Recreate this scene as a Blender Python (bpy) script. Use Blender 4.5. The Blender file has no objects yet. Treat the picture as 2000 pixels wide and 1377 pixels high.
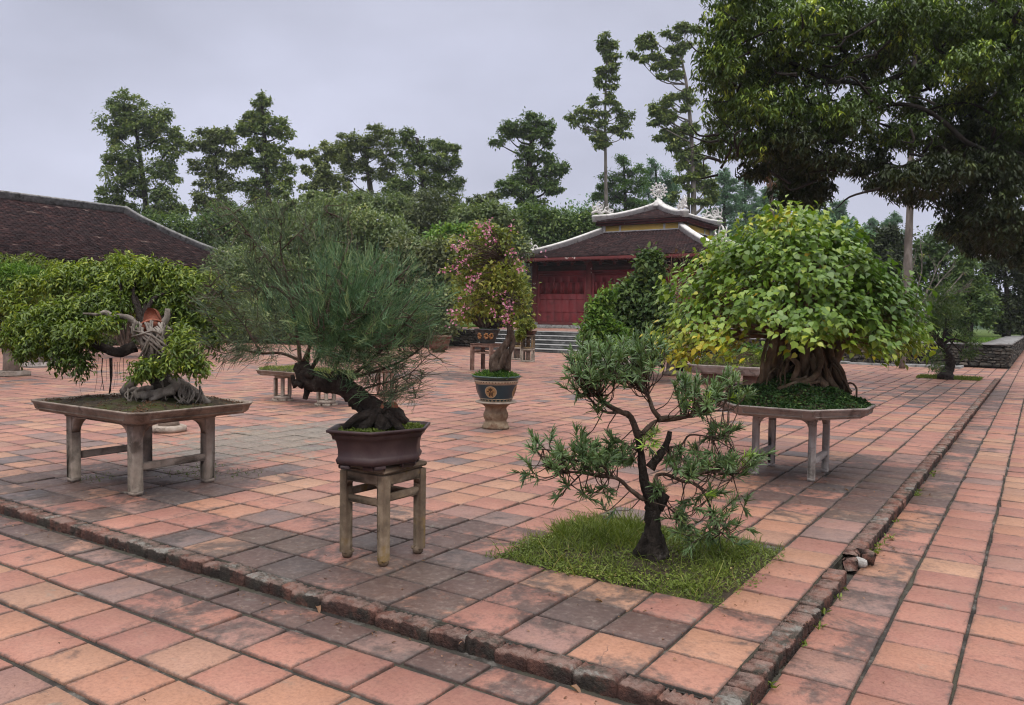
import bpy, math, random
import numpy as np
SC = bpy.context.scene
COL = SC.collection
rng = np.random.default_rng(7)
random.seed(7)
V3 = lambda *a: np.array(a, float)

# ------------------------------------------------------------------ camera
FPX, CX, CY = 1574.0, 1000.0, 688.5
_a = V3(1035, 636 - CY, FPX); _a /= np.linalg.norm(_a)
_b = V3(-2400, 582 - CY, FPX); _b -= _a * (_a @ _b); _b /= np.linalg.norm(_b)
_x, _y = -_b, _a
_z = np.cross(_x, _y)
if _z[1] > 0: _z = -_z
MW = np.array([_x, _y, _z])            # camera axes -> world axes
CAM = V3(0, 0, 1.6)
def ray(px, py): return MW @ V3((px - CX) / FPX, (py - CY) / FPX, 1)
def G(px, py, z=0.08):
    d = ray(px, py); return CAM + d * ((z - CAM[2]) / d[2])
def D(px, py, dep): return CAM + ray(px, py) * dep
def onY(px, py, Y):
    d = ray(px, py); return CAM + d * (Y / d[1])
RIGHT, DOWN, FWD = MW @ V3(1, 0, 0), MW @ V3(0, 1, 0), MW @ V3(0, 0, 1)
UPV = -DOWN
Z = V3(0, 0, 1)

from mathutils import Matrix
cd = bpy.data.cameras.new('camera'); cam = bpy.data.objects.new('camera', cd); COL.objects.link(cam)
cd.sensor_width = 36; cd.sensor_fit = 'HORIZONTAL'; cd.lens = 36 * FPX / 2000; cd.clip_start = .05; cd.clip_end = 3000
cam.matrix_world = Matrix(((RIGHT[0], UPV[0], -FWD[0], 0), (RIGHT[1], UPV[1], -FWD[1], 0), (RIGHT[2], UPV[2], -FWD[2], 1.6), (0, 0, 0, 1)))
SC.camera = cam

# ------------------------------------------------------------------ sky, sun, exposure
SUN_EL, SUN_AZ = math.radians(62), math.radians(150)
w = bpy.data.worlds.new('World'); SC.world = w; w.use_nodes = True
nt = w.node_tree; nt.nodes.clear()
N = nt.nodes.new; L = nt.links.new
out = N('ShaderNodeOutputWorld'); bg = N('ShaderNodeBackground'); L(bg.outputs[0], out.inputs[0])
sky = N('ShaderNodeTexSky'); sky.sky_type = 'NISHITA'; sky.sun_disc = False; sky.sun_elevation = SUN_EL; sky.sun_rotation = SUN_AZ
sky.dust_density = 3; sky.air_density = 1
tc = N('ShaderNodeTexCoord'); sx = N('ShaderNodeSeparateXYZ'); L(tc.outputs['Generated'], sx.inputs[0])
rp = N('ShaderNodeValToRGB'); L(sx.outputs['Z'], rp.inputs[0])
cr = rp.color_ramp
cr.elements[0].position = 0.0; cr.elements[0].color = (7.0, 7.25, 8.9, 1)
cr.elements[1].position = 1.0; cr.elements[1].color = (31.0, 30.2, 30.2, 1)
for p, c in ((.12, (6.9, 7.1, 8.75)), (.30, (6.15, 6.35, 7.85)), (.42, (5.9, 6.05, 7.3)), (.62, (13.5, 13.3, 13.8))):
    e = cr.elements.new(p); e.color = (*c, 1)
nz = N('ShaderNodeTexNoise'); nz.inputs['Scale'].default_value = 2.1; nz.inputs['Detail'].default_value = 5; nz.inputs['Roughness'].default_value = .5
mp = N('ShaderNodeMapping'); mp.inputs['Scale'].default_value = (1, 1, 2.2); mp.inputs['Location'].default_value = (.3, 1.7, .2)
L(tc.outputs['Generated'], mp.inputs[0]); L(mp.outputs[0], nz.inputs['Vector'])
mr = N('ShaderNodeMapRange'); mr.inputs[1].default_value = .3; mr.inputs[2].default_value = .7; mr.inputs[3].default_value = .79; mr.inputs[4].default_value = 1.13
L(nz.outputs[0], mr.inputs[0])
mm = N('ShaderNodeMix'); mm.data_type = 'RGBA'; mm.blend_type = 'MULTIPLY'; mm.inputs[0].default_value = 1
L(rp.outputs[0], mm.inputs[6]); L(mr.outputs[0], mm.inputs[7])
m2 = N('ShaderNodeMix'); m2.data_type = 'RGBA'; m2.inputs[0].default_value = .95
L(sky.outputs[0], m2.inputs[6]); L(mm.outputs[2], m2.inputs[7])
L(m2.outputs[2], bg.inputs[0]); bg.inputs[1].default_value = 0.1

sd = bpy.data.lights.new('sun', 'SUN'); sd.energy = 1.4; sd.angle = math.radians(35); sd.color = (1, .96, .9)
so = bpy.data.objects.new('sun', sd); COL.objects.link(so)
so.rotation_euler = (math.pi / 2 - SUN_EL, 0, math.pi - SUN_AZ)
SC.view_settings.view_transform = 'Standard'; SC.view_settings.look = 'None'
SC.view_settings.exposure = 0.0; SC.view_settings.gamma = 1.0
SC.cycles.use_denoising = True; SC.cycles.denoising_prefilter = 'ACCURATE'; SC.cycles.filter_width = 1.15
SC.cycles.max_bounces = 6; SC.cycles.diffuse_bounces = 3; SC.cycles.transmission_bounces = 3; SC.cycles.transparent_max_bounces = 4
SC.cycles.caustics_reflective = False; SC.cycles.caustics_refractive = False

# ------------------------------------------------------------------ materials
def new_mat(name):
    m = bpy.data.materials.new(name); m.use_nodes = True
    t = m.node_tree; t.nodes.clear()
    o = t.nodes.new('ShaderNodeOutputMaterial'); b = t.nodes.new('ShaderNodeBsdfPrincipled'); t.links.new(b.outputs[0], o.inputs[0])
    return m, t, b, o
def ramp(t, stops, interp='LINEAR'):
    r = t.nodes.new('ShaderNodeValToRGB'); cr = r.color_ramp; cr.interpolation = interp
    while len(cr.elements) < len(stops): cr.elements.new(.5)
    for e, (p, c) in zip(cr.elements, sorted(stops, key=lambda s: s[0])): e.position = p; e.color = (*c, 1)
    return r
def noise(t, scale, detail=5, rough=.55, vec=None, dist=0, sc3=None):
    n = t.nodes.new('ShaderNodeTexNoise'); n.inputs['Scale'].default_value = scale; n.inputs['Detail'].default_value = detail
    n.inputs['Roughness'].default_value = rough; n.inputs['Distortion'].default_value = dist
    if vec is None:
        c = t.nodes.new('ShaderNodeTexCoord'); vec = c.outputs['Object']
    if sc3:
        m = t.nodes.new('ShaderNodeMapping'); m.inputs['Scale'].default_value = sc3; t.links.new(vec, m.inputs[0]); vec = m.outputs[0]
    t.links.new(vec, n.inputs['Vector']); return n
def mix(t, fac, a, b, mode='MIX'):
    m = t.nodes.new('ShaderNodeMix'); m.data_type = 'RGBA'; m.blend_type = mode
    for i, v in ((0, fac), (6, a), (7, b)):
        if hasattr(v, 'node'): t.links.new(v, m.inputs[i])
        elif i == 0: m.inputs[0].default_value = v
        else: m.inputs[i].default_value = (*v, 1)
    return m.outputs[2]
def math_(t, op, a, b=None, clamp=False):
    m = t.nodes.new('ShaderNodeMath'); m.operation = op; m.use_clamp = clamp
    for i, v in ((0, a), (1, b)):
        if v is None: continue
        if hasattr(v, 'node'): t.links.new(v, m.inputs[i])
        else: m.inputs[i].default_value = v
    return m.outputs[0]
def mrange(t, v, a, b, c=0, d=1, smooth=True):
    m = t.nodes.new('ShaderNodeMapRange'); m.interpolation_type = 'SMOOTHSTEP' if smooth else 'LINEAR'
    t.links.new(v, m.inputs[0])
    for i, x in enumerate((a, b, c, d)): m.inputs[i + 1].default_value = x
    return m.outputs[0]
def bump(t, b, h, strength=.4, dist=.01):
    n = t.nodes.new('ShaderNodeBump'); n.inputs['Strength'].default_value = strength; n.inputs['Distance'].default_value = dist
    t.links.new(h, n.inputs['Height']); t.links.new(n.outputs[0], b.inputs['Normal'])
def attr(t, name):
    a = t.nodes.new('ShaderNodeAttribute'); a.attribute_name = name; return a
def mat_rough(name, stops, scale=6, rough=.85, bstr=.4, bdist=.01, stain=None, stain_scale=3, stain_lo=.52, stain_hi=.68, detail=7, use_rnd=None, sc3=None, spec=.3):
    """weathered surface: noise ramp + optional stain colour + bump"""
    m, t, b, o = new_mat(name)
    n = noise(t, scale, detail, .62, sc3=sc3)
    r = ramp(t, stops); t.links.new(n.outputs[0], r.inputs[0]); c = r.outputs[0]
    if use_rnd:
        at = attr(t, 'rnd'); r2 = ramp(t, use_rnd); t.links.new(at.outputs['Fac'], r2.inputs[0])
        c = mix(t, 1.0, c, r2.outputs[0], 'MULTIPLY')
    if stain:
        n2 = noise(t, stain_scale, 6, .65, dist=.4); f = mrange(t, n2.outputs[0], stain_lo, stain_hi)
        c = mix(t, f, c, stain)
    t.links.new(c, b.inputs['Base Color']); b.inputs['Roughness'].default_value = rough; b.inputs['Specular IOR Level'].default_value = spec
    n3 = noise(t, scale * 5, 6, .65); bump(t, b, n3.outputs[0], bstr, bdist)
    return m
def mat_leaf(name, stops, rough=.5, trans=.3, spec=.3, tint=(1.15, 1.25, .6)):
    m, t, b, o = new_mat(name)
    at = attr(t, 'rnd'); r = ramp(t, stops); t.links.new(at.outputs['Fac'], r.inputs[0])
    t.links.new(r.outputs[0], b.inputs['Base Color']); b.inputs['Roughness'].default_value = rough
    b.inputs['Specular IOR Level'].default_value = spec
    tr = t.nodes.new('ShaderNodeBsdfTranslucent'); c2 = mix(t, 1.0, r.outputs[0], tint, 'MULTIPLY'); t.links.new(c2, tr.inputs[0])
    mx = t.nodes.new('ShaderNodeMixShader'); mx.inputs[0].default_value = trans
    t.links.new(b.outputs[0], mx.inputs[1]); t.links.new(tr.outputs[0], mx.inputs[2]); t.links.new(mx.outputs[0], o.inputs[0])
    return m

def ramp_(t, n, stops):
    r = ramp(t, stops); t.links.new(n.outputs[0], r.inputs[0]); return r.outputs[0]
def mat_tile():
    m, t, b, o = new_mat('terracotta_tile')
    at = attr(t, 'rnd')
    r = ramp(t, [(0, (.305, .140, .102)), (.2, (.325, .150, .112)), (.36, (.255, .118, .093)), (.5, (.31, .143, .108)), (.64, (.338, .168, .108)),
                 (.80, (.335, .193, .125)), (.86, (.245, .135, .113)), (.92, (.185, .126, .112)), (.965, (.13, .104, .101)), (1, (.092, .083, .092))])
    t.links.new(at.outputs['Fac'], r.inputs[0]); c = r.outputs[0]
    # mottling inside a tile
    n1 = noise(t, 5, 7, .65); f = mrange(t, n1.outputs[0], .35, .75)
    c = mix(t, math_(t, 'MULTIPLY', f, .35), c, (.345, .195, .138))
    n1b = noise(t, 17, 6, .7); f = mrange(t, n1b.outputs[0], .5, .8)
    c = mix(t, math_(t, 'MULTIPLY', f, .38), c, (.19, .11, .095))
    # worn, dirty rim of each tile
    uv = t.nodes.new('ShaderNodeUVMap'); uv.uv_map = 'tile'
    s = t.nodes.new('ShaderNodeSeparateXYZ'); t.links.new(uv.outputs[0], s.inputs[0])
    ex = math_(t, 'ABSOLUTE', math_(t, 'SUBTRACT', s.outputs[0], .5)); ey = math_(t, 'ABSOLUTE', math_(t, 'SUBTRACT', s.outputs[1], .5))
    e = math_(t, 'MAXIMUM', ex, ey)
    n2 = noise(t, 13, 8, .75)
    e2 = math_(t, 'ADD', e, math_(t, 'MULTIPLY', math_(t, 'SUBTRACT', n2.outputs[0], .5), .42))
    rim = mrange(t, e2, .435, .53)
    c = mix(t, math_(t, 'MULTIPLY', rim, .72), c, (.095, .07, .06))
    n9 = noise(t, 55, 7, .75); c = mix(t, 1.0, c, ramp_(t, n9, [(.32, (.72, .68, .66)), (.5, (1, 1, 1)), (.7, (1.2, 1.17, 1.14))]), 'MULTIPLY')
    vo = t.nodes.new('ShaderNodeTexVoronoi'); vo.feature = 'DISTANCE_TO_EDGE'; vo.inputs['Scale'].default_value = 3.1; cw = t.nodes.new('ShaderNodeTexCoord'); nw = noise(t, 6, 4, .6); t.links.new(mix(t, .10, cw.outputs['Object'], nw.outputs['Color']), vo.inputs['Vector'])
    nm = noise(t, 1.1, 3, .5); ck = math_(t, 'MULTIPLY', math_(t, 'SUBTRACT', 1.0, mrange(t, vo.outputs['Distance'], .004, .012)), mrange(t, nm.outputs[0], .60, .64)); c = mix(t, math_(t, 'MULTIPLY', ck, .75), c, (.06, .045, .04))
    n8 = noise(t, .8, 6, .65); c = mix(t, 1.0, c, ramp_(t, n8, [(.3, (.80, .78, .78)), (.6, (1.08, 1.06, 1.04))]), 'MULTIPLY')
    # algae and soot stains, and the painted contact shade under the tables
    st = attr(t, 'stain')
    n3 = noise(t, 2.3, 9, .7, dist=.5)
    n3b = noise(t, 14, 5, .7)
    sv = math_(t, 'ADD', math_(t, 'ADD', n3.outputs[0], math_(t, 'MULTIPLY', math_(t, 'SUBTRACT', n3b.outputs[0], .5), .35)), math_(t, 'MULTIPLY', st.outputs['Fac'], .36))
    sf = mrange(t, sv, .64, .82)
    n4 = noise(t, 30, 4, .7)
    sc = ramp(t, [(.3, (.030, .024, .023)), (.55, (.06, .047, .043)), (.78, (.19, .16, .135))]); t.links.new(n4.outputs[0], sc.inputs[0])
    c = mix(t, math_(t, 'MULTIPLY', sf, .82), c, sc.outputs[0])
    # pale lichen
    li = attr(t, 'lichen')
    n5 = noise(t, 6, 8, .7, dist=.3)
    lf = mrange(t, math_(t, 'ADD', n5.outputs[0], math_(t, 'MULTIPLY', li.outputs['Fac'], .2)), .60, .78)
    n5b = noise(t, 24, 7, .75); lc = ramp(t, [(.35, (.075, .068, .055)), (.5, (.17, .155, .125)), (.66, (.26, .24, .20))]); t.links.new(n5b.outputs[0], lc.inputs[0])
    c = mix(t, math_(t, 'MULTIPLY', lf, .82), c, lc.outputs[0])
    # hairline cracks and specks
    n6 = noise(t, 60, 2, .5); sp = mrange(t, n6.outputs[0], .70, .76); c = mix(t, math_(t, 'MULTIPLY', sp, .5), c, (.10, .08, .07))
    t.links.new(c, b.inputs['Base Color'])
    rr = mrange(t, n1b.outputs[0], .3, .7, .48, .72); t.links.new(rr, b.inputs['Roughness']); b.inputs['Specular IOR Level'].default_value = .4
    n7 = noise(t, 40, 6, .65); bump(t, b, math_(t, 'ADD', n7.outputs[0], math_(t, 'MULTIPLY', n1b.outputs[0], .8)), .35, .006)
    return m

M = {}
M['tile'] = mat_tile()
M['mortar'] = mat_rough('mortar', [(.38, (.022, .019, .017)), (.54, (.045, .04, .035)), (.62, (.13, .12, .108)), (.74, (.25, .24, .22))], 5, .95, .9, .02, stain=(.06, .055, .04), stain_scale=1.7, stain_lo=.42, stain_hi=.62)
def mat_brick():
    m = mat_rough('kerb_brick', [(.3, (.055, .036, .031)), (.45, (.12, .062, .05)), (.58, (.22, .11, .082)), (.74, (.28, .20, .165))], 8, .95, 1.0, .03, stain=(.06, .053, .042), stain_scale=5, stain_lo=.46, stain_hi=.58, use_rnd=[(0, (.75, .7, .7)), (1, (1.25, 1.15, 1.1))])
    t = m.node_tree; b = next(n for n in t.nodes if n.type == 'BSDF_PRINCIPLED'); src = b.inputs['Base Color'].links[0].from_socket
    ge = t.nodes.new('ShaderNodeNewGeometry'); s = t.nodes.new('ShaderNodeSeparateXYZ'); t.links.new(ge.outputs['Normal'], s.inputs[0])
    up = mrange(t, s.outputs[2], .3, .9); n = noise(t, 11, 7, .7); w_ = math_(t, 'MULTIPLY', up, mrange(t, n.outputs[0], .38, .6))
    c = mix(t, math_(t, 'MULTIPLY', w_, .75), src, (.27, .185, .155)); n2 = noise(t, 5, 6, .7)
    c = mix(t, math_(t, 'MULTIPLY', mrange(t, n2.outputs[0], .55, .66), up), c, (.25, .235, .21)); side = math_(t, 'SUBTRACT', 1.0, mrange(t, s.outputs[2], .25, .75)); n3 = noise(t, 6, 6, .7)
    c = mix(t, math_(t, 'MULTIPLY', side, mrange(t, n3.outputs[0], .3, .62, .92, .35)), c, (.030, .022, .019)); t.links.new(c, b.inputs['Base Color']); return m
M['brick'] = mat_brick()
M['concrete'] = mat_rough('weathered_concrete', [(.3, (.19, .15, .12)), (.5, (.30, .245, .20)), (.7, (.42, .36, .305))], 6, .9, .5, .012, stain=(.12, .095, .075), stain_scale=3.4, stain_lo=.52, stain_hi=.68, use_rnd=[(0, (.9, .9, .9)), (1, (1.08, 1.08, 1.08))])
M['pale_concrete'] = mat_rough('pale_concrete', [(.3, (.27, .235, .21)), (.5, (.36, .32, .29)), (.7, (.46, .42, .39))], 6, .9, .5, .01, stain=(.15, .125, .11), stain_scale=4)
M['brown_concrete'] = mat_rough('brown_concrete', [(.3, (.07, .048, .032)), (.5, (.15, .108, .072)), (.7, (.27, .205, .145))], 7, .85, .5, .012, stain=(.17, .105, .03), stain_scale=3.5, stain_lo=.52, stain_hi=.66)
M['red_brown'] = mat_rough('red_brown_stand', [(.3, (.10, .05, .038)), (.5, (.16, .085, .062)), (.7, (.25, .17, .135))], 8, .85, .5, .01)
M['dark_pot'] = mat_rough('brown_clay_pot', [(.3, (.034, .019, .020)), (.5, (.052, .029, .030)), (.72, (.085, .055, .05))], 5, .55, .25, .005, stain=(.105, .08, .065), stain_scale=7, stain_lo=.62, stain_hi=.8, spec=.4)
M['soil'] = mat_rough('soil', [(.3, (.028, .02, .013)), (.5, (.06, .044, .028)), (.7, (.12, .09, .055))], 18, 1, 1, .03, stain=(.07, .075, .022), stain_scale=5, stain_lo=.48, stain_hi=.62)
M['bark_grey'] = mat_rough('grey_root_bark', [(.3, (.07, .055, .045)), (.5, (.165, .14, .118)), (.7, (.29, .255, .22))], 12, .9, .8, .01, sc3=(1, 1, .35))
M['bark_dark'] = mat_rough('dark_bark', [(.3, (.010, .008, .007)), (.5, (.030, .022, .018)), (.66, (.06, .05, .042)), (.8, (.19, .175, .155))], 16, .95, 1, .02)
M['bark_brown'] = mat_rough('brown_bark', [(.3, (.028, .018, .013)), (.5, (.075, .05, .036)), (.72, (.18, .14, .11))], 14, .9, .9, .015, sc3=(1, 1, .4))
M['bark_podo'] = mat_rough('rough_bark', [(.3, (.009, .007, .006)), (.5, (.024, .018, .014)), (.64, (.05, .04, .033)), (.78, (.20, .18, .155))], 17, .95, 1, .02, sc3=(1, 1, .5))
M['bark_root'] = mat_rough('root_bark', [(.3, (.045, .030, .019)), (.5, (.125, .085, .055)), (.72, (.27, .20, .14))], 10, .9, .8, .012, sc3=(1, 1, .4))
M['trunk_far'] = mat_rough('tree_bark', [(.3, (.06, .05, .042)), (.5, (.14, .12, .105)), (.7, (.26, .235, .21))], 3, .95, .6, .03, sc3=(1, 1, .3))
M['trunk_dark'] = mat_rough('tree_bark_dark', [(.3, (.010, .008, .007)), (.5, (.021, .017, .014)), (.7, (.04, .033, .028))], 3, .95, .6, .03, sc3=(1, 1, .3))
M['white_stucco'] = mat_rough('white_stucco', [(.3, (.42, .40, .38)), (.46, (.62, .60, .57)), (.7, (.75, .735, .71))], 3, .85, .5, .02, stain=(.20, .185, .17), stain_scale=2.6, stain_lo=.56, stain_hi=.72)
M['red_paint'] = mat_rough('dark_red_paint', [(.3, (.12, .011, .015)), (.5, (.165, .016, .021)), (.7, (.20, .026, .03))], 1.4, .6, .3, .01, stain=(.07, .012, .012), stain_scale=.8, stain_lo=.5, stain_hi=.75)
M['red_peel'] = mat_rough('peeling_red_paint', [(.3, (.075, .012, .013)), (.55, (.11, .018, .018)), (.7, (.13, .028, .026))], 2, .75, .4, .01, stain=(.42, .36, .33), stain_scale=2.2, stain_lo=.63, stain_hi=.67)
M['dark_wood'] = mat_rough('dark_eave_wood', [(.3, (.022, .008, .008)), (.6, (.045, .013, .012))], 4, .8, .3, .01)
M['yellow_wall'] = mat_rough('yellow_plaster', [(.3, (.74, .46, .09)), (.6, (.80, .55, .14))], 2, .85, .3, .01, stain=(.5, .45, .36), stain_scale=2.2, stain_lo=.62, stain_hi=.7)
M['stone_wall'] = None
def mat_roof(name, cols):
    m, t, b, o = new_mat(name)
    at = attr(t, 'rnd'); r = ramp(t, cols); t.links.new(at.outputs['Fac'], r.inputs[0])
    n = noise(t, 1.2, 8, .7); f = mrange(t, n.outputs[0], .42, .68)
    c = mix(t, math_(t, 'MULTIPLY', f, .6), r.outputs[0], (.022, .014, .015))
    n2 = noise(t, 9, 5, .7, sc3=(1, 1, 3)); f2 = mrange(t, n2.outputs[0], .58, .78); c = mix(t, math_(t, 'MULTIPLY', f2, .4), c, (.17, .105, .085))
    t.links.new(c, b.inputs['Base Color']); b.inputs['Roughness'].default_value = .9; b.inputs['Specular IOR Level'].default_value = .25
    return m
M['roof_tile'] = mat_roof('weathered_roof_tile', [(0, (.016, .010, .011)), (.35, (.030, .0155, .0165)), (.7, (.052, .0235, .0225)), (.93, (.085, .040, .035)), (1, (.20, .14, .12))])
def mat_stone():
    m, t, b, o = new_mat('rubble_stone_wall')
    c0 = t.nodes.new('ShaderNodeTexCoord'); mp = t.nodes.new('ShaderNodeMapping'); mp.inputs['Scale'].default_value = (1, 1, 2.4); t.links.new(c0.outputs['Object'], mp.inputs[0])
    nn = noise(t, 1.5, 3, .5, vec=mp.outputs[0]); mv = mix(t, .22, mp.outputs[0], nn.outputs['Color'])
    v = t.nodes.new('ShaderNodeTexVoronoi'); v.inputs['Scale'].default_value = 3.6; t.links.new(mv, v.inputs['Vector'])
    v2 = t.nodes.new('ShaderNodeTexVoronoi'); v2.feature = 'DISTANCE_TO_EDGE'; v2.inputs['Scale'].default_value = 3.6; t.links.new(mv, v2.inputs['Vector'])
    s = t.nodes.new('ShaderNodeSeparateColor'); t.links.new(v.outputs['Color'], s.inputs[0])
    r = ramp(t, [(0, (.022, .019, .016)), (.4, (.045, .038, .031)), (.75, (.08, .068, .055)), (1, (.15, .125, .10))]); t.links.new(s.outputs[0], r.inputs[0])
    n = noise(t, 9, 7, .7); f = mrange(t, n.outputs[0], .5, .7); c = mix(t, math_(t, 'MULTIPLY', f, .6), r.outputs[0], (.045, .05, .033))
    e = mrange(t, v2.outputs['Distance'], .0, .07); c = mix(t, e, (.016, .014, .012), c)
    t.links.new(c, b.inputs['Base Color']); b.inputs['Roughness'].default_value = .95
    bump(t, b, math_(t, 'ADD', e, math_(t, 'MULTIPLY', n.outputs[0], .5)), .9, .05); return m
M['stone_wall'] = mat_stone()
M['cap_stone'] = mat_rough('grey_coping', [(.3, (.13, .125, .12)), (.5, (.22, .215, .21)), (.7, (.33, .33, .325))], 4, .9, .5, .01, stain=(.07, .065, .055), stain_scale=2.5)
M['step_stone'] = mat_rough('stained_step', [(.3, (.035, .035, .035)), (.5, (.085, .085, .082)), (.7, (.22, .22, .21))], 1.6, .95, .5, .01, stain=(.3, .3, .29), stain_scale=1.1, stain_lo=.6, stain_hi=.68)
M['step_edge'] = mat_rough('pale_step_edge', [(.3, (.19, .19, .185)), (.6, (.31, .31, .30))], 3, .9, .4, .01)
M['lawn'] = mat_rough('lawn', [(.3, (.05, .085, .018)), (.5, (.09, .14, .03)), (.7, (.14, .19, .045))], 5, 1, 1, .05)
M['earth'] = mat_rough('earth', [(.3, (.03, .035, .016)), (.5, (.055, .06, .026)), (.7, (.085, .085, .04))], 1, 1, 1, .05)
M['terracotta_clay'] = mat_rough('terracotta_clay', [(.3, (.16, .05, .03)), (.6, (.27, .09, .052))], 9, .8, .4, .01, stain=(.07, .03, .02), stain_scale=8)
M['tan_clay'] = mat_rough('tan_clay', [(.3, (.15, .10, .062)), (.5, (.235, .17, .11)), (.7, (.33, .255, .175))], 8, .8, .5, .01, stain=(.12, .06, .035), stain_scale=4.5, stain_lo=.5, stain_hi=.65)
M['glaze_teal'] = mat_rough('dark_teal_glaze', [(.3, (.006, .022, .032)), (.6, (.013, .040, .055))], 7, .35, .15, .004, spec=.5)
M['glaze_green'] = mat_rough('dark_green_glaze', [(.3, (.012, .03, .024)), (.6, (.03, .06, .05))], 7, .3, .15, .004, spec=.5)
M['glaze_cream'] = mat_rough('cream_glaze', [(.3, (.33, .25, .17)), (.6, (.46, .36, .25))], 20, .45, .2, .004)
M['glaze_tan'] = mat_rough('tan_glaze', [(.3, (.30, .18, .08)), (.6, (.40, .25, .11))], 20, .45, .2, .004)
M['glaze_brown'] = mat_rough('brown_glaze', [(.3, (.035, .018, .012)), (.6, (.07, .035, .022))], 20, .45, .2, .004)
M['glaze_blue'] = mat_rough('blue_grey_glaze', [(.3, (.035, .04, .04)), (.6, (.075, .082, .08))], 6, .5, .3, .004)
M['orange_petals'] = mat_rough('orange_glaze', [(.3, (.25, .10, .04)), (.6, (.36, .18, .07))], 20, .5, .2, .004)
M['black_plastic'] = mat_rough('black_plastic', [(.3, (.008, .008, .010)), (.6, (.015, .015, .018))], 6, .5, .1, .004)
M['white_stone'] = mat_rough('white_rubble', [(.3, (.36, .34, .32)), (.6, (.5, .48, .45))], 20, .9, .8, .02)
M['far_wall'] = mat_rough('pale_render', [(.3, (.30, .28, .25)), (.6, (.42, .40, .37))], 1, .9, .3, .01, stain=(.12, .11, .09), stain_scale=.8)
M['hill'] = mat_rough('wooded_hill', [(.3, (.018, .04, .02)), (.6, (.035, .065, .03))], .1, 1, .5, .5)
# leaves
g = lambda *c: c
M['lf_tree'] = mat_leaf('tree_leaves', [(0, (0.052, 0.088, 0.032)), (0.4, (0.115, 0.169, 0.049)), (0.75, (0.222, 0.275, 0.066)), (1, (0.396, 0.414, 0.099))])
M['lf_olive'] = mat_leaf('olive_tree_leaves', [(0, (0.059, 0.085, 0.034)), (0.4, (0.118, 0.155, 0.052)), (0.75, (0.213, 0.251, 0.084)), (1, (0.321, 0.351, 0.12))])
M['lf_deep'] = mat_leaf('deep_green_leaves', [(0, (0.036, 0.071, 0.026)), (0.4, (0.077, 0.135, 0.042)), (0.75, (0.146, 0.215, 0.056)), (1, (0.246, 0.312, 0.076))])
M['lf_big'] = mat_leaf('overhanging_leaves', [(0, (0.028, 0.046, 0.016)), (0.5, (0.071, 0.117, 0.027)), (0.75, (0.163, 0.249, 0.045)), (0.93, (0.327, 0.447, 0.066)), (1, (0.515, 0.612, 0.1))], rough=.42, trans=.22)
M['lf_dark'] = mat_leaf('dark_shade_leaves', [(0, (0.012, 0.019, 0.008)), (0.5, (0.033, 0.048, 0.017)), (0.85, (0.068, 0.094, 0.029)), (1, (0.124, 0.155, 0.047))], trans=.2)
M['lf_hedge'] = mat_leaf('hedge_leaves', [(0, (0.065, 0.1, 0.041)), (0.4, (0.132, 0.183, 0.073)), (0.75, (0.216, 0.268, 0.114)), (1, (0.337, 0.348, 0.162))])
M['lf_bamboo'] = mat_leaf('pale_shrub_leaves', [(0, (0.063, 0.084, 0.041)), (0.4, (0.133, 0.161, 0.077)), (0.75, (0.224, 0.245, 0.119)), (1, (0.336, 0.336, 0.183))])
M['lf_lush'] = mat_leaf('lush_leaves', [(0, (0.037, 0.087, 0.02)), (0.4, (0.083, 0.173, 0.032)), (0.75, (0.148, 0.261, 0.043)), (1, (0.247, 0.347, 0.072))])
M['lf_yellowgreen'] = mat_leaf('yellow_green_leaves', [(0, (.06, .085, .012)), (.4, (.125, .165, .02)), (.75, (.2, .24, .035)), (1, (.30, .29, .05))])
M['lf_bodhi'] = mat_leaf('heart_leaves', [(0, (0.062, 0.13, 0.02)), (0.35, (0.134, 0.232, 0.03)), (0.6, (0.23, 0.324, 0.036)), (0.8, (0.336, 0.378, 0.036)), (0.93, (0.47, 0.389, 0.03)), (1, (0.482, 0.281, 0.025))], rough=.36, trans=.25, spec=.45)
M['lf_ficus'] = mat_leaf('ficus_leaves', [(0, (0.033, 0.056, 0.012)), (0.4, (0.09, 0.146, 0.024)), (0.7, (0.197, 0.261, 0.033)), (1, (0.41, 0.443, 0.061))], rough=.4, trans=.28, spec=.35)
M['lf_podo'] = mat_leaf('narrow_leaves', [(0, (0.056, 0.097, 0.04)), (0.4, (0.108, 0.179, 0.07)), (0.75, (0.168, 0.254, 0.096)), (0.93, (0.244, 0.326, 0.109)), (1, (0.449, 0.672, 0.092))], rough=.45, trans=.2, spec=.4)
M['lf_needle'] = mat_leaf('feathery_needles', [(0, (0.025, 0.06, 0.028)), (0.4, (0.065, 0.134, 0.065)), (0.75, (0.127, 0.221, 0.106)), (1, (0.25, 0.316, 0.149))], rough=.55, trans=.2)
M['lf_needle_brown'] = mat_leaf('thin_needles', [(0, (0.034, 0.057, 0.034)), (0.4, (0.069, 0.103, 0.057)), (0.75, (0.115, 0.155, 0.081)), (1, (0.184, 0.172, 0.103))], rough=.6, trans=.2)
M['lf_boug'] = mat_leaf('bougainvillea_leaves', [(0, (0.06, 0.086, 0.021)), (0.4, (0.135, 0.173, 0.033)), (0.75, (0.232, 0.259, 0.046)), (1, (0.36, 0.331, 0.079))])
M['petals'] = mat_leaf('pink_bracts', [(0, (.50, .14, .24)), (.5, (.64, .24, .36)), (1, (.74, .42, .52))], trans=.35, tint=(1, 1, 1))
M['petals_red'] = mat_leaf('coral_flowers', [(0, (.5, .07, .05)), (1, (.65, .16, .10))], trans=.3, tint=(1, 1, 1))
M['lf_grass'] = mat_leaf('grass_blades', [(0, (0.069, 0.094, 0.018)), (0.45, (0.132, 0.181, 0.03)), (0.8, (0.207, 0.256, 0.048)), (0.95, (0.291, 0.275, 0.081)), (1, (0.415, 0.325, 0.138))], trans=.25)
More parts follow.
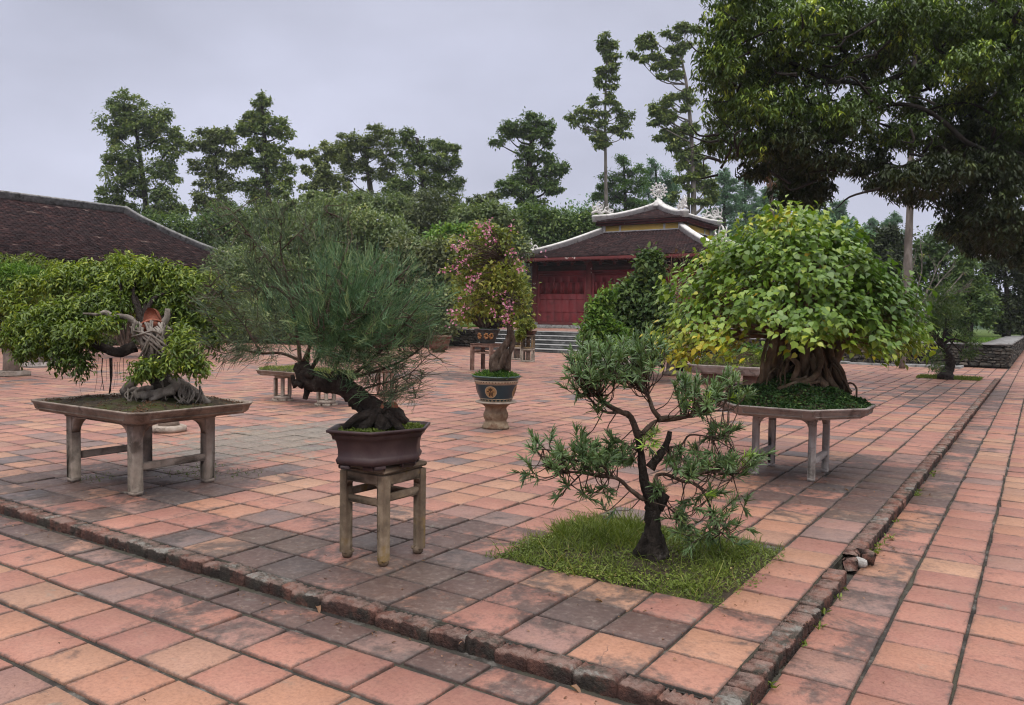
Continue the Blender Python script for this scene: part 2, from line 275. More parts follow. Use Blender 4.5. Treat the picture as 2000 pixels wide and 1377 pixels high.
M['lf_moss'] = mat_leaf('ground_creeper', [(0, (0.021, 0.053, 0.018)), (0.5, (0.04, 0.092, 0.027)), (0.85, (0.071, 0.143, 0.037)), (1, (0.144, 0.226, 0.062))], trans=.15)
M['lf_dead'] = mat_leaf('dead_leaves', [(0, (.09, .045, .025)), (.5, (.18, .09, .05)), (1, (.30, .17, .10))])
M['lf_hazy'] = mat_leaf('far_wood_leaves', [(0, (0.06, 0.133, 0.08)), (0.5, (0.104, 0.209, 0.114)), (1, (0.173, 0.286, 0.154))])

# ------------------------------------------------------------------ objects, things, parts
ORG = {}
def tag(o, label=None, cat=None, group=None, kind=None):
    if label: o['label'] = label
    if cat: o['category'] = cat
    if group: o['group'] = group
    if kind: o['kind'] = kind
    return o
def thing(name, label, cat, loc, group=None):
    o = bpy.data.objects.new(name, None); COL.objects.link(o); o.empty_display_size = .1
    o.location = loc; ORG[o.name] = np.array(loc, float); return tag(o, label, cat, group)
def mesh_np(name, verts, faces, mat, parent=None, loc=None, attrs=None, smooth=False, uv=None):
    """faces: list of int arrays (n,k); attrs: dict of float per face; verts in world space"""
    verts = np.asarray(verts, float)
    org = ORG[parent.name] if parent is not None else (np.array(loc, float) if loc is not None else np.zeros(3))
    me = bpy.data.meshes.new(name)
    faces = [np.asarray(f, int) for f in faces if len(f)]
    nl = sum(f.size for f in faces); nf = sum(len(f) for f in faces)
    me.vertices.add(len(verts)); me.vertices.foreach_set('co', (verts - org).astype(np.float32).ravel())
    me.loops.add(nl); me.loops.foreach_set('vertex_index', np.concatenate([f.ravel() for f in faces]).astype(np.int32))
    tot = np.concatenate([np.full(len(f), f.shape[1]) for f in faces]); st = np.concatenate([[0], np.cumsum(tot)[:-1]])
    me.polygons.add(nf); me.polygons.foreach_set('loop_start', st.astype(np.int32)); me.polygons.foreach_set('loop_total', tot.astype(np.int32))
    if smooth: me.polygons.foreach_set('use_smooth', np.ones(nf, bool))
    for k, v in (attrs or {}).items():
        a = me.attributes.new(k, 'FLOAT', 'FACE'); a.data.foreach_set('value', np.asarray(v, np.float32))
    if uv is not None:
        u = me.uv_layers.new(name=uv[0]); u.data.foreach_set('uv', np.asarray(uv[1], np.float32).ravel())
    me.update(calc_edges=True)
    me.materials.append(mat)
    o = bpy.data.objects.new(name, me); COL.objects.link(o)
    if parent is not None: o.parent = parent; ORG[o.name] = org
    else: o.location = org; ORG[o.name] = org
    return o
class MB:
    """collects shapes into one mesh"""
    def __init__(s): s.v = []; s.f = {}; s.r = {}; s.n = 0
    def add(s, v, faces, rnd=None):
        v = np.asarray(v, float); rnd = random.random() if rnd is None else rnd
        for f in faces:
            f = list(f); s.f.setdefault(len(f), []).append([i + s.n for i in f]); s.r.setdefault(len(f), []).append(rnd)
        s.v.append(v); s.n += len(v)
    def addq(s, v, fa, rnd):          # arrays, all faces of one size
        k = fa.shape[1]; s.f.setdefault(k, []).extend((fa + s.n).tolist()); s.r.setdefault(k, []).extend(np.broadcast_to(rnd, len(fa)).tolist())
        s.v.append(np.asarray(v, float)); s.n += len(v)
    def box(s, a, b, bev=0.0, rnd=None, jit=0):
        a = np.array(a, float); b = np.array(b, float); lo, hi = np.minimum(a, b), np.maximum(a, b)
        s.obox((lo + hi) / 2, hi - lo, np.eye(3), bev, rnd, jit)
    def obox(s, c, size, R=np.eye(3), bev=0.0, rnd=None, jit=0):
        h = np.array(size, float) / 2; bev = min(bev, *(h * .8)) if bev else 0
        vs = []; idx = {}
        if not bev:
            vs = [V3(x, y, z) * h for x in (-1, 1) for y in (-1, 1) for z in (-1, 1)]
            fs = [(0, 1, 3, 2), (4, 6, 7, 5), (0, 4, 5, 1), (2, 3, 7, 6), (0, 2, 6, 4), (1, 5, 7, 3)]
        else:
            for x in (-1, 1):
                for y in (-1, 1):
                    for z in (-1, 1):
                        sg = V3(x, y, z)
                        for ax in range(3):
                            p = h - bev; p[ax] = h[ax]; idx[(x, y, z, ax)] = len(vs); vs.append(sg * p)
            fs = []
            for ax in range(3):
                o1, o2 = [i for i in range(3) if i != ax]
                for sg in (-1, 1):
                    q = []
                    for (u, v) in ((-1, -1), (1, -1), (1, 1), (-1, 1)):
                        k = [0, 0, 0]; k[ax] = sg; k[o1] = u; k[o2] = v; q.append(idx[(*k, ax)])
                    fs.append(q if (sg > 0) == (ax != 1) else q[::-1])
            for ax in range(3):
                o1, o2 = [i for i in range(3) if i != ax]
                for u in (-1, 1):
                    for v in (-1, 1):
                        k1 = [0, 0, 0]; k1[ax] = -1; k1[o1] = u; k1[o2] = v; k2 = list(k1); k2[ax] = 1
                        fs.append([idx[(*k1, o1)], idx[(*k2, o1)], idx[(*k2, o2)], idx[(*k1, o2)]])
            for x in (-1, 1):
                for y in (-1, 1):
                    for z in (-1, 1): fs.append([idx[(x, y, z, i)] for i in range(3)])
        vs = np.array(vs)
        if jit: vs = vs + rng.normal(0, jit, vs.shape)
        s.add(vs @ np.asarray(R).T + np.asarray(c), fs, rnd)
    def prism(s, poly, z0, z1, scale1=1.0, rnd=None, cap=True):
        """poly (n,2), extruded in z, top scaled about its centre"""
        p = np.asarray(poly, float); n = len(p); c = p.mean(0)
        v = np.vstack([np.c_[p, np.full(n, z0)], np.c_[(p - c) * scale1 + c, np.full(n, z1)]])
        f = [(i, (i + 1) % n, n + (i + 1) % n, n + i) for i in range(n)]
        if cap: f += [tuple(range(n))[::-1], tuple(range(n, 2 * n))]
        s.add(v, f, rnd)
    def rings(s, R, closed=True, cap=(True, True), rnd=None):
        """list of rings (k,n,3)"""
        R = np.asarray(R, float); k, n = R.shape[:2]; f = []
        for i in range(k - 1):
            for j in range(n if closed else n - 1):
                j2 = (j + 1) % n; f.append((i * n + j, i * n + j2, (i + 1) * n + j2, (i + 1) * n + j))
        if cap[0]: f.append(tuple(range(n))[::-1])
        if cap[1]: f.append(tuple((k - 1) * n + j for j in range(n)))
        s.add(R.reshape(-1, 3), f, rnd)
    def lathe(s, prof, c, n=32, rnd=None, cap=(True, True)):
        a = np.linspace(0, 2 * math.pi, n, endpoint=False)
        s.rings([[(c[0] + r * math.cos(t), c[1] + r * math.sin(t), c[2] + z) for t in a] for r, z in prof], True, cap, rnd)
    def tube(s, pts, rad, n=8, wob=0.0, res=4, rnd=None, tip=True):
        P, Rr = spline(pts, rad, res)
        k = len(P); T = np.gradient(P, axis=0); T /= np.linalg.norm(T, axis=1)[:, None] + 1e-12
        u = np.cross(T[0], Z if abs(T[0] @ Z) < .9 else V3(1, 0, 0)); u /= np.linalg.norm(u); rings = []
        ph = random.random() * 6; lob = rng.normal(0, 1, n)
        a = np.linspace(0, 2 * math.pi, n, endpoint=False)
        for i in range(k):
            u = u - T[i] * (u @ T[i]); u /= np.linalg.norm(u) + 1e-12; v = np.cross(T[i], u)
            rr = Rr[i] * (1 + wob * (.6 * lob + .7 * rng.normal(0, 1, n)) * .5) if wob else np.full(n, Rr[i])
            rings.append(P[i] + np.outer(np.cos(a) * rr, u) + np.outer(np.sin(a) * rr, v))
        s.rings(rings, True, (True, True), rnd)
    def build(s, name, mat, parent=None, loc=None, smooth=False):
        ks = sorted(s.f); return mesh_np(name, np.vstack(s.v), [np.array(s.f[k]) for k in ks], mat, parent, loc, {'rnd': np.concatenate([np.array(s.r[k]) for k in ks])}, smooth)
def spline(pts, rad, res=4):
    P = np.asarray(pts, float); r = np.broadcast_to(np.asarray(rad, float), len(P)) if np.ndim(rad) else np.full(len(P), rad)
    if len(P) < 3 or res <= 1: return P, r
    e = np.vstack([2 * P[0] - P[1], P, 2 * P[-1] - P[-2]]); o = []; ro = []
    for i in range(len(P) - 1):
        p0, p1, p2, p3 = e[i:i + 4]
        for q in np.linspace(0, 1, res, endpoint=False):
            o.append(.5 * ((2 * p1) + (-p0 + p2) * q + (2 * p0 - 5 * p1 + 4 * p2 - p3) * q * q + (-p0 + 3 * p1 - 3 * p2 + p3) * q ** 3)); ro.append(r[i] + (r[i + 1] - r[i]) * q)
    o.append(P[-1]); ro.append(r[-1]); return np.array(o), np.array(ro)
def unit(v): return v / (np.linalg.norm(v, axis=-1, keepdims=True) + 1e-12)
# leaf templates: (along, across, out-of-plane), faces
TPL = {
 'dia': (np.array([(0, 0, 0), (.42, -1, .05), (1, 0, -.12), (.42, 1, .05)]), [np.array([(0, 1, 2, 3)])]),
 'lan': (np.array([(0, 0, 0), (.32, 0, -.02), (.68, 0, -.08), (1, 0, -.2), (.32, 1, .06), (.68, .72, 0), (.32, -1, .06), (.68, -.72, 0)]),
         [np.array([(0, 4, 1), (0, 1, 6), (2, 5, 3), (2, 3, 7)]), np.array([(1, 4, 5, 2), (1, 2, 7, 6)])]),
 'narrow': (np.array([(0, 0, 0), (.5, 1, .02), (1, 0, -.08), (.5, -1, .02)]), [np.array([(0, 1, 2, 3)])]),
 'heart': (np.array([(0, 0, 0), (.3, 0, -.02), (.62, 0, -.05), (.95, 0, -.11), (-.07, .42, .02), (.10, .92, .035), (.36, 1.0, .02), (.66, .56, -.025),
                     (-.07, -.42, .02), (.10, -.92, .035), (.36, -1.0, .02), (.66, -.56, -.025), (1.15, 0, -.2), (.86, .17, -.075), (.86, -.17, -.075)]),
           [np.array([(0, 5, 4), (0, 8, 9), (3, 12, 13), (3, 14, 12)]), np.array([(0, 1, 6, 5), (1, 2, 7, 6), (2, 3, 13, 7), (0, 9, 10, 1), (1, 10, 11, 2), (2, 11, 14, 3)])]),
 'thread': (np.array([(0, -1, 0), (0, 1, 0), (.3, -.9, .05), (.3, .9, .05), (.62, -.8, .02), (.62, .8, .02), (.95, 0, -.16)]), [np.array([(4, 5, 6)]), np.array([(0, 1, 3, 2), (2, 3, 5, 4)])]),
 'strip': (np.array([(0, -1, 0), (0, 1, 0), (.35, -.9, .03), (.35, .9, .03), (.7, -.7, .0), (.7, .7, .0), (1, 0, -.1)]), [np.array([(4, 5, 6)]), np.array([(0, 1, 3, 2), (2, 3, 5, 4)])]),
}
class Leaves:
    def __init__(s): s.p = []; s.a = []; s.n = []; s.l = []; s.w = []; s.r = []; s.c = []
    def add(s, pos, axis, nrm, length, width, rnd, curl=1.0):
        n = len(pos); s.p.append(pos); s.a.append(unit(axis)); s.n.append(nrm); s.l.append(np.broadcast_to(length, n)); s.w.append(np.broadcast_to(width, n)); s.r.append(np.broadcast_to(rnd, n)); s.c.append(np.broadcast_to(curl, n))
    def count(s): return sum(len(p) for p in s.p)
    def build(s, name, mat, tpl, parent=None, loc=None, smooth=False):
        p = np.vstack(s.p); a = np.vstack(s.a); n = np.vstack(s.n); l = np.concatenate(s.l); w_ = np.concatenate(s.w); r = np.concatenate(s.r); c = np.concatenate(s.c)
        side = unit(np.cross(a, n) + 1e-9); n = np.cross(side, a)
        T, F = TPL[tpl]; k = len(T); m = len(p)
        V = p[:, None, :] + a[:, None, :] * (T[None, :, 0:1] * l[:, None, None]) + side[:, None, :] * (T[None, :, 1:2] * (w_ / 2)[:, None, None]) + n[:, None, :] * (T[None, :, 2:3] * (l * c)[:, None, None])
        base = (np.arange(m) * k)[:, None, None]
        faces = [(base + f[None]).reshape(-1, f.shape[1]) for f in F]
        rn = np.concatenate([np.repeat(r, len(f)) for f in F])
        return mesh_np(name, V.reshape(-1, 3), faces, mat, parent, loc, {'rnd': np.clip(rn, 0, 1)}, smooth)
def sph(n):
    v = rng.normal(size=(n, 3)); return unit(v)
def clump_twigs(c, R3, n, shell=.5, flat=0):
    """twig tips in an ellipsoid whose axes are camera-right, up, forward; R3 half sizes"""
    d = sph(n); r = (shell + (1 - shell) * rng.random(n) ** .7)
    q = d * r[:, None]
    off = q[:, 0:1] * R3[0] * RIGHT + q[:, 1:2] * R3[1] * Z + q[:, 2:3] * R3[2] * unit(FWD * V3(1, 1, 0))
    out = unit(d[:, 0:1] * RIGHT + d[:, 1:2] * Z + d[:, 2:3] * FWD)
    return c + off, out
def spray(Lv, tips, outd, m, sig, ln, wd, droop=.4, lj=.35, rmean=.5, rtw=.2, rlf=.12, spread=.7, upn=1.0):
    n = len(tips); T = np.repeat(tips, m, 0); O = np.repeat(outd, m, 0); k = n * m
    pos = T + rng.normal(0, sig, (k, 3)) * V3(1, 1, .7)
    ax = O * .7 + rng.normal(0, spread, (k, 3)) + V3(0, 0, -droop)
    nr = Z * upn + O * .5 + rng.normal(0, .45, (k, 3))
    l = ln * (1 + lj * rng.uniform(-1, 1, k))
    Lv.add(pos, ax, nr, l, l * wd / ln, rmean + np.repeat(rng.normal(0, rtw, n), m) + rng.normal(0, rlf, k))
def pads(Lv, c, R3, n, ln, wd, rmean, droop=.5, padf=.40):
    """layered foliage: several drooping domes of leaves inside the ellipsoid"""
    rm = min(R3[0], R3[1]); npad = int(max(7 if rm > .6 else 3, min(26, 3.2 * R3[0] * R3[1] / (rm * padf) ** 2 / 2.6)))
    per = max(12, int(n / npad)); F_ = unit(FWD * V3(1, 1, 0))
    for _ in range(npad):
        d = sph(1)[0] * rng.random() ** .4 * 1.02
        pc = c + d[0] * R3[0] * RIGHT + d[1] * R3[1] * Z + d[2] * R3[2] * F_
        R = rm * padf * rng.uniform(.65, 1.25); th = R * rng.uniform(.45, .8)
        a = rng.random(per) * 6.283; r = rng.random(per) ** .5; lob = 1 + .22 * np.sin(a * 3 + rng.random() * 6) + .12 * np.sin(a * 7 + rng.random() * 6)
        out = (d[0] * RIGHT + d[2] * F_) * rng.uniform(.3, 2.6) + rng.normal(0, .5, 3)
        ox, oy = np.cos(a) * r * R * lob * 1.15, np.sin(a) * r * R * lob * 1.15
        z = th * (.6 - 1.2 * r * r) + rng.normal(0, .26 * R, per) - .25 * R * (np.c_[ox, oy] @ out[:2]) / (R + 1e-6)
        pos = pc + np.c_[ox, oy, z] + rng.normal(0, .12 * R, (per, 3)); o = np.c_[np.cos(a), np.sin(a), np.zeros(per)]
        ax = o * .8 + rng.normal(0, .45, (per, 3)) + V3(0, 0, -droop * .8)
        nr = Z * .9 + o * r[:, None] * .8 + rng.normal(0, .35, (per, 3))
        l = ln * rng.uniform(.6, 1.35, per)
        Lv.add(pos, ax, nr, l, l * wd / ln, rmean + rng.normal(0, .13) + rng.normal(0, .10, per))
def px_clump(px, py, rx, ry, dep, thick=None):
    c = D(px, py, dep); s = dep / FPX
    return c, (rx * s, ry * s, (thick if thick else .8 * (rx + ry) / 2) * s)
def tree(name, label, dep, base_px, trunk_px, clumps, mat, n, leaf_px, cat='tree', group=None, trunk_r=.25, bark='trunk_dark', zbase=.9, twig=9, shell=.5, droop=.4, tpl='dia', limbs=True, ar=.55, sigf=1.0, rmean=.5, thick=None, extra=None, sat=3):
    """trunk_px: pixel points base->top; clumps: (px,py,rx,ry[,depth offset])"""
    s = dep / FPX
    bx, by = trunk_px[0]
    p0 = D(bx, by, dep); p0[2] = min(p0[2], zbase) if zbase is not None else p0[2]
    t = thing(name, label, cat, p0, group)
    b = MB(); pts = [p0] + [D(x, y, dep) for x, y in trunk_px[1:]]
    if len(pts) == 2: pts.insert(1, (pts[0] + pts[1]) / 2 + V3(.05, .05, 0))
    b.tube(pts, np.linspace(trunk_r, trunk_r * .3, len(pts)), 8, .12, 4)
    P, _ = spline(pts, trunk_r, 6)
    Lv = Leaves(); tot = sum(c[2] * c[3] for c in clumps)
    ex = []
    for c in clumps:
        ex.append((c[0], c[1], c[2] * .82, c[3] * .82) + tuple(c[4:]))
        for _ in range(sat):
            a_ = rng.random() * 6.283; ex.append((c[0] + math.cos(a_) * c[2] * .95, c[1] + math.sin(a_) * c[3] * .9, c[2] * rng.uniform(.28, .5), c[3] * rng.uniform(.3, .5)))
    nmain = set(range(0, len(ex), sat + 1)); tot = sum(c[2] * c[3] for c in ex)
    for ci, c in enumerate(ex):
        dz = c[4] if len(c) > 4 else rng.uniform(-1, 1) * .5 * (c[2] + c[3]) / 2 * s
        cc, R3 = px_clump(c[0], c[1], c[2], c[3], dep + dz, thick)
        if limbs and ci in nmain:
            # limb from the trunk, starting lower than the clump, with a bend
            dd = np.linalg.norm(P[:, :2] - cc[:2], axis=1); hz = cc[2] - R3[1] * .4 - .5 * dd - P[:, 2]
            j = int(np.argmin(np.abs(hz) + dd * .1)); q = P[j]; mid = q * .5 + cc * .5 + V3(0, 0, -.12 * np.linalg.norm(cc - q)) + rng.normal(0, .06 * np.linalg.norm(cc - q), 3)
            lr = trunk_r * (.42 - .25 * j / len(P))
            b.tube([q, mid, cc], [lr, lr * .6, lr * .25], 6, .1, 4)
            for _ in range(4):
                e = cc + (rng.uniform(-1, 1) * R3[0] * RIGHT + rng.uniform(-.6, .9) * R3[1] * Z + rng.uniform(-1, 1) * R3[2] * FWD) * .75
                st = mid * .4 + cc * .6
                if R3[0] < .3: continue
                b.tube([st, (st + e) / 2 + rng.normal(0, .05, 3) * R3[0], e], [lr * .35, lr * .22, lr * .08], 5, 0, 3)
        k = max(6, int(.45 * n * c[2] * c[3] / tot / twig)); tips, o = clump_twigs(cc, R3, k, .2); spray(Lv, tips, o, twig, .10 * min(R3[0], R3[1]) + .5 * leaf_px * s, leaf_px * s, leaf_px * s * ar, droop, rmean=rmean - .04)
        pads(Lv, cc, R3, 1.35 * n * c[2] * c[3] / tot, leaf_px * s, leaf_px * s * ar, rmean + rng.normal(0, .05), droop)
    b.build('trunk', M[bark], t, smooth=True)
    Lv.build('foliage', M[mat], tpl, t)
    if extra: extra(t, dep)
    return t

# ================================================================== SETTING: ground, paving, kerb
def struct(o): o['kind'] = 'structure'; return o
def sheet(name, x0, x1, y0, y1, z, mat, n=1):
    xs = np.linspace(x0, x1, n + 1); ys = np.linspace(y0, y1, n + 1); X, Y = np.meshgrid(xs, ys)
    v = np.c_[X.ravel(), Y.ravel(), np.full(X.size, z)]; i = np.arange(n); I, J = np.meshgrid(i, i); b = (J * (n + 1) + I).ravel()
    return struct(mesh_np(name, v, [np.c_[b, b + 1, b + n + 2, b + n + 1]], mat))
sheet('ground', -900, 900, -300, 1500, -.06, M['earth'])
sheet('paving_bed', -60, 9, -5, 70, .006, M['mortar'])
PLAT = .08; LOW = .022
# stains where the courtyard has them, plus contact shade painted under the tables: (px, py, radius m, strength)
STAINS_AND_SHADE = [(650, 1085, .75, 1.0), (540, 1120, .6, .9), (850, 1140, .55, .8), (760, 1010, .5, .5), (1180, 1190, .5, .5), (1340, 1215, .4, .5), (1270, 1200, .5, .3), (1020, 1035, .6, .5), (900, 1060, .45, .4),
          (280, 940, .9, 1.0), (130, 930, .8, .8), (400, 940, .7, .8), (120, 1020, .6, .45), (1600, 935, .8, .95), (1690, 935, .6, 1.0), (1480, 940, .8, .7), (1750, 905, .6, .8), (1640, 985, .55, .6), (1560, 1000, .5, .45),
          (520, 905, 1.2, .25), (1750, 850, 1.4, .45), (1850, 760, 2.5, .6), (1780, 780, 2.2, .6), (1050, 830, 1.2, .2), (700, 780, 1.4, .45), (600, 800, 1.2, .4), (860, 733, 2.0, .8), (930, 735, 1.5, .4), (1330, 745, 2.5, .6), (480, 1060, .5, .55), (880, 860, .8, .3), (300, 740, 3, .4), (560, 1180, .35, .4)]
STW = [(G(x, y), r, s_) for x, y, r, s_ in STAINS_AND_SHADE]
LICH = [(G(560, 850), 1.3, 1.0), (G(470, 870), 1.0, .9), (G(640, 838), .8, .9), (G(330, 900), 1.0, .5), (G(600, 690), 5, .8), (G(450, 720), 3, .6), (G(990, 880), .8, .3)]
TV = []; TU = []; TR = []; TS = []; TL = []
def paving(name, x0, x1, y0, y1, z, px, py, gap_x, gap_y, along, stag=.25, dirt_y=None, mask=None, tones=None, thin=.011):
    """rows of chamfered clay tiles; 'along' = axis whose joints run straight through"""
    V = []; U = []; R = []; S = []; Li = []
    nx = int(math.ceil((x1 - x0) / px)); ny = int(math.ceil((y1 - y0) / py))
    for i in range(nx):
        for j in range(ny):
            ox = oy = 0
            if along == 'y': oy = (hash((i * 7919) % 1013) % 100 / 100 - .5) * stag * py
            else: ox = (hash((j * 7919) % 1013) % 100 / 100 - .5) * stag * px
            a = x1 - (i + 1) * px + ox; c = y0 + j * py + oy; bX, dY = a + px, c + py
            a = max(a, x0); bX = min(bX, x1); c = max(c, y0); dY = min(dY, y1)
            if bX - a < .06 or dY - c < .06: continue
            gx, gy = gap_x * (.75 + .5 * rng.random()) / 2, gap_y * (.75 + .5 * rng.random()) / 2
            xa, xb, ya, yb = a + gx, bX - gx, c + gy, dY - gy
            mx, my = (a + bX) / 2, (c + dY) / 2
            if mask and mask(mx, my): continue
            far = my > 14 or mx < -14
            h = z + rng.normal(0, .0022) + (-.004 if rng.random() < .06 else 0)
            tx, ty = rng.normal(0, .006, 2)
            q = np.array([(xa, ya), (xb, ya), (xb, yb), (xa, yb)]) + rng.normal(0, .0022, (4, 2))
            if rng.random() < .16: k_ = rng.integers(0, 4); q[k_] += (q.mean(0) - q[k_]) * rng.uniform(.03, .09)
            ct = q.mean(0); e = .005
            qi = ct + (q - ct) * (1 - 2 * e / px)
            ht = h + (qi - ct) @ np.array([tx, ty])
            hb = h - .005 + (q - ct) @ np.array([tx, ty])
            o = len(V)
            V.append((np.c_[qi, ht], np.c_[q, hb], np.c_[q, np.full(4, z - .022)]))
            r = rng.random()
            st = 0.
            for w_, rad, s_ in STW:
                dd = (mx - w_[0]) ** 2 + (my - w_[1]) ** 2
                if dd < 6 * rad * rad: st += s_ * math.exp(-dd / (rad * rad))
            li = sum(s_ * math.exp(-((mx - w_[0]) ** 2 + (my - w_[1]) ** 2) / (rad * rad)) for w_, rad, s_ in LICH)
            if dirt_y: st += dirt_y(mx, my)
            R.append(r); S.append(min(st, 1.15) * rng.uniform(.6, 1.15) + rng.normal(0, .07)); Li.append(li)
    m = len(V); v = np.array(V).reshape(m * 12, 3)
    b = (np.arange(m) * 12)[:, None]
    top = b + np.array([0, 1, 2, 3])
    s1 = np.concatenate([b + np.array([(k + 1) % 4, k, 4 + k, 4 + (k + 1) % 4]) for k in range(4)])
    s2 = np.concatenate([b + np.array([4 + (k + 1) % 4, 4 + k, 8 + k, 8 + (k + 1) % 4]) for k in range(4)])
    f = np.vstack([top, s1, s2]); rep = lambda x: np.concatenate([np.array(x)] * 9)
    uvt = np.tile(np.array([(0.02, .02), (.98, .02), (.98, .98), (.02, .98)]), (m, 1)); uvs = np.tile(np.array([(0., 0)] * 4), (8 * m, 1))
    if tones: R = tones(np.array(R))
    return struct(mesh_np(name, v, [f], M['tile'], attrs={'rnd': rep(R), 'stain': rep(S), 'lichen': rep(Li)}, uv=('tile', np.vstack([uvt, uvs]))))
GX0, GX1, GY0, GY1 = -2.86, -1.42, 4.20, 5.42      # square left open for the small tree
def pmask(x, y): return (GX0 < x < GX1 and GY0 < y < GY1)
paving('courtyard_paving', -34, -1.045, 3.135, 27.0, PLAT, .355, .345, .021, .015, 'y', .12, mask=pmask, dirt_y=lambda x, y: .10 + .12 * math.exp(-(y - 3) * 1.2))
paving('walkway_paving', -.935, 6.129, -1.5, 62, LOW, .355, .345, .019, .012, 'y', .2, dirt_y=lambda x, y: .10 + .55 * math.exp(-((x + .85) / .16) ** 2), tones=lambda r: r ** 1.0 * .94)
paving('lower_paving', -22, -.96, -1.22, 2.985, LOW, .35, .33, .016, .032, 'x', .22, dirt_y=lambda x, y: .05 + .55 * math.exp(-((y - 2.9) / .22) ** 2), tones=lambda r: r * .95)
paving('far_paving', -34, -.96, 27.0, 34, LOW, .355, .345, .014, .012, 'y', .2, dirt_y=lambda x, y: -.1)
sheet('courtyard_bed', -34, -1.04, 3.12, 26.98, PLAT - .016, M['mortar'])
# kerb of bricks on edge, one structure
def kerb_strip(name, p0, d, inn, length, lr, wdt, gaps=(), hh=0.0):
    """course of worn bricks along p0 + d*u; inn points to the paving side"""
    u = 0; V = []; rn = []; F = []; rings = []
    edges = [0.]
    while edges[-1] < length: edges.append(edges[-1] + rng.uniform(*lr) * (1.7 if rng.random() < .12 else 1))
    for a, e in zip(edges[:-1], edges[1:]):
        if any(g0 < (a + e) / 2 < g1 for g0, g1 in gaps): rings.append(None); continue
        off, h, tl, r = rng.normal(0, .005), PLAT + hh + rng.normal(0, .0045), rng.normal(0, .02), rng.random(); m = max(4, int((e - a) / .013)); dx = rng.normal(0, .004)
        chip = rng.random() < .3; cu = rng.random()
        for i in range(m + 1):
            f = i / m; uu = a + (e - a) * f; ed = min(f, 1 - f) * (e - a); jn = max(0, 1 - ed / .009); q = p0 + d * uu
            n1, n2, n3 = rng.normal(0, .0028, 3); ch = .014 * math.exp(-((f - cu) / .18) ** 2) if chip else 0
            o = off + dx * (f - .5) + jn * .007 + n1; z = h + tl * (f - .5) * (e - a) - jn * .010 + n2 - ch * .5
            bv = .005 + abs(n3) * 1.6 + ch
            rings.append((q + inn * (o + .002) + Z * -.05, q + inn * (o + n3) + Z * (z * .45), q + inn * (o + .001) + Z * (z - bv), q + inn * (o + bv * .9) + Z * (z - .001 + n3 * .4), q + inn * (o + wdt * .5) + Z * (z + n1), q + inn * (wdt - .004) + Z * (z - .003 + n2 * .3), q + inn * wdt + Z * (z - .05)) + (r,))
    prev = None; vv = []; ff = []; rr = []
    for g in rings:
        if g is None: prev = None; continue
        st = len(vv); vv += list(g[:7])
        if prev is not None:
            for k in range(6): ff.append((prev + k, prev + k + 1, st + k + 1, st + k)); rr.append(g[7])
        else: ff.append((st, st + 1, st + 2, st + 3)); rr.append(g[7]); ff.append((st, st + 3, st + 4, st + 5)); rr.append(g[7])
        prev = st
    f = np.array(ff)
    if (d[0]) == 0: f = f[:, ::-1]
    return struct(mesh_np(name, np.array(vv), [f], M['brick'], attrs={'rnd': np.array(rr)}))
kerb_strip('kerb', V3(-.935, 3.03, 0), V3(0, 1, 0), V3(-1, 0, 0), 23.6, (.085, .135), .112, [(2.25, 2.62)], .005)
kerb_strip('kerb', V3(-1.05, 3.022, 0), V3(-1, 0, 0), V3(0, 1, 0), 21, (.17, .24), .112, [], -.003)
# mortar core behind the bricks
mb = MB(); mb.box((-1.062, 3.15, -.05), (-1.046, 26.6, PLAT - .008)); mb.box((-22, 3.133, -.05), (-1.062, 3.149, PLAT - .008)); struct(mb.build('kerb_mortar', M['mortar']))
# loose bricks and a piece of white rubble by the gap in the kerb
def loose(name, label, cat, c, size, rz, mat, jit=.006, tilt=0):
    b = MB(); R = np.array([[math.cos(rz), -math.sin(rz), 0], [math.sin(rz), math.cos(rz), 0], [tilt, 0, 1]])
    b.obox(V3(c[0], c[1], c[2] + size[2] / 2), size, R, .012, .6, jit); return tag(b.build(name, M[mat], loc=c), label, cat)
p = G(1688, 1100, LOW); loose('loose_brick', 'broken reddish brick lying on the walkway beside the kerb gap', 'brick', p, (.105, .13, .085), .5, 'brick', tilt=.05)
p = G(1668, 1078, 0); loose('loose_brick', 'tilted brick still wedged in the gap of the right kerb', 'brick', V3(-.965, 5.44, LOW), (.09, .1, .075), .2, 'brick', tilt=.15)
b = MB(); c = V3(-.925, 5.56, LOW); R_ = [[c + V3(r * math.cos(a) * rng.uniform(.75, 1.2), r * math.sin(a) * rng.uniform(.75, 1.2) * .8, z + rng.normal(0, .004)) for a in np.linspace(0, 6.283, 9, endpoint=False)] for r, z in ((.034, 0), (.046, .018), (.040, .04), (.02, .056))]; b.rings(R_); tag(b.build('rubble', M['white_stone'], loc=c), 'white lump of broken mortar in the kerb gap', 'rubble')
# dead leaves on the paving
for k, (px_, py_, z_, lab) in enumerate([(619, 1187, 0, 'pale curled dead leaf below the front kerb'), (1113, 1343, 0, 'small pale dead leaf near the bottom kerb'), (1647, 957, .08, 'dark dead leaf under the right concrete table'), (1733, 1055, 0, 'pale dead leaf on the right walkway tiles'), (1161, 1175, .08, 'tiny pale fallen leaf on a tile before the grass square'), (1775, 833, 0, 'tiny brown leaf on the far right walkway')]):
    q = G(px_, py_, z_ or LOW); l = Leaves(); l.add(np.array([q + V3(0, 0, .008)]), np.array([V3(1, .3 * k - .6, .12)]), np.array([V3(0, .1, 1)]), .075 if k < 2 else .05, .03, .85 if k < 2 else .5, 2.2)
    tag(l.build('fallen_leaf', M['lf_dead'], 'lan', loc=q), lab, 'leaf', 'dead leaves lying on the tiles')
for k, (px_, py_, s_) in enumerate([(1500, 1195, .10), (1740, 985, .12), (1785, 905, .09), (1500, 1330, .07), (1765, 930, .1), (1650, 1120, .06), (1520, 1310, .09)]):
    pass
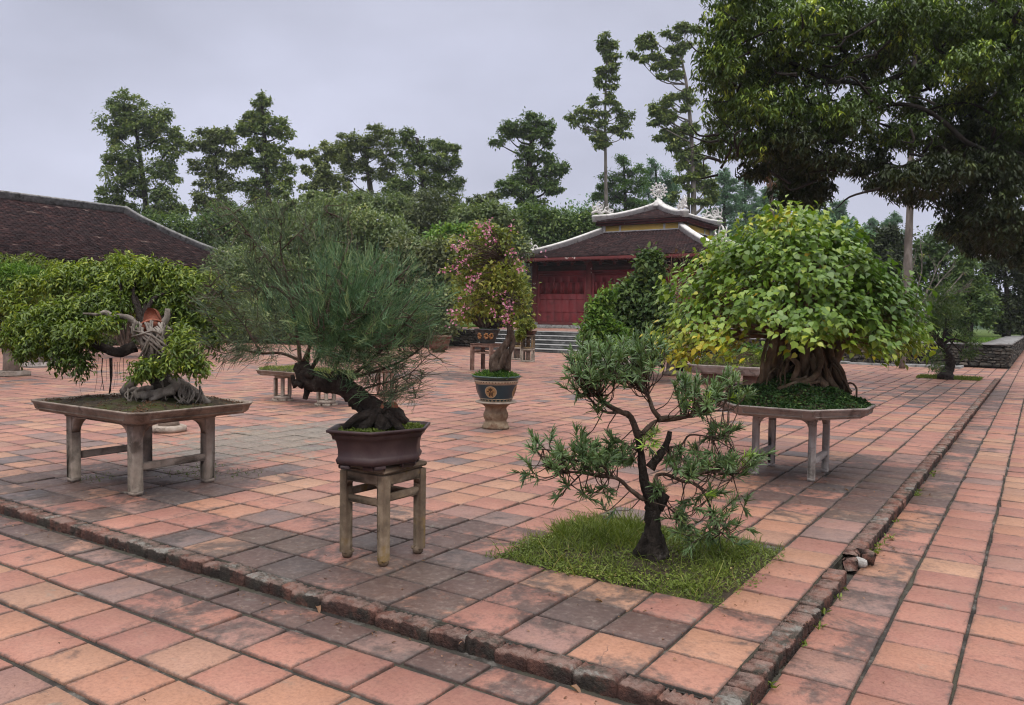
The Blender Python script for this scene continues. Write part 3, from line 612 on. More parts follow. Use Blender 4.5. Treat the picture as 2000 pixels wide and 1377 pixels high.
# weeds and dirt along the foot of the kerb
wl = Leaves()
for _ in range(24):
    yy = rng.choice([3.35, 4.0, 4.55, 5.0, 5.9, 6.3, 6.9, 8.2, 9.4]) + rng.normal(0, .12); c = V3(-.925 + abs(rng.normal(0, .02)), yy, LOW)
    k = rng.integers(5, 14); wl.add(c + rng.normal(0, .012, (k, 3)) * V3(1, 1, .2), rng.normal(0, 1, (k, 3)) * V3(.7, .7, .2) + V3(0, 0, .7), sph(k) + Z, rng.uniform(.02, .05, k), rng.uniform(.006, .014, k), rng.uniform(.2, .8, k))
for c in [G(355, 925), G(480, 925), G(400, 912), G(395, 930), G(190, 935)]:
    k = 60; q = c + rng.normal(0, .11, (k, 3)) * V3(1, 1, 0); wl.add(q, rng.normal(0, 1, (k, 3)) * V3(.6, .6, .2) + V3(0, 0, .6), sph(k) + Z, rng.uniform(.015, .04, k), .006, rng.uniform(0, .5, k))
o = wl.build('weeds', M['lf_grass'], 'lan'); o['kind'] = 'stuff'

# ------------------------------------------------------------------ terrace, walls, steps
TZ = .93
b = MB(); b.box((-90, 34.35, -.3), (-1.3, 140, TZ - .03)); struct(b.build('terrace', M['lawn']))
paving('terrace_paving', -29.5, -13, 34.4, 44.9, TZ + .03, .355, .345, .014, .012, 'y', .2, dirt_y=lambda x, y: .0)
b = MB(); b.box((-29.5, 34.38, TZ - .05), (-13, 46, TZ + .008)); struct(b.build('terrace_bed', M['mortar']))
def wall(name, label, x0, x1, y0, y1, ztop, cap=.07, z0=-.05, seg=1.1):
    t = thing(name, label, 'wall', ((x0 + x1) / 2, (y0 + y1) / 2, 0))
    n = int(max(1, abs(x1 - x0) / .35)); m = int(max(1, abs(y1 - y0) / .35))
    b = MB(); b.box((x0, y0, z0), (x1, y1, ztop - cap)); 
    o = b.build('masonry', M['stone_wall'], t)
    # protruding individual stones break up the flat face
    b = MB()
    L_ = max(x1 - x0, y1 - y0); horiz = (x1 - x0) > (y1 - y0)
    zz = .06
    while zz < ztop - cap - .04:
        u = 0; hh = rng.uniform(.09, .17)
        while u < L_ - .1:
            l = rng.uniform(.16, .42)
            pr = rng.uniform(.0, .035)
            if horiz: b.obox((x0 + u + l / 2, y0 - pr / 2, zz + hh / 2), (l - .025, .05 + pr, hh - .02), np.eye(3), .018, rng.random(), .008)
            else: b.obox((x1 + pr / 2, y0 + u + l / 2, zz + hh / 2), (.05 + pr, l - .025, hh - .02), np.eye(3), .018, rng.random(), .008)
            u += l
        zz += hh
    b.build('face_stones', M['stone_wall'], t)
    b = MB(); u = 0
    while u < L_:
        l = min(rng.uniform(.8, 1.3), L_ - u)
        if horiz: b.box((x0 + u + .004, y0 - .07, ztop - cap), (x0 + u + l - .004, y1 + .03, ztop + rng.normal(0, .004)), .01)
        else: b.box((x0 - .03, y0 + u + .004, ztop - cap), (x1 + .06, y0 + u + l - .004, ztop + rng.normal(0, .004)), .01)
        u += l
    b.build('coping', M['cap_stone'], t); return t
wall('stone_wall', 'low dark rubble wall with grey coping left of the temple steps', -40, -22.9, 34.0, 34.4, TZ + .04)
wall('stone_wall', 'long low rubble wall behind the big leafy bonsai right of the steps', -14.2, -4.6, 33.6, 34.4, TZ - .02)
wall('stone_wall', 'corner stretch of rubble wall under the raised lawn beside the walkway', -4.55, -1.0, 34.2, 34.6, TZ)
wall('stone_wall', 'side rubble wall with grey coping running along the right walkway', -1.75, -.95, 34.65, 62, TZ)
def steps(label, x0, x1, yf, n, rise, run, top):
    t = thing('stone_steps', label, 'steps', ((x0 + x1) / 2, yf, 0))
    for i in range(n):
        b = MB(); z1 = rise * (i + 1); b.box((x0, yf + i * run, -.05 if i == 0 else rise * i - .02), (x1, yf + n * run + .9, z1 - .04)); o = b.build('riser', M['step_stone'], t)
        b = MB(); b.box((x0 - .01, yf + i * run - .03, z1 - .04), (x1 + .01, yf + (i + 1) * run + .05 if i < n - 1 else yf + i * run + .5, z1), .008); b.build('tread', M['step_edge'], t)
steps('wide flight of stained grey stone steps leading up to the red temple', -22.9, -14.3, 31.35, 5, .19, .60, TZ)
steps('narrow flight of pale steps half hidden beneath the big leafy bonsai', -8.2, -6.7, 32.2, 4, .22, .3, TZ)
# pale slabs edging a strip of soil at the foot of the wall
t = thing('stone_edging', 'pale stone slabs edging a narrow soil strip before the right wall', 'edging', (-4.4, 32.8, 0))
b = MB(); b.box((-14, 32.55, -.02), (-2.35, 32.75, .10), .01); b.box((-2.55, 32.75, -.02), (-2.35, 33.9, .10), .01); b.box((-14, 33.4, -.02), (-6.2, 33.58, .10), .01); b.box((-4.4, 32.75, -.02), (-2.56, 33.55, .099), .01); b.box((-9.5, 32.75, -.02), (-6.2, 33.38, .099), .01); b.build('slab', M['cap_stone'], t)
b = MB(); b.box((-6.2, 32.76, -.02), (-4.4, 33.5, .05)); b.build('soil_strip', M['soil'], t)
# far garden ground behind, left: bed of plants
b = MB(); b.box((-120, 6, -.05), (-34.05, 34, .35)); struct(b.build('garden_bed', M['earth']))

# ------------------------------------------------------------------ temple and hall
def roof_face(mb, el, er, tl, tr, rows, tw, sag=.0, thick=.035, up=None):
    """tiled roof slope from eave (el->er) to top (tl->tr), each tile its own tilted slab"""
    el, er, tl, tr = (np.array(p, float) for p in (el, er, tl, tr))
    nrm = unit(np.cross(er - el, tl - el)); nrm = nrm if nrm[2] > 0 else -nrm
    def P(u, t):
        lo = el + (er - el) * u; hi = tl + (tr - tl) * u
        p = lo + (hi - lo) * t; return p + V3(0, 0, -sag * math.sin(math.pi * t) ** 1.0)
    for r in range(rows):
        t0, t1 = r / rows, min((r + 1.25) / rows, 1)
        w_ = np.linalg.norm(P(1, t0) - P(0, t0)); n = max(1, int(w_ / tw)); off = .5 * (r % 2)
        ed = [max(0, min(1, (k + off) / n)) for k in range(-1, n + 1)]
        rowtone = rng.normal(0, .06)
        for u0, u1 in zip(ed[:-1], ed[1:]):
            if u1 - u0 < 1e-4: continue
            g_ = (u1 - u0) * .03; k = rng.uniform(.5, 1.3) * thick
            lft = rng.normal(0, .006)
            a0, a1 = P(u0 + g_, t0) + nrm * (k + lft), P(u1 - g_, t0) + nrm * (k - lft)
            b0, b1 = P(u1, t1) + nrm * .004, P(u0, t1) + nrm * .004
            c0, c1 = P(u0 + g_, t0) - nrm * .02, P(u1 - g_, t0) - nrm * .02
            rr = min(1, max(0, rng.beta(2, 2.4) + rowtone))
            mb.add([a0, a1, b0, b1, c0, c1], [(0, 1, 2, 3), (4, 5, 1, 0)], rr)
def ridge(mb, pts, w_, h, n=4):
    """plastered ridge of rounded section along a polyline"""
    P, _ = spline(pts, 1, n); T = unit(np.gradient(P, axis=0)); R = []
    prof = [(-w_ / 2, -.10), (-w_ / 2, h * .55), (-w_ * .62, h * .62), (-w_ * .5, h * .9), (-w_ * .2, h), (w_ * .2, h), (w_ * .5, h * .9), (w_ * .62, h * .62), (w_ / 2, h * .55), (w_ / 2, -.10)]
    for p, t_ in zip(P, T):
        s_ = unit(np.cross(t_, Z)); u = np.cross(s_, t_); R.append([p + s_ * a + u * c for a, c in prof])
    mb.rings(R)
def scroll(mb, c, ux, uz, flip=1, s=1.0):
    """plaster scrollwork dragon: s-curves and curls in the plane ux/uz, real thickness"""
    def cv(pts, r0, r1): mb.tube([c + ux * (x * flip * s) + uz * (z * s) for x, z in pts], np.linspace(r0 * s, r1 * s, len(pts)), 7, .15, 4)
    def curl(cx_, cz_, r, a0, turns, t0=.07, t1=.03, dirn=1):
        k = 12; cv([(cx_ + r * (1 - .75 * i / k) * math.cos(a0 + dirn * turns * 6.283 * i / k), cz_ + r * (1 - .75 * i / k) * math.sin(a0 + dirn * turns * 6.283 * i / k)) for i in range(k + 1)], t0, t1)
    cv([(-1.0, .05), (-.6, .25), (-.2, .10), (.2, .28), (.6, .12), (.95, .10)], .12, .08)
    curl(-.75, .42, .26, -1.2, 1.25, .08, .03); curl(-.25, .62, .28, -.8, 1.2, .08, .03, -1); curl(.3, .45, .26, -1.5, 1.2, .075, .03); curl(.78, .32, .2, -1.8, 1.1, .07, .03, -1)
    cv([(-.55, .3), (-.62, .7), (-.45, 1.0), (-.25, 1.12)], .09, .03); cv([(-.1, .4), (.0, .75), (-.1, 1.05)], .07, .02); cv([(-.8, .5), (-.95, .75), (-.85, 1.0)], .07, .02)
    cv([(.35, .6), (.5, .78), (.42, .95)], .06, .02); cv([(-.2, .1), (-.35, .45), (-.12, .7)], .1, .06); cv([(.05, .15), (.12, .4), (.3, .3)], .08, .05)
def temple():
    xs = [-27.8, -23.82, -19.88, -15.9]; yf = 45.0; half = 5.95; cx_, cy_ = -21.85, 50.95; z0 = TZ + .03
    t = thing('temple', 'two tiered dark red temple with tiled hip roofs and white ridges', 'temple', (cx_, cy_, z0))
    b = MB(); b.box((cx_ - half - 1.0, yf - .9, z0 - .02), (cx_ + half + 1, cy_ + half + .8, z0 + .20), .02); b.build('plinth', M['cap_stone'], t)
    zb = z0 + .20; zt = 5.2
    # columns
    for i, x in enumerate(xs):
        b = MB(); b.box((x - .19, yf - .12, zb + .16), (x + .19, yf + .26, zt), .02); o = b.build('column', M['red_peel'], t)
        b = MB(); b.box((x - .27, yf - .2, zb), (x + .27, yf + .34, zb + .16), .03); b.build('column_base', M['cap_stone'], o)
    for x in (cx_ - half, cx_ + half):
        b = MB(); b.box((x - .15, yf + .27, zb), (x + .15, cy_ + half, zt)); b.build('side_wall', M['red_paint'], t)
    b = MB(); b.box((cx_ - half + .16, cy_ + half - .3, zb), (cx_ + half - .16, cy_ + half, zt)); b.build('back_wall', M['red_paint'], t)
    b = MB(); b.box((xs[0] + .2, yf + .5, zb), (xs[-1] - .2, yf + .6, zt)); b.build('inner_wall', M['dark_wood'], t)
    # door bays: sill, frame, six leaves each with a barred opening
    for x0, x1 in zip(xs[:-1], xs[1:]):
        xa, xb = x0 + .2, x1 - .2
        b = MB(); b.box((xa, yf - .06, zb), (xb, yf + .2, zb + .2), .015); b.build('door_sill', M['red_peel'], t)
        b = MB(); b.box((xa, yf - .04, 4.42), (xb, yf + .18, 4.62), .015); b.box((xa, yf - .02, zb + .2), (xa + .14, yf + .16, 4.42), .01); b.box((xb - .14, yf - .02, zb + .2), (xb, yf + .16, 4.42), .01); b.box((xa, yf + .02, 4.3), (xb, yf + .14, 4.42), .01); b.build('door_frame', M['red_paint'], t)
        b = MB(); b.box((xa, yf + .04, 4.62), (xb, yf + .12, 5.0)); b.build('frieze_board', M['dark_wood'], t)
        lw = (xb - xa - .28) / 6; zl0, zl1 = zb + .205, 4.295; gz0, gz1 = zl0 + 1.78, zl1 - .42
        for k in range(6):
            l0 = xa + .14 + k * lw; l1 = l0 + lw
            b = MB(); s_ = .15
            b.box((l0 + .004, yf + .062, zl0), (l1 - .004, yf + .10, gz0 - .003), .004); b.box((l0 + .004, yf + .062, gz1 + .003), (l1 - .004, yf + .10, zl1), .004)
            b.box((l0 + .004, yf + .062, gz0 - .002), (l0 + s_, yf + .10, gz1 + .002)); b.box((l1 - s_, yf + .062, gz0 - .002), (l1 - .004, yf + .10, gz1 + .002))
            for za in (zl0 + .6, gz0 - .36): b.box((l0 + .006, yf + .055, za), (l1 - .006, yf + .0615, za + .035))
            d = b.build('door_leaf', M['red_paint'], t)
            b = MB()
            for q in range(4): xx = l0 + s_ + (q + .5) * (lw - 2 * s_) / 4; b.box((xx - .011, yf + .06, gz0), (xx + .011, yf + .095, gz1))
            b.build('lattice', M['red_paint'], d)
            b = MB(); b.box((l0 + s_, yf + .105, gz0 - .02), (l1 - s_, yf + .12, gz1 + .02)); b.build('shadow_board', M['dark_wood'], d)
    # eave beams, rafters and fascia of the lower roof
    e = half + 1.0; ze = 5.30
    b = MB(); b.box((xs[0] - .3, yf - .1, 5.02), (xs[-1] + .3, yf + .22, zt + .02), .01); b.build('eave_beam', M['dark_wood'], t)
    for x in xs + [(p + q) / 2 for p, q in zip(xs[:-1], xs[1:])] + [xs[0] + 1, xs[0] + 3, xs[1] + 1, xs[1] + 3, xs[2] + 1, xs[2] + 3]:
        b = MB(); b.box((x - .05, yf - .85, 5.10), (x + .05, yf - .11, 5.24), .01); b.box((x - .09, yf - .55, 4.92), (x + .09, yf - .42, 5.10), .02); b.build('bracket', M['red_peel'], t)
    def fascia(hx, z, w_, name):
        b = MB()
        for sx_, sy in ((0, -1), (0, 1), (-1, 0), (1, 0)):
            if sy: b.box((cx_ - hx - (.05 if sy else 0), cy_ + sy * hx - .03, z - w_), (cx_ + hx + .05, cy_ + sy * hx + .03, z), .004)
            else: b.box((cx_ + sx_ * hx - .03, cy_ - hx + .032, z - w_), (cx_ + sx_ * hx + .03, cy_ + hx - .032, z), .004)
        # scalloped lower edge on the front
        n = int(2 * hx / .22)
        for i in range(n):
            x = cx_ - hx + (i + .5) * 2 * hx / n; b.prism([(x - .09, cy_ - hx - .028), (x + .09, cy_ - hx - .028), (x + .09, cy_ - hx + .02), (x - .09, cy_ - hx + .02)], z - w_ - .07, z - w_ - .002)
        return b.build(name, M['red_peel'] if w_ < .2 else M['red_paint'], t)
    fascia(e - .04, ze + .10, .17, 'fascia')
    b = MB(); b.box((cx_ - e + .02, cy_ - e + .02, ze - .03), (cx_ + e - .02, cy_ + e - .02, ze + .02)); b.build('soffit', M['dark_wood'], t)
    ui = 2.75; zu = 7.30
    def roof(hx, zlo, hi, zhi, rows, sag, tw, name):
        b = MB(); lift = .18 if hi > .5 else .10
        c4 = [V3(cx_ - hx, cy_ - hx, zlo), V3(cx_ + hx, cy_ - hx, zlo), V3(cx_ + hx, cy_ + hx, zlo), V3(cx_ - hx, cy_ + hx, zlo)]
        d4 = [V3(cx_ - hi, cy_ - hi, zhi), V3(cx_ + hi, cy_ - hi, zhi), V3(cx_ + hi, cy_ + hi, zhi), V3(cx_ - hi, cy_ + hi, zhi)]
        for k in range(4): roof_face(b, c4[k], c4[(k + 1) % 4], d4[k], d4[(k + 1) % 4], rows, tw, sag)
        # deck under the tiles
        b.add(np.array(c4 + d4) - V3(0, 0, .05 + sag), [(0, 1, 5, 4), (1, 2, 6, 5), (2, 3, 7, 6), (3, 0, 4, 7)], .05)
        return b.build(name, M['roof_tile'], t), c4, d4
    _, c4, d4 = roof(e, ze + .14, ui, zu, 30, .16, .21, 'lower_roof')
    for k in range(4):
        b = MB(); m = (c4[k] + d4[k]) / 2 - V3(0, 0, .15); out = unit((c4[k] - d4[k]) * V3(1, 1, 0))
        ridge(b, [d4[k] + V3(0, 0, .02), (d4[k] + m) / 2 - V3(0, 0, .02), m, (m + c4[k]) / 2 - V3(0, 0, .03), c4[k] + out * .1 + V3(0, 0, .02)], .34, .34); b.build('roof_ridge', M['white_stucco'], t, smooth=False)
        b = MB(); scroll(b, c4[k] * .93 + d4[k] * .07 + V3(0, 0, .30) - out * .25, -out, Z, 1, .95); b.build('ridge_dragon', M['white_stucco'], t, smooth=True)
    # upper storey: yellow frieze between white pilasters
    uh = 2.68; zc = 7.75
    b = MB(); b.box((cx_ - uh, cy_ - uh, 6.6), (cx_ + uh, cy_ + uh, zc)); b.build('upper_wall', M['yellow_wall'], t)
    for sx_, sy in ((-1, -1), (1, -1), (1, 1), (-1, 1)): b = MB(); b.box((cx_ + sx_ * uh - .12, cy_ + sy * uh - .12, 6.7), (cx_ + sx_ * uh + .12, cy_ + sy * uh + .12, zc)); b.build('pilaster', M['white_stucco'], t)
    for f in (-.5, .53): b = MB(); b.box((cx_ + f * 2 * uh * .56 - .07, cy_ - uh - .03, 7.0), (cx_ + f * 2 * uh * .56 + .07, cy_ - uh + .02, zc - .002)); b.build('pilaster', M['white_stucco'], t); b = MB(); b.box((cx_ + uh - .02, cy_ + f * 2 * uh * .56 - .07, 7.0), (cx_ + uh + .03, cy_ + f * 2 * uh * .56 + .07, zc - .002)); b.build('pilaster', M['white_stucco'], t)
    b = MB(); b.box((cx_ - uh + .125, cy_ - uh - .06, 7.1), (cx_ + uh - .125, cy_ - uh + .02, 7.37), .01); b.box((cx_ + uh - .02, cy_ - uh + .125, 7.1), (cx_ + uh + .06, cy_ + uh - .125, 7.37), .01)
    b.build('base_band', M['white_stucco'], t)
    ue = 3.18; z2 = 7.98
    b = MB(); b.box((cx_ - ue + .1, cy_ - ue + .1, zc - .03), (cx_ + ue - .1, cy_ + ue - .1, z2), .01); b.build('upper_eave', M['red_peel'], t)
    _, c4, d4 = roof(ue, z2 + .04, .06, 9.10, 16, .10, .2, 'upper_roof')
    for k in range(4):
        b = MB(); m = (c4[k] + d4[k]) / 2 - V3(0, 0, .12); out = unit((c4[k] - d4[k]) * V3(1, 1, 0))
        ridge(b, [d4[k] + V3(0, 0, .05), (d4[k] + m) / 2 - V3(0, 0, .02), m, (m + c4[k]) / 2 - V3(0, 0, .03), c4[k] + out * .08 + V3(0, 0, .06)], .34, .36); b.build('roof_ridge', M['white_stucco'], t)
        b = MB(); scroll(b, c4[k] * .86 + d4[k] * .14 + V3(0, 0, .33), -out, Z, 1, .78); b.build('ridge_dragon', M['white_stucco'], t, smooth=True)
    b = MB(); b.lathe([(.48, 0), (.52, .10), (.40, .18), (.42, .28), (.28, .36), (.24, .46), (.14, .5), (.12, .58)], (cx_, cy_, 9.14), 20); b.build('finial_base', M['white_stucco'], t)
    # wheel of twelve spokes with knobs
    wz = 9.14 + 1.10; f = unit(CAM - V3(cx_, cy_, 1.6)); u = unit(np.cross(f, Z)); cw = V3(cx_, cy_, wz)
    b = MB()
    for k in range(12):
        a = k * math.pi / 6 + .13; d = u * math.cos(a) + Z * math.sin(a); b.tube([cw, cw + d * .54], .04, 6)
        q = cw + d * .52; b.lathe([(.02, -.075), (.07, -.045), (.08, 0), (.07, .045), (.02, .075)], q, 8)
    b.tube([cw + (u * math.cos(a) + Z * math.sin(a)) * .38 for a in np.linspace(0, 6.283, 25)], .05, 6, 0, 1); b.lathe([(.02, -.13), (.13, -.08), (.16, 0), (.13, .08), (.02, .13)], cw, 12)
    b.build('dharma_wheel', M['white_stucco'], t, smooth=True)
temple()
def hall():
    ex, ey, ez = -47.9, 28.75, 7.75
    t = thing('hall', 'long low hall with dark weathered tile roof at the left', 'building', (ex, 10, 0))
    b = MB(); run, zlo = 6.8, 4.2
    roof_face(b, (ex + run, -6, zlo), (ex + run, ey + run, zlo), (ex, -6, ez), (ex, ey, ez), 52, .26, .40, .045)
    roof_face(b, (ex + run, ey + run, zlo), (ex - run, ey + run, zlo), (ex, ey, ez), (ex - .1, ey, ez), 40, .4, .40, .045)
    for sg in (1, -1): roof_face(b, (ex + sg * run, -6, zlo - .10), (ex + sg * run, ey + run, zlo - .10), (ex, -6, ez - .10), (ex, ey, ez - .10), 14, 900, .40, .0)
    roof_face(b, (ex + run, ey + run, zlo - .10), (ex - run, ey + run, zlo - .10), (ex, ey, ez - .10), (ex - .1, ey, ez - .10), 14, 900, .40, .0)
    b.build('roof', M['roof_tile'], t)
    b = MB(); ridge(b, [V3(ex, -6, ez + .05), V3(ex, 10, ez), V3(ex, ey + .1, ez + .02)], .42, .34, 3); b.build('ridge', M['cap_stone'], t)
    hp = [(d, ez + (zlo - ez) * d / run - .40 * math.sin(math.pi * d / run) + .10 + (.10 if d < .2 else 0)) for d in np.linspace(0, run, 12)]
    b = MB(); ridge(b, [V3(ex + d, ey + d, z - .12) for d, z in hp], .34, .36, 2); b.build('hip_ridge', M['cap_stone'], t)
    b = MB(); b.box((ex - 5.6, -5, -.05), (ex + 5.6, ey + 5.4, 3.9)); b.build('wall', M['far_wall'], t)
hall()

# ================================================================== tables, stands, pots
def octo(cx_, cy_, hx, hy, cxx, cyy):
    return [(cx_ - hx + cxx, cy_ - hy), (cx_ + hx - cxx, cy_ - hy), (cx_ + hx, cy_ - hy + cyy), (cx_ + hx, cy_ + hy - cyy), (cx_ + hx - cxx, cy_ + hy), (cx_ - hx + cxx, cy_ + hy), (cx_ - hx, cy_ + hy - cyy), (cx_ - hx, cy_ - hy + cyy)]
def ringpoly(poly, s, z, dx=None):
    p = np.array(poly); c = p.mean(0); q = (p - c)
    if dx is not None:
        l = np.linalg.norm(q, axis=1, keepdims=True); q = q * (1 + dx / l)
    else: q = q * s
    return np.c_[q + c, np.full(len(p), z)]
def tray(name, label, poly, z0, z1, mat, group=None, rimw=.03, flare=.05):
    """shallow tray: foot, flared wall with a sunk panel, lip; returns thing and inner polygon"""
    c = np.array(poly).mean(0); t = thing(name, label, 'tray', (*c, z0), group)
    b = MB(); h = z1 - z0
    prof = [(-flare - .02, 0), (-flare - .02, h * .12), (-flare, h * .12), (-flare + .004, h * .2), (-flare * .7, h * .24), (-flare * .35, h * .74), (-flare * .12, h * .78), (-flare * .1, h * .86), (0, h * .88), (0, h), (-rimw, h), (-rimw - .02, h * .72)]
    b.rings([ringpoly(poly, 1, z0 + z, d) for d, z in prof], True, (True, True)); b.build('tray_body', M[mat], t)
    # raised panel moulding on each long side
    b = MB(); p = np.array(poly); n = len(p)
    for i in range(n):
        a, d = ringpoly(poly, 1, 0, -flare * .5)[[i, (i + 1) % n]]; L_ = np.linalg.norm(d - a)
        if L_ < .3: continue
        u = (d - a) / L_; nn = V3(u[1], -u[0], 0); R = np.array([u, nn, Z]).T
        ctr = (a + d) / 2 + V3(0, 0, z0 + h * .5)
        for dz in (-h * .22, h * .22): b.obox(ctr + V3(0, 0, dz) - nn * dz * (-.18), (L_ - .12, .012, .010), R, .003)
        for du in (-1, 1): b.obox(ctr + u * du * (L_ / 2 - .065), (.010, .012, h * .42), R, .003)
    b.build('panel_moulding', M[mat], t)
    return t
def moss_top(parent, poly, z, rise, mat_s, mat_l, n, ln, inset=.05, name='moss', tpl='lan', bumps=6, ctr=None, lay=.5, rr=(0, 1), skirt=0, wd=.5, pk=1.6):
    """mounded soil surface with small leaves growing on it"""
    p = np.array(poly); c = p.mean(0); cc = np.array(ctr) if ctr is not None else c
    rings = []; K = 9
    hs = lambda s: (1 - s ** pk)
    for k in range(K):
        s = 1 - k / (K - 1) * .985
        q = (p - c) * (s * (1 - inset / np.linalg.norm(p - c, axis=1).mean())) + c + (cc - c) * (1 - s)
        # subdivide ring
        m = len(q); qq = np.vstack([np.linspace(q[i], q[(i + 1) % m], 6, endpoint=False) for i in range(m)])
        hh = rise * hs(s) + (.012 + .10 * rise) * (np.sin(qq[:, 0] * 13 + 1) * np.cos(qq[:, 1] * 11)) * (s < .98)
        rings.append(np.c_[qq, z + hh])
    b = MB(); b.rings(rings, True, (False, True)); o = b.build('soil', M[mat_s], parent, smooth=True)
    if n:
        L_ = Leaves(); R = np.array(rings); k = rng.integers(0, K - 1, n * 3); wgt = 1 - k / (K - 1); keep = rng.random(n * 3) < wgt; k = k[keep][:n]; m = len(k)
        j = rng.integers(0, R.shape[1], m); a = rng.random(m)[:, None]; bb = rng.random(m)[:, None]
        j2 = (j + 1) % R.shape[1]
        q = (R[k, j] * (1 - a) + R[k, j2] * a) * (1 - bb) + (R[k + 1, j] * (1 - a) + R[k + 1, j2] * a) * bb
        patch = np.sin(q[:, 0] * 9) * np.sin(q[:, 1] * 8 + 2) * .15
        L_.add(q + V3(0, 0, .004), rng.normal(0, 1, (m, 3)) * V3(1, 1, .35) + V3(0, 0, lay), Z + rng.normal(0, .5, (m, 3)), ln * rng.uniform(.6, 1.4, m), ln * wd * rng.uniform(.7, 1.2, m), rng.uniform(rr[0], rr[1], m) + patch)
        L_.build(name, M[mat_l], tpl, parent)
    return o
def table(name, label, xs, ys, ztop, mat, leg=.10, apron=.05, strz=.22, corner=.09, over=.0):
    """four-legged cast table with rounded brackets and end stretchers"""
    x0, x1 = xs; y0, y1 = ys; t = thing(name, label, 'table', ((x0 + x1) / 2, (y0 + y1) / 2, PLAT)); h = leg / 2
    for x, sx_ in ((x0, 1), (x1, -1)):
        for y, sy in ((y0, 1), (y1, -1)):
            b = MB(); b.prism([(x - h * .9, y - h * .9), (x + h * .9, y - h * .9), (x + h * .9, y + h * .9), (x - h * .9, y + h * .9)], PLAT, PLAT + .03, 1.09)
            b.box((x - h, y - h, PLAT + .029), (x + h, y + h, ztop - apron), .004, None, .0015)
            for d in ((sx_, 0), (0, sy)):        # quarter-round bracket towards the inside
                pr = [(0, 0), (corner, 0)] + [(corner * (1 - math.sin(a)), -corner * (1 - math.cos(a)) - 0.0) for a in np.linspace(0, math.pi / 2, 6)][1:] 
                pts = [V3(x + d[0] * (h + u), y + d[1] * (h + u), ztop - apron + v) for u, v in pr]; nn = V3(d[1], d[0], 0) * (h * .8)
                b.rings([[p - nn for p in pts], [p + nn for p in pts]], True)
            b.build('leg', M[mat], t)
    b = MB()
    b.box((x0 - h - .01, y0 - h - .01, ztop - apron), (x1 + h + .01, y1 + h + .01, ztop), .008); b.build('table_top', M[mat], t)
    for x in (x0, x1):
        b = MB(); b.box((x - .028, y0 + h - .004, PLAT + strz), (x + .028, y1 - h + .004, PLAT + strz + .06), .006); b.build('stretcher', M[mat], t)
    return t
# --- left concrete table and its wide tray
table('concrete_table', 'grey concrete table carrying the gnarled grey rooted bonsai at the left', (-7.17, -6.22), (3.83, 4.52), .70, 'concrete', .088, .04, .20, .14)
LT = octo(-6.73, 4.22, .83, .60, .08, .08)
lt = tray('bonsai_tray', 'wide grey concrete tray of bare brown soil on the left table', LT, .703, .80, 'concrete')
moss_top(lt, LT, .775, .07, 'soil', 'lf_dead', 1500, .022, ctr=(-6.7, 4.4), rr=(-.4, .5), lay=.3)
# --- right concrete table and eight-sided tray
table('concrete_table', 'pale concrete table standing under the big heart leaved bonsai', (-2.33, -1.79), (7.98, 8.56), .70, 'pale_concrete', .064, .04, .16)
RT = octo(-2.06, 8.28, .74, .76, .39, .54)
rt = tray('bonsai_tray', 'pale eight sided concrete tray filled with a dark green creeper mound', RT, .703, .805, 'pale_concrete')
moss_top(rt, RT, .785, .255, 'soil', 'lf_moss', 15000, .026, ctr=(-2.1, 8.3), inset=.02, lay=.35, wd=.8, pk=1.3)
# --- wooden-looking stool with the dark six sided pot
def stool(name, label, xs, ys, ztop, mat, leg=.055, z0=PLAT, strz=.36, slab=.03, foot=True):
    x0, x1 = xs; y0, y1 = ys; t = thing(name, label, 'stool', ((x0 + x1) / 2, (y0 + y1) / 2, z0)); h = leg / 2
    for x, sx_ in ((x0, 1), (x1, -1)):
        for y, sy in ((y0, 1), (y1, -1)):
            b = MB(); b.box((x - h, y - h, z0 + .03), (x + h, y + h, ztop - slab - .012), .004, None, .001)
            if foot: b.lathe([(h * .75, 0), (h * 1.15, .012), (h * 1.2, .035), (h * .9, .05)], (x + sx_ * .006, y + sy * .006, z0), 12); b.obox((x + sx_ * h * .8, y + sy * h * .8, z0 + .04), (h * 1.1, h * 1.1, .022), np.eye(3), .006)
            b.build('leg', M[mat], t)
    ap = .062; za = ztop - slab - .012
    b = MB()
    for y in (y0, y1): b.box((x0 + h - .002, y - h + .004, za - ap), (x1 - h + .002, y + h - .004, za - .001), .006)
    for x in (x0, x1): b.box((x - h + .004, y0 + h - .002, za - ap), (x + h - .004, y1 - h + .002, za - .001), .006)
    for x, sx_ in ((x0, 1), (x1, -1)):
        for y, sy in ((y0, 1), (y1, -1)):
            for d in ((sx_, 0), (0, sy)):
                c = .035; pts = [V3(x + d[0] * (h + u), y + d[1] * (h + u), za - ap + v) for u, v in ((0, 0.001), (c, 0.001), (c * .45, -c * .12), (c * .12, -c * .45), (0, -c))]; nn = V3(d[1], d[0], 0) * (h * .8)
                b.rings([[p - nn for p in pts], [p + nn for p in pts]], True)
    b.build('apron', M[mat], t)
    for y in (y0, y1): b = MB(); b.box((x0 + h - .002, y - .017, z0 + strz), (x1 - h + .002, y + .017, z0 + strz + .045), .006, None, .0015); b.build('stretcher', M[mat], t)
    for x in (x0, x1): b = MB(); b.box((x - .017, y0 + h - .002, z0 + strz + .03), (x + .017, y1 - h + .002, z0 + strz + .075), .006, None, .0015); b.build('stretcher', M[mat], t)
    b = MB(); b.box((x0 - h - .005, y0 - h - .005, ztop - slab), (x1 + h + .005, y1 + h + .005, ztop), .008, None, .002); b.box((x0 - h + .02, y0 - h + .02, za), (x1 + h - .02, y1 + h - .02, ztop - slab - .0005)); b.build('seat_slab', M[mat], t)
    return t
stool('concrete_stool', 'tall ochre stained concrete stool under the dark six sided pot', (-3.60, -3.285), (3.62, 3.955), .675, 'brown_concrete', .058)
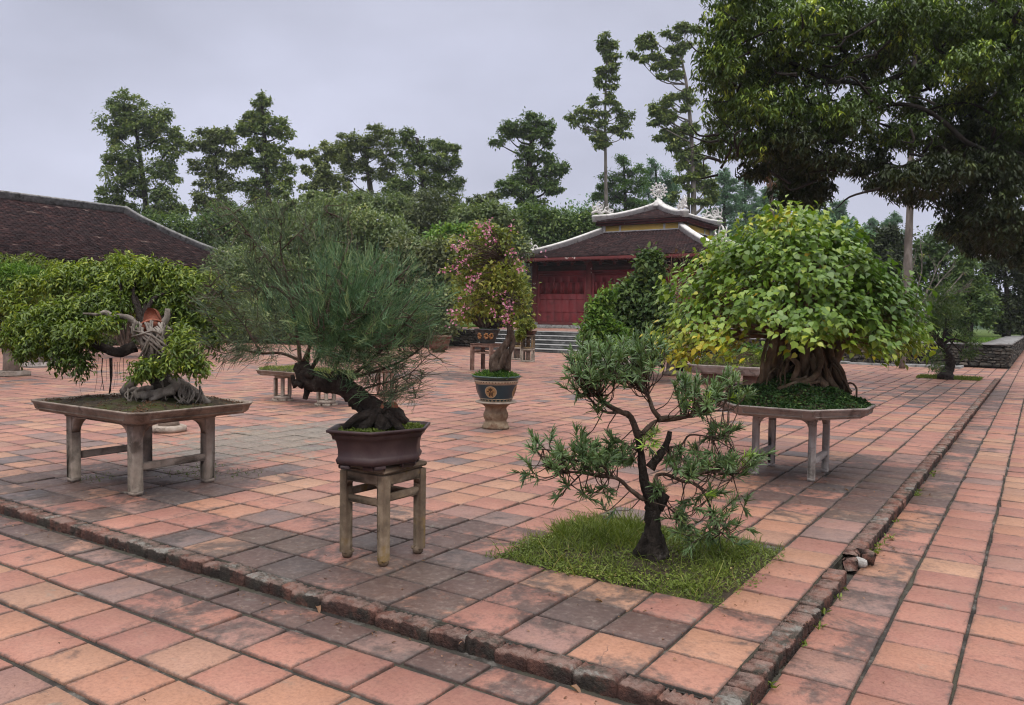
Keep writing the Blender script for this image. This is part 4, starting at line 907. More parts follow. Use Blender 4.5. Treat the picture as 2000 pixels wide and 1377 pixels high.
HC = np.array((-3.40, 3.71)); HX = [np.array(p) for p in ((.163, -.262), (.270, .105), (.116, .345))]; HX = np.array(HX + [-p for p in HX]) + HC
def hexpot():
    t = thing('hexagonal_pot', 'dark brown six sided clay pot with flared rim on the tall stool', 'pot', (*HC, .676))
    b = MB(); z0, H = .676, .235
    prof = [(.74, .022), (.80, .03), (.83, .055), (.80, .07), (.785, .08), (.79, .12), (.82, .165), (.875, .20), (.96, .222), (1.0, .225), (1.0, .24), (.95, .24), (.90, .20), (.885, .18)]
    b.rings([ringpoly(HX, s, z0 + z) for s, z in prof], True, (True, True)); b.build('pot_body', M['dark_pot'], t)
    p = ringpoly(HX, .78, 0)
    for i in range(6):
        a = p[i]; b = MB()                              # bracket feet at the corners
        for q in (p[(i + 1) % 6], p[i - 1]):
            d = q - a; L_ = np.linalg.norm(d); u = d / L_; R = np.array([u, np.cross(Z, u), Z]).T
            b.obox(a + u * L_ * .14 + V3(0, 0, z0 + .013) - unit(V3(*(a[:2] - HC), 0)) * .015, (L_ * .28, .03, .026), R, .006)
        b.build('foot', M['dark_pot'], t)
    moss_top(t, ringpoly(HX, .9, 0)[:, :2], z0 + .205, .035, 'soil', 'lf_grass', 2600, .02, inset=.0, name='moss', lay=.6, rr=(.0, .8))
hexpot()
# --- bougainvillea pot on a clay pedestal
PC = G(968, 836); PC = V3(PC[0], PC[1], PLAT)
def pedestal():
    t = thing('pedestal', 'waisted tan clay pedestal holding the dark glazed round pot', 'pedestal', PC)
    b = MB(); b.lathe([(.185, 0), (.19, .03), (.172, .04), (.168, .075), (.152, .085), (.148, .115), (.160, .13), (.172, .17), (.170, .205), (.150, .245), (.143, .275), (.155, .30), (.20, .335), (.232, .345)], PC, 36); b.build('column', M['tan_clay'], t, smooth=True)
    b = MB(); b.lathe([(.20, .344), (.275, .352), (.285, .362), (.275, .374), (.20, .374)], PC, 40); b.build('top_plate', M['concrete'], t)
pedestal()
def glazed_pot():
    z0 = PLAT + .375; c = V3(PC[0], PC[1], z0); H = .345
    t = thing('glazed_pot', 'dark teal round pot with cream medallions on the clay pedestal', 'pot', c)
    rad = lambda z: .205 + .10 * (z / .31) ** .75
    zs = np.linspace(0, .31, 14); b = MB(); b.lathe([(.19, 0)] + [(rad(z), z) for z in zs[1:]], c, 48, cap=(True, False)); b.build('pot_body', M['glaze_teal'], t, smooth=True)
    b = MB(); b.lathe([(rad(.305), .303), (.318, .318), (.335, .330), (.335, .345), (.318, .352), (.295, .345), (.28, .30)], c, 48, cap=(False, True)); b.build('rim', M['glaze_green'], t, smooth=True)
    th = math.atan2(*(CAM - c)[[1, 0]])            # azimuth facing the camera
    th0 = th - .28
    def on(a, z, off=.0): r = rad(z) + off; return c + V3(r * math.cos(a), r * math.sin(a), z)
    def band(za, zb, off, name, mat): 
        b = MB(); b.lathe([(rad(za), za), (rad(za) + off, za + .001), (rad(zb) + off, zb - .001), (rad(zb), zb)], c, 48, cap=(False, False)); return b.build(name, M[mat], t, smooth=True)
    band(.245, .290, .004, 'flower_band', 'glaze_cream'); band(.036, .044, .004, 'line_band', 'glaze_cream'); band(.236, .241, .003, 'line_band', 'glaze_cream')
    b = MB()
    for k in range(44):
        a = k * 2 * math.pi / 44; zc = .2675; s_ = .0085 if k % 2 else .0065
        pts = [on(a + math.cos(q) * s_ * (1.7 if k % 2 == 0 else 1) / .29, zc + math.sin(q) * s_, .0062) for q in np.linspace(0, 6.283, 9)[:-1]]; b.add(pts, [tuple(range(8))])
    b.build('band_flowers', M['glaze_brown'], t)
    b = MB()
    for k in range(26):
        a = k * 2 * math.pi / 26; d = math.pi / 26
        b.add([on(a - d, .004, .003), on(a + d, .004, .003), on(a, .034, .003)], [(0, 1, 2)])
    b.build('zigzag_band', M['glaze_cream'], t)
    # four medallions with a brush character in relief
    strokes = [((-.30, .52), (.30, .52), .10), ((0, .82), (0, .10), .11), ((-.32, .66), (-.32, .38), .09), ((.32, .66), (.32, .38), .09), ((-.32, .68), (.32, .68), .09), ((-.30, .37), (.30, .37), .09), ((-.72, .06), (.74, .10), .13),
               ((-.34, -.10), (-.34, -.62), .10), ((.34, -.10), (.34, -.62), .10), ((-.34, -.12), (.34, -.12), .08), ((-.30, -.28), (.30, -.28), .07), ((-.30, -.43), (.30, -.43), .07), ((-.34, -.58), (.34, -.58), .08), ((-.16, -.64), (-.42, -.86), .11), ((.16, -.64), (.44, -.84), .11)]
    for q in range(4):
        a0 = th0 + q * math.pi / 2; zc = .14; R = .082
        def pt(x, z, off): return on(a0 + x / (rad(zc) + .0), zc + z, off)
        b = MB()
        for (r, off, nm) in ((R, .0045, 0),):
            n = 28; v = [pt(0, 0, off)] + [pt(r * math.cos(x), r * math.sin(x), off) for x in np.linspace(0, 6.283, n, endpoint=False)]; b.add(v, [(0, 1 + i, 1 + (i + 1) % n) for i in range(n)])
        m_ = b.build('medallion', M['glaze_cream'], t)
        b = MB(); n = 28; r = R * .86; v = [pt(0, 0, .0065)] + [pt(r * math.cos(x), r * math.sin(x), .0065) for x in np.linspace(0, 6.283, n, endpoint=False)]; b.add(v, [(0, 1 + i, 1 + (i + 1) % n) for i in range(n)]); b.build('medallion_ground', M['glaze_tan'], m_)
        b = MB()
        for (xa, za), (xb, zb), w_ in strokes:
            w_ *= .72; A, B_ = np.array((xa, za)), np.array((xb, zb)); d = (B_ - A) / np.linalg.norm(B_ - A); nn = np.array((-d[1], d[0])) * w_
            k = [A - d * w_ * .6 - nn, B_ + d * w_ * .6 - nn, B_ + d * w_ * .6 + nn, A - d * w_ * .6 + nn]
            b.add([pt(*(p * R * .80 * np.array((-1, 1)) * np.array((1, 1))), .009) for p in k], [(0, 1, 2, 3)])
        b.build('character', M['glaze_brown'], m_)
    pl = [(c[0] + .295 * math.cos(x), c[1] + .295 * math.sin(x)) for x in np.linspace(0, 6.283, 16, endpoint=False)]
    moss_top(t, pl, z0 + .31, .06, 'soil', 'lf_lush', 2200, .075, inset=.0, name='creeping_grass', lay=.9, rr=(.0, .8), tpl='lan', wd=.22)
glazed_pot()
# --- low tray on hollow six sided stands, middle left
def hex_stand(name, label, c, h, r, mat, group=None, z0=PLAT):
    t = thing(name, label, 'stand', (c[0], c[1], z0), group); P = [(c[0] + r * math.cos(a), c[1] + r * math.sin(a)) for a in np.arange(6) * math.pi / 3 + .3]
    b = MB(); b.prism([tuple(np.array(c[:2]) + (np.array(p) - np.array(c[:2])) * 1.05) for p in P], z0 + .03, z0 + h * .2)
    for p in P: b.obox((*(np.array(c[:2]) + (np.array(p) - np.array(c[:2])) * .86), z0 + .016), (.1, .1, .032), np.eye(3), .006)
    b.build('base', M[mat], t)
    for i, p in enumerate(P):
        a = i * math.pi / 3 + .3; R = np.array([[math.cos(a), -math.sin(a), 0], [math.sin(a), math.cos(a), 0], [0, 0, 1]]); q = np.array(c[:2]) + (np.array(p) - np.array(c[:2])) * .88
        b = MB(); b.obox((*q, z0 + h * .2 + h * .35), (.05, .058, h * .7 - .002), R, .006); b.build('post', M[mat], t)
    b = MB(); b.prism(P, z0 + h * .9, z0 + h); b.build('top_ring', M[mat], t); return t
s1 = G(552, 782); s2 = G(637, 791)
hex_stand('hollow_stand', 'left of two grey hollow six sided stands under the low grass tray', s1, .44, .155, 'concrete', 'hollow stands under the low tray')
hex_stand('hollow_stand', 'right of two grey hollow six sided stands under the low grass tray', s2, .44, .165, 'concrete', 'hollow stands under the low tray')
LTR = octo(-10.65, 9.75, 1.15, .42, .3, .3)
t = tray('grass_tray', 'long low concrete tray of grass on two hollow grey stands', LTR, PLAT + .441, PLAT + .53, 'concrete', flare=.06)
moss_top(t, LTR, PLAT + .515, .05, 'soil', 'lf_grass', 3500, .06, lay=1.2, wd=.12, tpl='narrow')
s3 = G(752, 774)
hex_stand('hollow_stand', 'reddish brown hollow stand half hidden by feathery needles of the leaning bonsai', s3, .50, .165, 'red_brown')
# --- far wooden-brown stool with the blue-grey pot
stool('brown_stool', 'worn red brown stool under the blue grey painted pot', (-13.27, -12.63), (18.2, 18.72), .86, 'red_brown', .09, strz=.50, foot=False)
def far_pot():
    c = V3(-12.95, 18.46, .862); t = thing('painted_pot', 'blue grey pot with orange flowers painted on it standing on the brown stool', 'pot', c)
    b = MB(); P = [(c[0] + .36 * math.cos(a) * 1.0, c[1] + .36 * math.sin(a)) for a in np.arange(8) * math.pi / 4 + .2]
    b.rings([ringpoly(P, s, c[2] + z) for s, z in ((.62, 0), (.66, .06), (.78, .16), (.95, .30), (1.0, .36), (1.08, .37), (1.08, .41), (.98, .41), (.9, .33))], True); b.build('pot_body', M['glaze_blue'], t)
    d = unit((CAM - c) * V3(1, 1, 0)); th = math.atan2(d[1], d[0])
    b = MB()
    for k, a in enumerate((-.75, -.1, .35)):
        for q in range(7):
            aa = th + a + .13 * math.cos(q * .9); zz = .21 + .065 * math.sin(q * .9); r = .315 + .10 * (zz - .2); b.lathe([(.005, -.03), (.032, -.015), (.032, .015), (.005, .03)], c + V3(r * math.cos(aa), r * math.sin(aa), zz), 7)
    b.build('painted_flower', M['orange_petals'], t)
    moss_top(t, P, c[2] + .36, .05, 'soil', 'lf_moss', 300, .05, inset=.03)
    b = MB(); b.tube([c + V3(.2, .03, .36), c + V3(.21, .03, .48), c + V3(.18, .03, .60)], [.11, .09, .03], 7, .3); o = b.build('rock', M['bark_dark'], t)
far_pot()
# --- hollow concrete blocks, stacked, with a tiny bonsai on top
def block(name, label, c, w_, h, rz, mat='concrete', group=None):
    t = thing(name, label, 'block', c, group); R = np.array([[math.cos(rz), -math.sin(rz), 0], [math.sin(rz), math.cos(rz), 0], [0, 0, 1]]); c = np.array(c, float); e = .07
    for sx_ in (-1, 1):
        for sy in (-1, 1): b = MB(); b.obox(c + R @ V3(sx_ * (w_ - e) / 2, sy * (w_ - e) / 2, h / 2), (e, e, h), R, .008); b.build('post', M[mat], t)
    b = MB(); b.obox(c + V3(0, 0, h / 2), (w_ * .3, w_ * .3, h - .1), R); b.build('core', M[mat], t)
    for z in (.03, h - .03):
        b = MB(); b.obox(c + V3(0, 0, z), (w_ + .01, w_ + .01, .058), R, .008); b.build('slab', M[mat], t)
    return t
bc = G(1031, 707); bc2 = G(1014, 703)
g_ = 'hollow concrete blocks before the temple steps'
block('hollow_block', 'lower front hollow concrete block below the tiny bonsai before the steps', bc, .40, .46, .35, group=g_)
block('hollow_block', 'upper front hollow concrete block directly carrying the tiny bonsai pot', bc + V3(0, 0, .461), .40, .46, .35, 'brown_concrete', group=g_)
block('hollow_block', 'lower rear hollow concrete block beside the stacked pair', bc2 + V3(-.12, .1, 0), .40, .46, .3, group=g_)
block('hollow_block', 'upper rear hollow concrete block behind the stacked pair', bc2 + V3(-.12, .1, .461), .40, .42, .33, 'brown_concrete', group=g_)
bt = bc + V3(0, 0, .922)
t = thing('small_pot', 'small dark shallow pot holding the tiny yellow green bonsai', 'pot', bt); b = MB(); b.rings([ringpoly(octo(bt[0], bt[1], .24, .2, .05, .05), s, bt[2] + z) for s, z in ((.75, 0), (.8, .03), (1, .12), (1.04, .13), (1.04, .15), (.94, .15), (.9, .12))]); b.build('pot_body', M['glaze_brown'], t)
# --- second concrete tray behind the big one, with mound
T2 = octo(-6.05, 18.95, 1.1, .62, .3, .3)
t = thing('tray_stand', 'short brown stand under the concrete tray behind the big leafy bonsai', 'stand', (-6.0, 18.9, PLAT)); b = MB(); b.box((-6.75, 18.5, PLAT), (-6.35, 19.3, PLAT + .26), .02); b.build('support', M['red_brown'], t); b = MB(); b.box((-5.75, 18.5, PLAT), (-5.35, 19.3, PLAT + .26), .02); b.build('support', M['red_brown'], t)
t = tray('grass_tray', 'long grey concrete tray with a grassy mound behind the big leafy bonsai', T2, PLAT + .262, PLAT + .47, 'pale_concrete', flare=.05)
moss_top(t, T2, PLAT + .45, .38, 'soil', 'lf_grass', 6000, .05, ctr=(-5.7, 19.0), lay=.5, rr=(.1, .8))
# --- stand with grey tray, black plastic tub, far stand at the left
p = G(1310, 733)
t = thing('plant_stand', 'mossy grey stand with flat top beside the black tub', 'stand', p); b = MB(); b.lathe([(.26, 0), (.26, .08), (.14, .10), (.13, .55), (.2, .60)], p, 6); b.build('post', M['concrete'], t); b = MB(); b.box(p + V3(-.6, -.35, .60), p + V3(.45, .35, .78), .02); b.build('flat_tray', M['brown_concrete'], t)
p = G(1327, 724)
t = thing('plastic_tub', 'black plastic tub of bare twigs and coral flowers before the wall', 'tub', p); b = MB(); b.lathe([(.19, 0), (.235, .36), (.26, .37), (.26, .40), (.235, .40), (.22, .33)], p, 24); b.build('tub_body', M['black_plastic'], t)
TUB = p + V3(0, 0, .36)
def round_stand(label, px, py, h, r, mat):
    p = G(px, py); t = thing('plant_stand', label, 'stand', p); b = MB(); b.box(p - V3(r, r, 0), p + V3(r, r, .12), .02); b.build('base', M[mat], t); b = MB(); b.lathe([(r * .6, .12), (r * .55, h - .1)], p, 8); b.build('post', M[mat], t); b = MB(); b.lathe([(r * .8, h - .1), (r * 1.3, h - .06), (r * 1.3, h)], p, 8); b.build('top', M[mat], t); return p + V3(0, 0, h)
LS = round_stand('grey pillar stand under the yellow green bushes at the left edge', 22, 734, .75, .30, 'concrete')
round_stand('squat pale stand far behind the left bonsai, left of two', 72, 716, .5, .3, 'pale_concrete')
round_stand('squat pale stand far behind the left bonsai, right of two', 100, 714, .5, .3, 'pale_concrete')
p = G(330, 843); t = thing('stone_disc', 'low round grey stone base behind the left concrete table', 'stone base', p); b = MB(); b.lathe([(.20, 0), (.215, .03), (.21, .07), (.17, .085)], p, 28); b.build('disc', M['concrete'], t); b = MB(); b.lathe([(.13, .085), (.12, .14), (.125, .30)], p, 18); b.build('stub', M['concrete'], t)
p = G(857, 688); t = thing('clay_pot', 'reddish clay pot far off beside the low wall left of the steps', 'pot', p); b = MB(); b.lathe([(.28, 0), (.26, .08), (.34, .1), (.42, .3), (.5, .62), (.55, .64), (.55, .7), (.48, .7), (.45, .6)], p, 20); b.build('pot_body', M['red_brown'], t)
RP = p + V3(0, 0, .6)
p = G(1190, 716); t = thing('plant_stand', 'low concrete plinth under the tall dark green bush before the temple', 'stand', p); b = MB(); b.box(p - V3(.6, .35, 0), p + V3(.6, .35, .30), .02); b.build('plinth', M['pale_concrete'], t); b = MB(); b.rings([ringpoly(octo(p[0], p[1], .55, .36, .1, .1), s, p[2] + .301 + z) for s, z in ((.85, 0), (.9, .05), (1, .2), (.92, .2), (.9, .16))]); b.build('planter', M['concrete'], t)
BP = p + V3(0, 0, .47)

# ================================================================== the near bonsai
def grow(Lv, tips, dirs, m, ln, wd, droop, **k): spray(Lv, tips, dirs, m, k.pop('sig', ln * .5), ln, wd, droop, **k)
# --- small tree in the grass square
TB = G(1271, 1092)
def podo():
    dep = 5.08; t = thing('podocarpus_tree', 'small open narrow leaved tree growing from the grass square', 'tree', TB)
    q = lambda x, y, d=0: D(1000 + x / 2.375, 620 + y / 2.375, dep + d)
    b = MB()
    tr = [q(655, 1130), q(652, 1060), q(655, 980), q(655, 900), q(645, 840), q(618, 775), q(606, 700), q(597, 620), q(585, 545)]
    b.tube(tr, [.076, .062, .051, .048, .043, .033, .026, .022, .020], 14, .3, 4)
    for a, r0 in ((0.3, .05), (2.2, .045), (3.6, .05), (5.2, .04)):   # root flare
        b.tube([q(652, 1010) + .04 * V3(math.cos(a), math.sin(a), 0), TB + V3(.07 * math.cos(a), .07 * math.sin(a), .05), TB + V3(.115 * math.cos(a), .115 * math.sin(a), -.02)], [.03, r0 * .8, .02], 8, .25, 3)
    # burl on the right of the trunk
    b.tube([q(665, 800), q(690, 835), q(675, 890)], [.03, .05, .03], 8, .3, 3)
    b.tube([q(640, 700), q(668, 660), q(700, 620), q(722, 575), q(732, 528)], [.030, .027, .024, .018, .015], 9, .25, 3)
    b.build('trunk', M['bark_podo'], t, smooth=True)
    limbs = [
        ([q(585, 550), q(545, 470), q(510, 430), q(460, 400), q(400, 370), q(340, 350)], .030, 'up-left'),
        ([q(590, 545), q(640, 490), q(690, 470)], .024, ''), ([q(690, 470), q(740, 462), q(800, 445), q(860, 440), q(930, 430, -.05)], .026, ''),
        ([q(690, 468), q(660, 415), q(620, 370), q(590, 310), q(560, 270)], .022, ''), ([q(720, 590), q(780, 572), q(850, 558), q(930, 556, -.05), q(1000, 540, -.1)], .011, ''),
        ([q(612, 840), q(570, 815), q(530, 785), q(470, 742), q(400, 730), q(290, 722), q(180, 735)], .020, ''), ([q(655, 778), q(690, 752), q(740, 742), q(800, 742), q(860, 770), q(900, 840), q(915, 920)], .017, ''),
        ([q(800, 742), q(880, 725), q(960, 720), q(1040, 720)], .011, ''), ([q(480, 745), q(400, 690), q(300, 650), q(180, 620), q(110, 600)], .011, ''), ([q(915, 920), q(960, 980), q(1010, 1010)], .009, ''), ([q(690, 760), q(720, 850), q(780, 930)], .008, ''),
        ([q(520, 440), q(430, 420), q(330, 340), q(270, 270)], .012, ''), ([q(600, 640), q(540, 580), q(470, 570)], .008, ''), ([q(340, 725), q(260, 790), q(220, 850)], .007, '')]
    b = MB(); allp = []
    for pts, r, _ in limbs:
        pts = [p + rng.normal(0, .012, 3) for p in pts]; pts[0] = np.array(pts[0])
        b.tube(pts, np.linspace(r, r * .35, len(pts)) * .8, 8, .2, 4); P, _r = spline(pts, 1, 4); allp.append(P)
    AP = np.vstack(allp)
    # twig tufts: (x, y, rx, ry, count, depth spread)
    regs = [(470, 235, 200, 100, 120, .32), (350, 270, 90, 90, 34, .25), (560, 200, 110, 90, 44, .25), (330, 150, 60, 60, 12, .2), (640, 160, 70, 70, 16, .2), (300, 330, 60, 40, 10, .15), (380, 400, 40, 60, 6, .1), (860, 380, 90, 80, 46, .22), (960, 330, 80, 90, 26, .2), (1050, 370, 50, 60, 8, .12), (960, 540, 60, 55, 22, .15), (790, 330, 40, 50, 10, .1),
            (420, 660, 110, 65, 50, .25), (280, 660, 110, 70, 46, .25), (160, 620, 80, 70, 18, .2), (120, 700, 60, 50, 8, .15), (300, 570, 60, 40, 8, .12), (480, 570, 60, 40, 9, .15), (530, 640, 45, 60, 9, .15), (900, 690, 150, 70, 50, .25), (1040, 690, 80, 55, 18, .2), (800, 660, 90, 50, 18, .2), (1130, 670, 40, 40, 7, .1),
            (900, 880, 140, 80, 34, .25), (830, 990, 110, 60, 26, .22), (1000, 1000, 90, 60, 18, .2), (780, 900, 60, 60, 12, .15), (960, 820, 90, 40, 9, .2), (640, 560, 40, 50, 12, .1), (400, 810, 90, 45, 12, .15), (240, 800, 60, 40, 5, .1), (450, 880, 30, 30, 4, .08), (690, 800, 25, 40, 9, .08), (1080, 860, 30, 40, 4, .1)]
    L_ = Leaves()
    for (x, y, rx, ry, n, ds) in regs:
        light = 1.0 if (x, y) in ((640, 560),) else 0
        for _ in range(int(n * (.74 if y < 820 else .55))):
            while True:
                u = rng.uniform(-1, 1, 2)
                if u @ u < 1: break
            e = q(x + u[0] * rx, y + u[1] * ry, rng.uniform(-ds, ds))
            d = np.linalg.norm(AP - e - V3(0, 0, .0), axis=1); cand = np.argsort(d)[:12]; s_ = AP[rng.choice(cand)]
            if np.linalg.norm(s_ - e) < .03: s_ = s_ - V3(0, 0, .06)
            up = .25 + .7 * rng.random() if y < 820 else rng.uniform(-.3, .5)
            v = e - s_; Ln = np.linalg.norm(v); mid = s_ + v * .55 + V3(0, 0, -.12 * Ln) + rng.normal(0, .08 * Ln, 3)
            tipd = unit(unit(v) * .8 + V3(0, 0, up) + rng.normal(0, .3, 3)); e2 = e + tipd * rng.uniform(.04, .09)
            b.tube([s_, mid, e, e2], [.0045, .0032, .0024, .0012], 5, 0, 3)
            k = rng.integers(15, 26); f = rng.random(k) ** .8
            base = e + (e2 - e) * f[:, None] - tipd * .025
            a = rng.random(k) * 6.283; p1 = unit(np.cross(tipd, V3(.3, .5, .8))); p2 = np.cross(tipd, p1)
            o = np.cos(a)[:, None] * p1 + np.sin(a)[:, None] * p2
            ax = tipd * (.25 + 1.1 * f[:, None]) + o * (.95 - .45 * f[:, None]) + rng.normal(0, .12, (k, 3)) + V3(0, 0, -.08)
            tone = .95 if (light and rng.random() < .7) or rng.random() < .015 else np.clip(rng.normal(.45, .16), 0, .85)
            L_.add(base, ax, tipd + o * .2 + rng.normal(0, .2, (k, 3)), rng.uniform(.045, .082, k), rng.uniform(.0075, .0115, k), tone + rng.normal(0, .07, k), 1.2)
    b.build('branches', M['bark_brown'], t, smooth=True)
    L_.build('foliage', M['lf_podo'], 'strip', t)
podo()
# --- grass square around it
def grass_square():
    L_ = Leaves(); n = 13000
    x = rng.uniform(GX0 - .06, GX1 + .06, n); y = rng.uniform(GY0 - .05, GY1 + .06, n); ed = np.minimum(np.minimum(x - GX0, GX1 - x), np.minimum(y - GY0, GY1 - y)); kk = rng.random(n) < np.clip(.55 + (ed + .07 * np.sin(x * 17) * np.sin(y * 13 + x * 5)) / .16, .03, 1); x, y = x[kk], y[kk]; n = len(x)
    back = np.exp(-((x + 2.5) / .35) ** 2 - ((y - 5.1) / .4) ** 2) + .5 * np.exp(-((x + 1.7) / .2) ** 2 - ((y - 5.1) / .25) ** 2)
    clump = np.clip(np.sin(x * 11 + 3 * np.sin(y * 5)) * np.cos(y * 9.3 + x * 2), 0, 1)
    hgt = (.022 + .035 * rng.random(n) ** 2 + .05 * clump * rng.random(n)) * (1 + 1.9 * back)
    tall = rng.random(n) < .05; hgt = np.where(tall, hgt + rng.uniform(.03, .12, n), hgt)
    bare = np.exp(-((x - TB[0] - .04) / .16) ** 2 - ((y - TB[1] + .16) / .13) ** 2) + .8 * np.exp(-((x + 1.45) / .1) ** 2)
    k = rng.random(n) > bare * .85; x, y, hgt = x[k], y[k], hgt[k]; n = len(x)
    pos = np.c_[x, y, np.full(n, .065)]
    ax = rng.normal(0, .75, (n, 3)) * V3(1, 1, 0) + V3(0, 0, 1)
    tone = .52 + .2 * np.sin(x * 7 + 2 * y) * np.cos(y * 6 - x) + rng.normal(0, .2, n)
    L_.add(pos, ax, sph(n) + V3(0, 0, .2), hgt * 1.25, rng.uniform(.003, .007, n), tone, 2.0)
    o = L_.build('grass_square', M['lf_grass'], 'strip'); o['kind'] = 'stuff'
    # low broad-leaved clover between the blades
    n = 15000; x = rng.uniform(GX0 - .12, GX1 + .12, n); y = rng.uniform(GY0 - .07, GY1 + .09, n); ed = np.minimum(np.minimum(x - GX0, GX1 - x), np.minimum(y - GY0, GY1 - y)); kk = rng.random(n) < np.clip(.6 + (ed + .09 * np.sin(x * 9 + 1) * np.sin(y * 11 + x * 4)) / .12, .0, 1); x, y = x[kk], y[kk]; n = len(x); bare = np.exp(-((x - TB[0] - .04) / .18) ** 2 - ((y - TB[1] + .16) / .14) ** 2) + .7 * np.exp(-((x + 1.45) / .1) ** 2); k = rng.random(n) > bare; x, y = x[k], y[k]; n = len(x)
    L_ = Leaves(); L_.add(np.c_[x, y, .07 + .035 * rng.random(n)], rng.normal(0, 1, (n, 3)) * V3(1, 1, .3), Z + rng.normal(0, .4, (n, 3)), rng.uniform(.012, .026, n), rng.uniform(.009, .018, n), .45 + .22 * np.sin(x * 5 - y * 6) + rng.normal(0, .17, n))
    o = L_.build('clover', M['lf_grass'], 'dia'); o['kind'] = 'stuff'
    b = MB(); xs = np.linspace(GX0 - .03, GX1 + .03, 24); ys = np.linspace(GY0 - .03, GY1 + .03, 22); X, Y = np.meshgrid(xs, ys); e = np.minimum(np.minimum(X - GX0, GX1 - X), np.minimum(Y - GY0, GY1 - Y))
    Zz = PLAT - .012 + np.clip(e, -.03, .25) * .10 + rng.normal(0, .003, X.shape); v = np.c_[X.ravel(), Y.ravel(), Zz.ravel()]; i, j = np.meshgrid(np.arange(23), np.arange(21)); a = (j * 24 + i).ravel()
    struct(mesh_np('planting_soil', v, [np.c_[a, a + 1, a + 25, a + 24]], M['soil'], smooth=True))
grass_square()
# --- big heart-leaved bonsai
def bodhi():
    dep = 8.15; c0 = V3(-2.06, 8.28, .80); t = thing('bodhi_bonsai', 'broad bright green heart leaved bonsai over thick gnarled roots', 'bonsai', c0)
    q = lambda x, y, d=0: D(x, y, dep + d); b = MB()
    # trunk mass of fused roots
    b.tube([q(1560, 775, .25), q(1560, 740, .25), q(1565, 700, .22), q(1562, 640, .2)], [.26, .19, .13, .12], 12, .3, 4); b.build('core', M['bark_dark'], t, smooth=True); b = MB()
    for (x0, y0, d0), (x1, y1, d1), r in [((1484, 752, .05), (1512, 655, .05), .05), ((1505, 756, .0), (1520, 650, .1), .045), ((1590, 758, -.08), (1580, 650, .02), .07), ((1612, 752, -.02), (1600, 640, .1), .06), ((1648, 758, .15), (1604, 650, .2), .05), ((1545, 750, .5), (1560, 640, .3), .1), ((1620, 750, .5), (1590, 650, .35), .08), ((1500, 750, .4), (1530, 650, .3), .07)]:
        a, e = q(x0, y0 + 8, d0), q(x1, y1, d1); m = (a + e) / 2 + rng.normal(0, .03, 3); b.tube([a, m, e], [r * 1.2, r * .8, r * .9], 10, .4, 4)
    for _ in range(26):
        x = rng.uniform(1495, 1640); x1 = min(1652, max(1478, x + (x - 1565) * rng.uniform(.1, .4) + rng.uniform(-12, 12))); y0 = rng.uniform(690, 725); f_ = rng.uniform(-.16, .0); r = rng.uniform(.008, .02)
        P = [q(x, y0, f_ + .06), q((x + x1) / 2 + rng.uniform(-8, 8), (y0 + 745) / 2, f_ - .02), q(x1, 748 + rng.uniform(-4, 4), f_ - .06), q(x1 + (x1 - 1565) * .10 + rng.uniform(-8, 8), 764 + rng.uniform(-3, 6), f_ - .14)]
        b.tube(P, [r, r * .9, r * .9, r * .6], 7, .25, 4)
    for pts, r in [(((1480, 765, -.1), (1487, 740, -.12), (1490, 700, -.1), (1500, 660, 0)), .022), (((1540, 762, -.2), (1552, 735, -.22), (1558, 712, -.2), (1540, 690, -.15), (1548, 655, -.1)), .030), (((1520, 762, -.28), (1560, 748, -.3), (1585, 740, -.25), (1602, 715, -.2), (1600, 680, -.1)), .035),
                   (((1535, 768, -.36), (1570, 752, -.33), (1600, 745, -.25)), .02), (((1590, 766, -.33), (1582, 752, -.3), (1570, 742, -.26), (1545, 742, -.24)), .024), (((1612, 770, -.25), (1608, 752, -.25), (1595, 738, -.2), (1585, 700, -.1)), .032), (((1640, 768, -.15), (1628, 752, -.15), (1615, 735, -.1), (1605, 700, 0)), .03),
                   (((1660, 768, -.05), (1640, 740, 0), (1625, 700, .05), (1622, 660, .1)), .035), (((1673, 775, -.1), (1672, 757, -.1), (1662, 748, -.08), (1650, 752, -.05)), .010), (((1470, 770, 0), (1500, 745, .1), (1520, 720, .1)), .03), (((1560, 768, -.3), (1553, 750, -.3), (1575, 735, -.25)), .016), (((1625, 720, .1), (1637, 690, .12), (1650, 660, .15), (1665, 640, .2)), .05)]:
        P = [q(*p) for p in pts]; b.tube(P, np.linspace(r, r * .8, len(P)), 9, .22, 5)
    b.build('roots', M['bark_root'], t, smooth=True)
    b = MB(); tips = []; dirs = []
    hub = q(1555, 660, .15)
    # crown shell given by its outline in photo pixels, a real dome around the hub
    outline = [(-270, -10), (-268, -38), (-250, -80), (-210, -140), (-168, -180), (-128, -202), (-88, -225), (-55, -250), (-10, -256), (35, -242), (60, -215), (105, -192), (145, -145), (188, -105), (226, -62), (244, -22), (240, -5)]
    oa = np.array([math.atan2(-y, x) for x, y in outline]); orr = np.array([math.hypot(x, y) for x, y in outline]); s_ = dep / FPX
    k = np.argsort(oa); oa, orr = oa[k], orr[k]
    n = 760
    for i in range(n):
        th = rng.uniform(-.12, math.pi + .12); ph = math.asin(rng.uniform(-1, 1)); R = np.interp(np.clip(th, oa[0], oa[-1]), oa, orr) * s_
        lob = 1 + .07 * math.sin(th * 7 + 1) * math.cos(ph * 5) + .05 * math.sin(th * 13 + ph * 9)
        d = math.cos(ph) * (math.cos(th) * RIGHT + math.sin(th) * Z) + math.sin(ph) * unit(FWD * V3(1, 1, 0)) * (.78 if ph < 0 else .7)
        f = lob * rng.uniform(.70, 1.05)
        e = hub + d * R * f
        if math.sin(th) < .25: e = e + V3(0, 0, rng.uniform(-.10, .05))
        if e[2] < 1.21: e[2] = 1.21 + rng.random() * .15
        tips.append(e); dirs.append(unit(d))
    tips = np.array(tips); dirs = np.array(dirs)
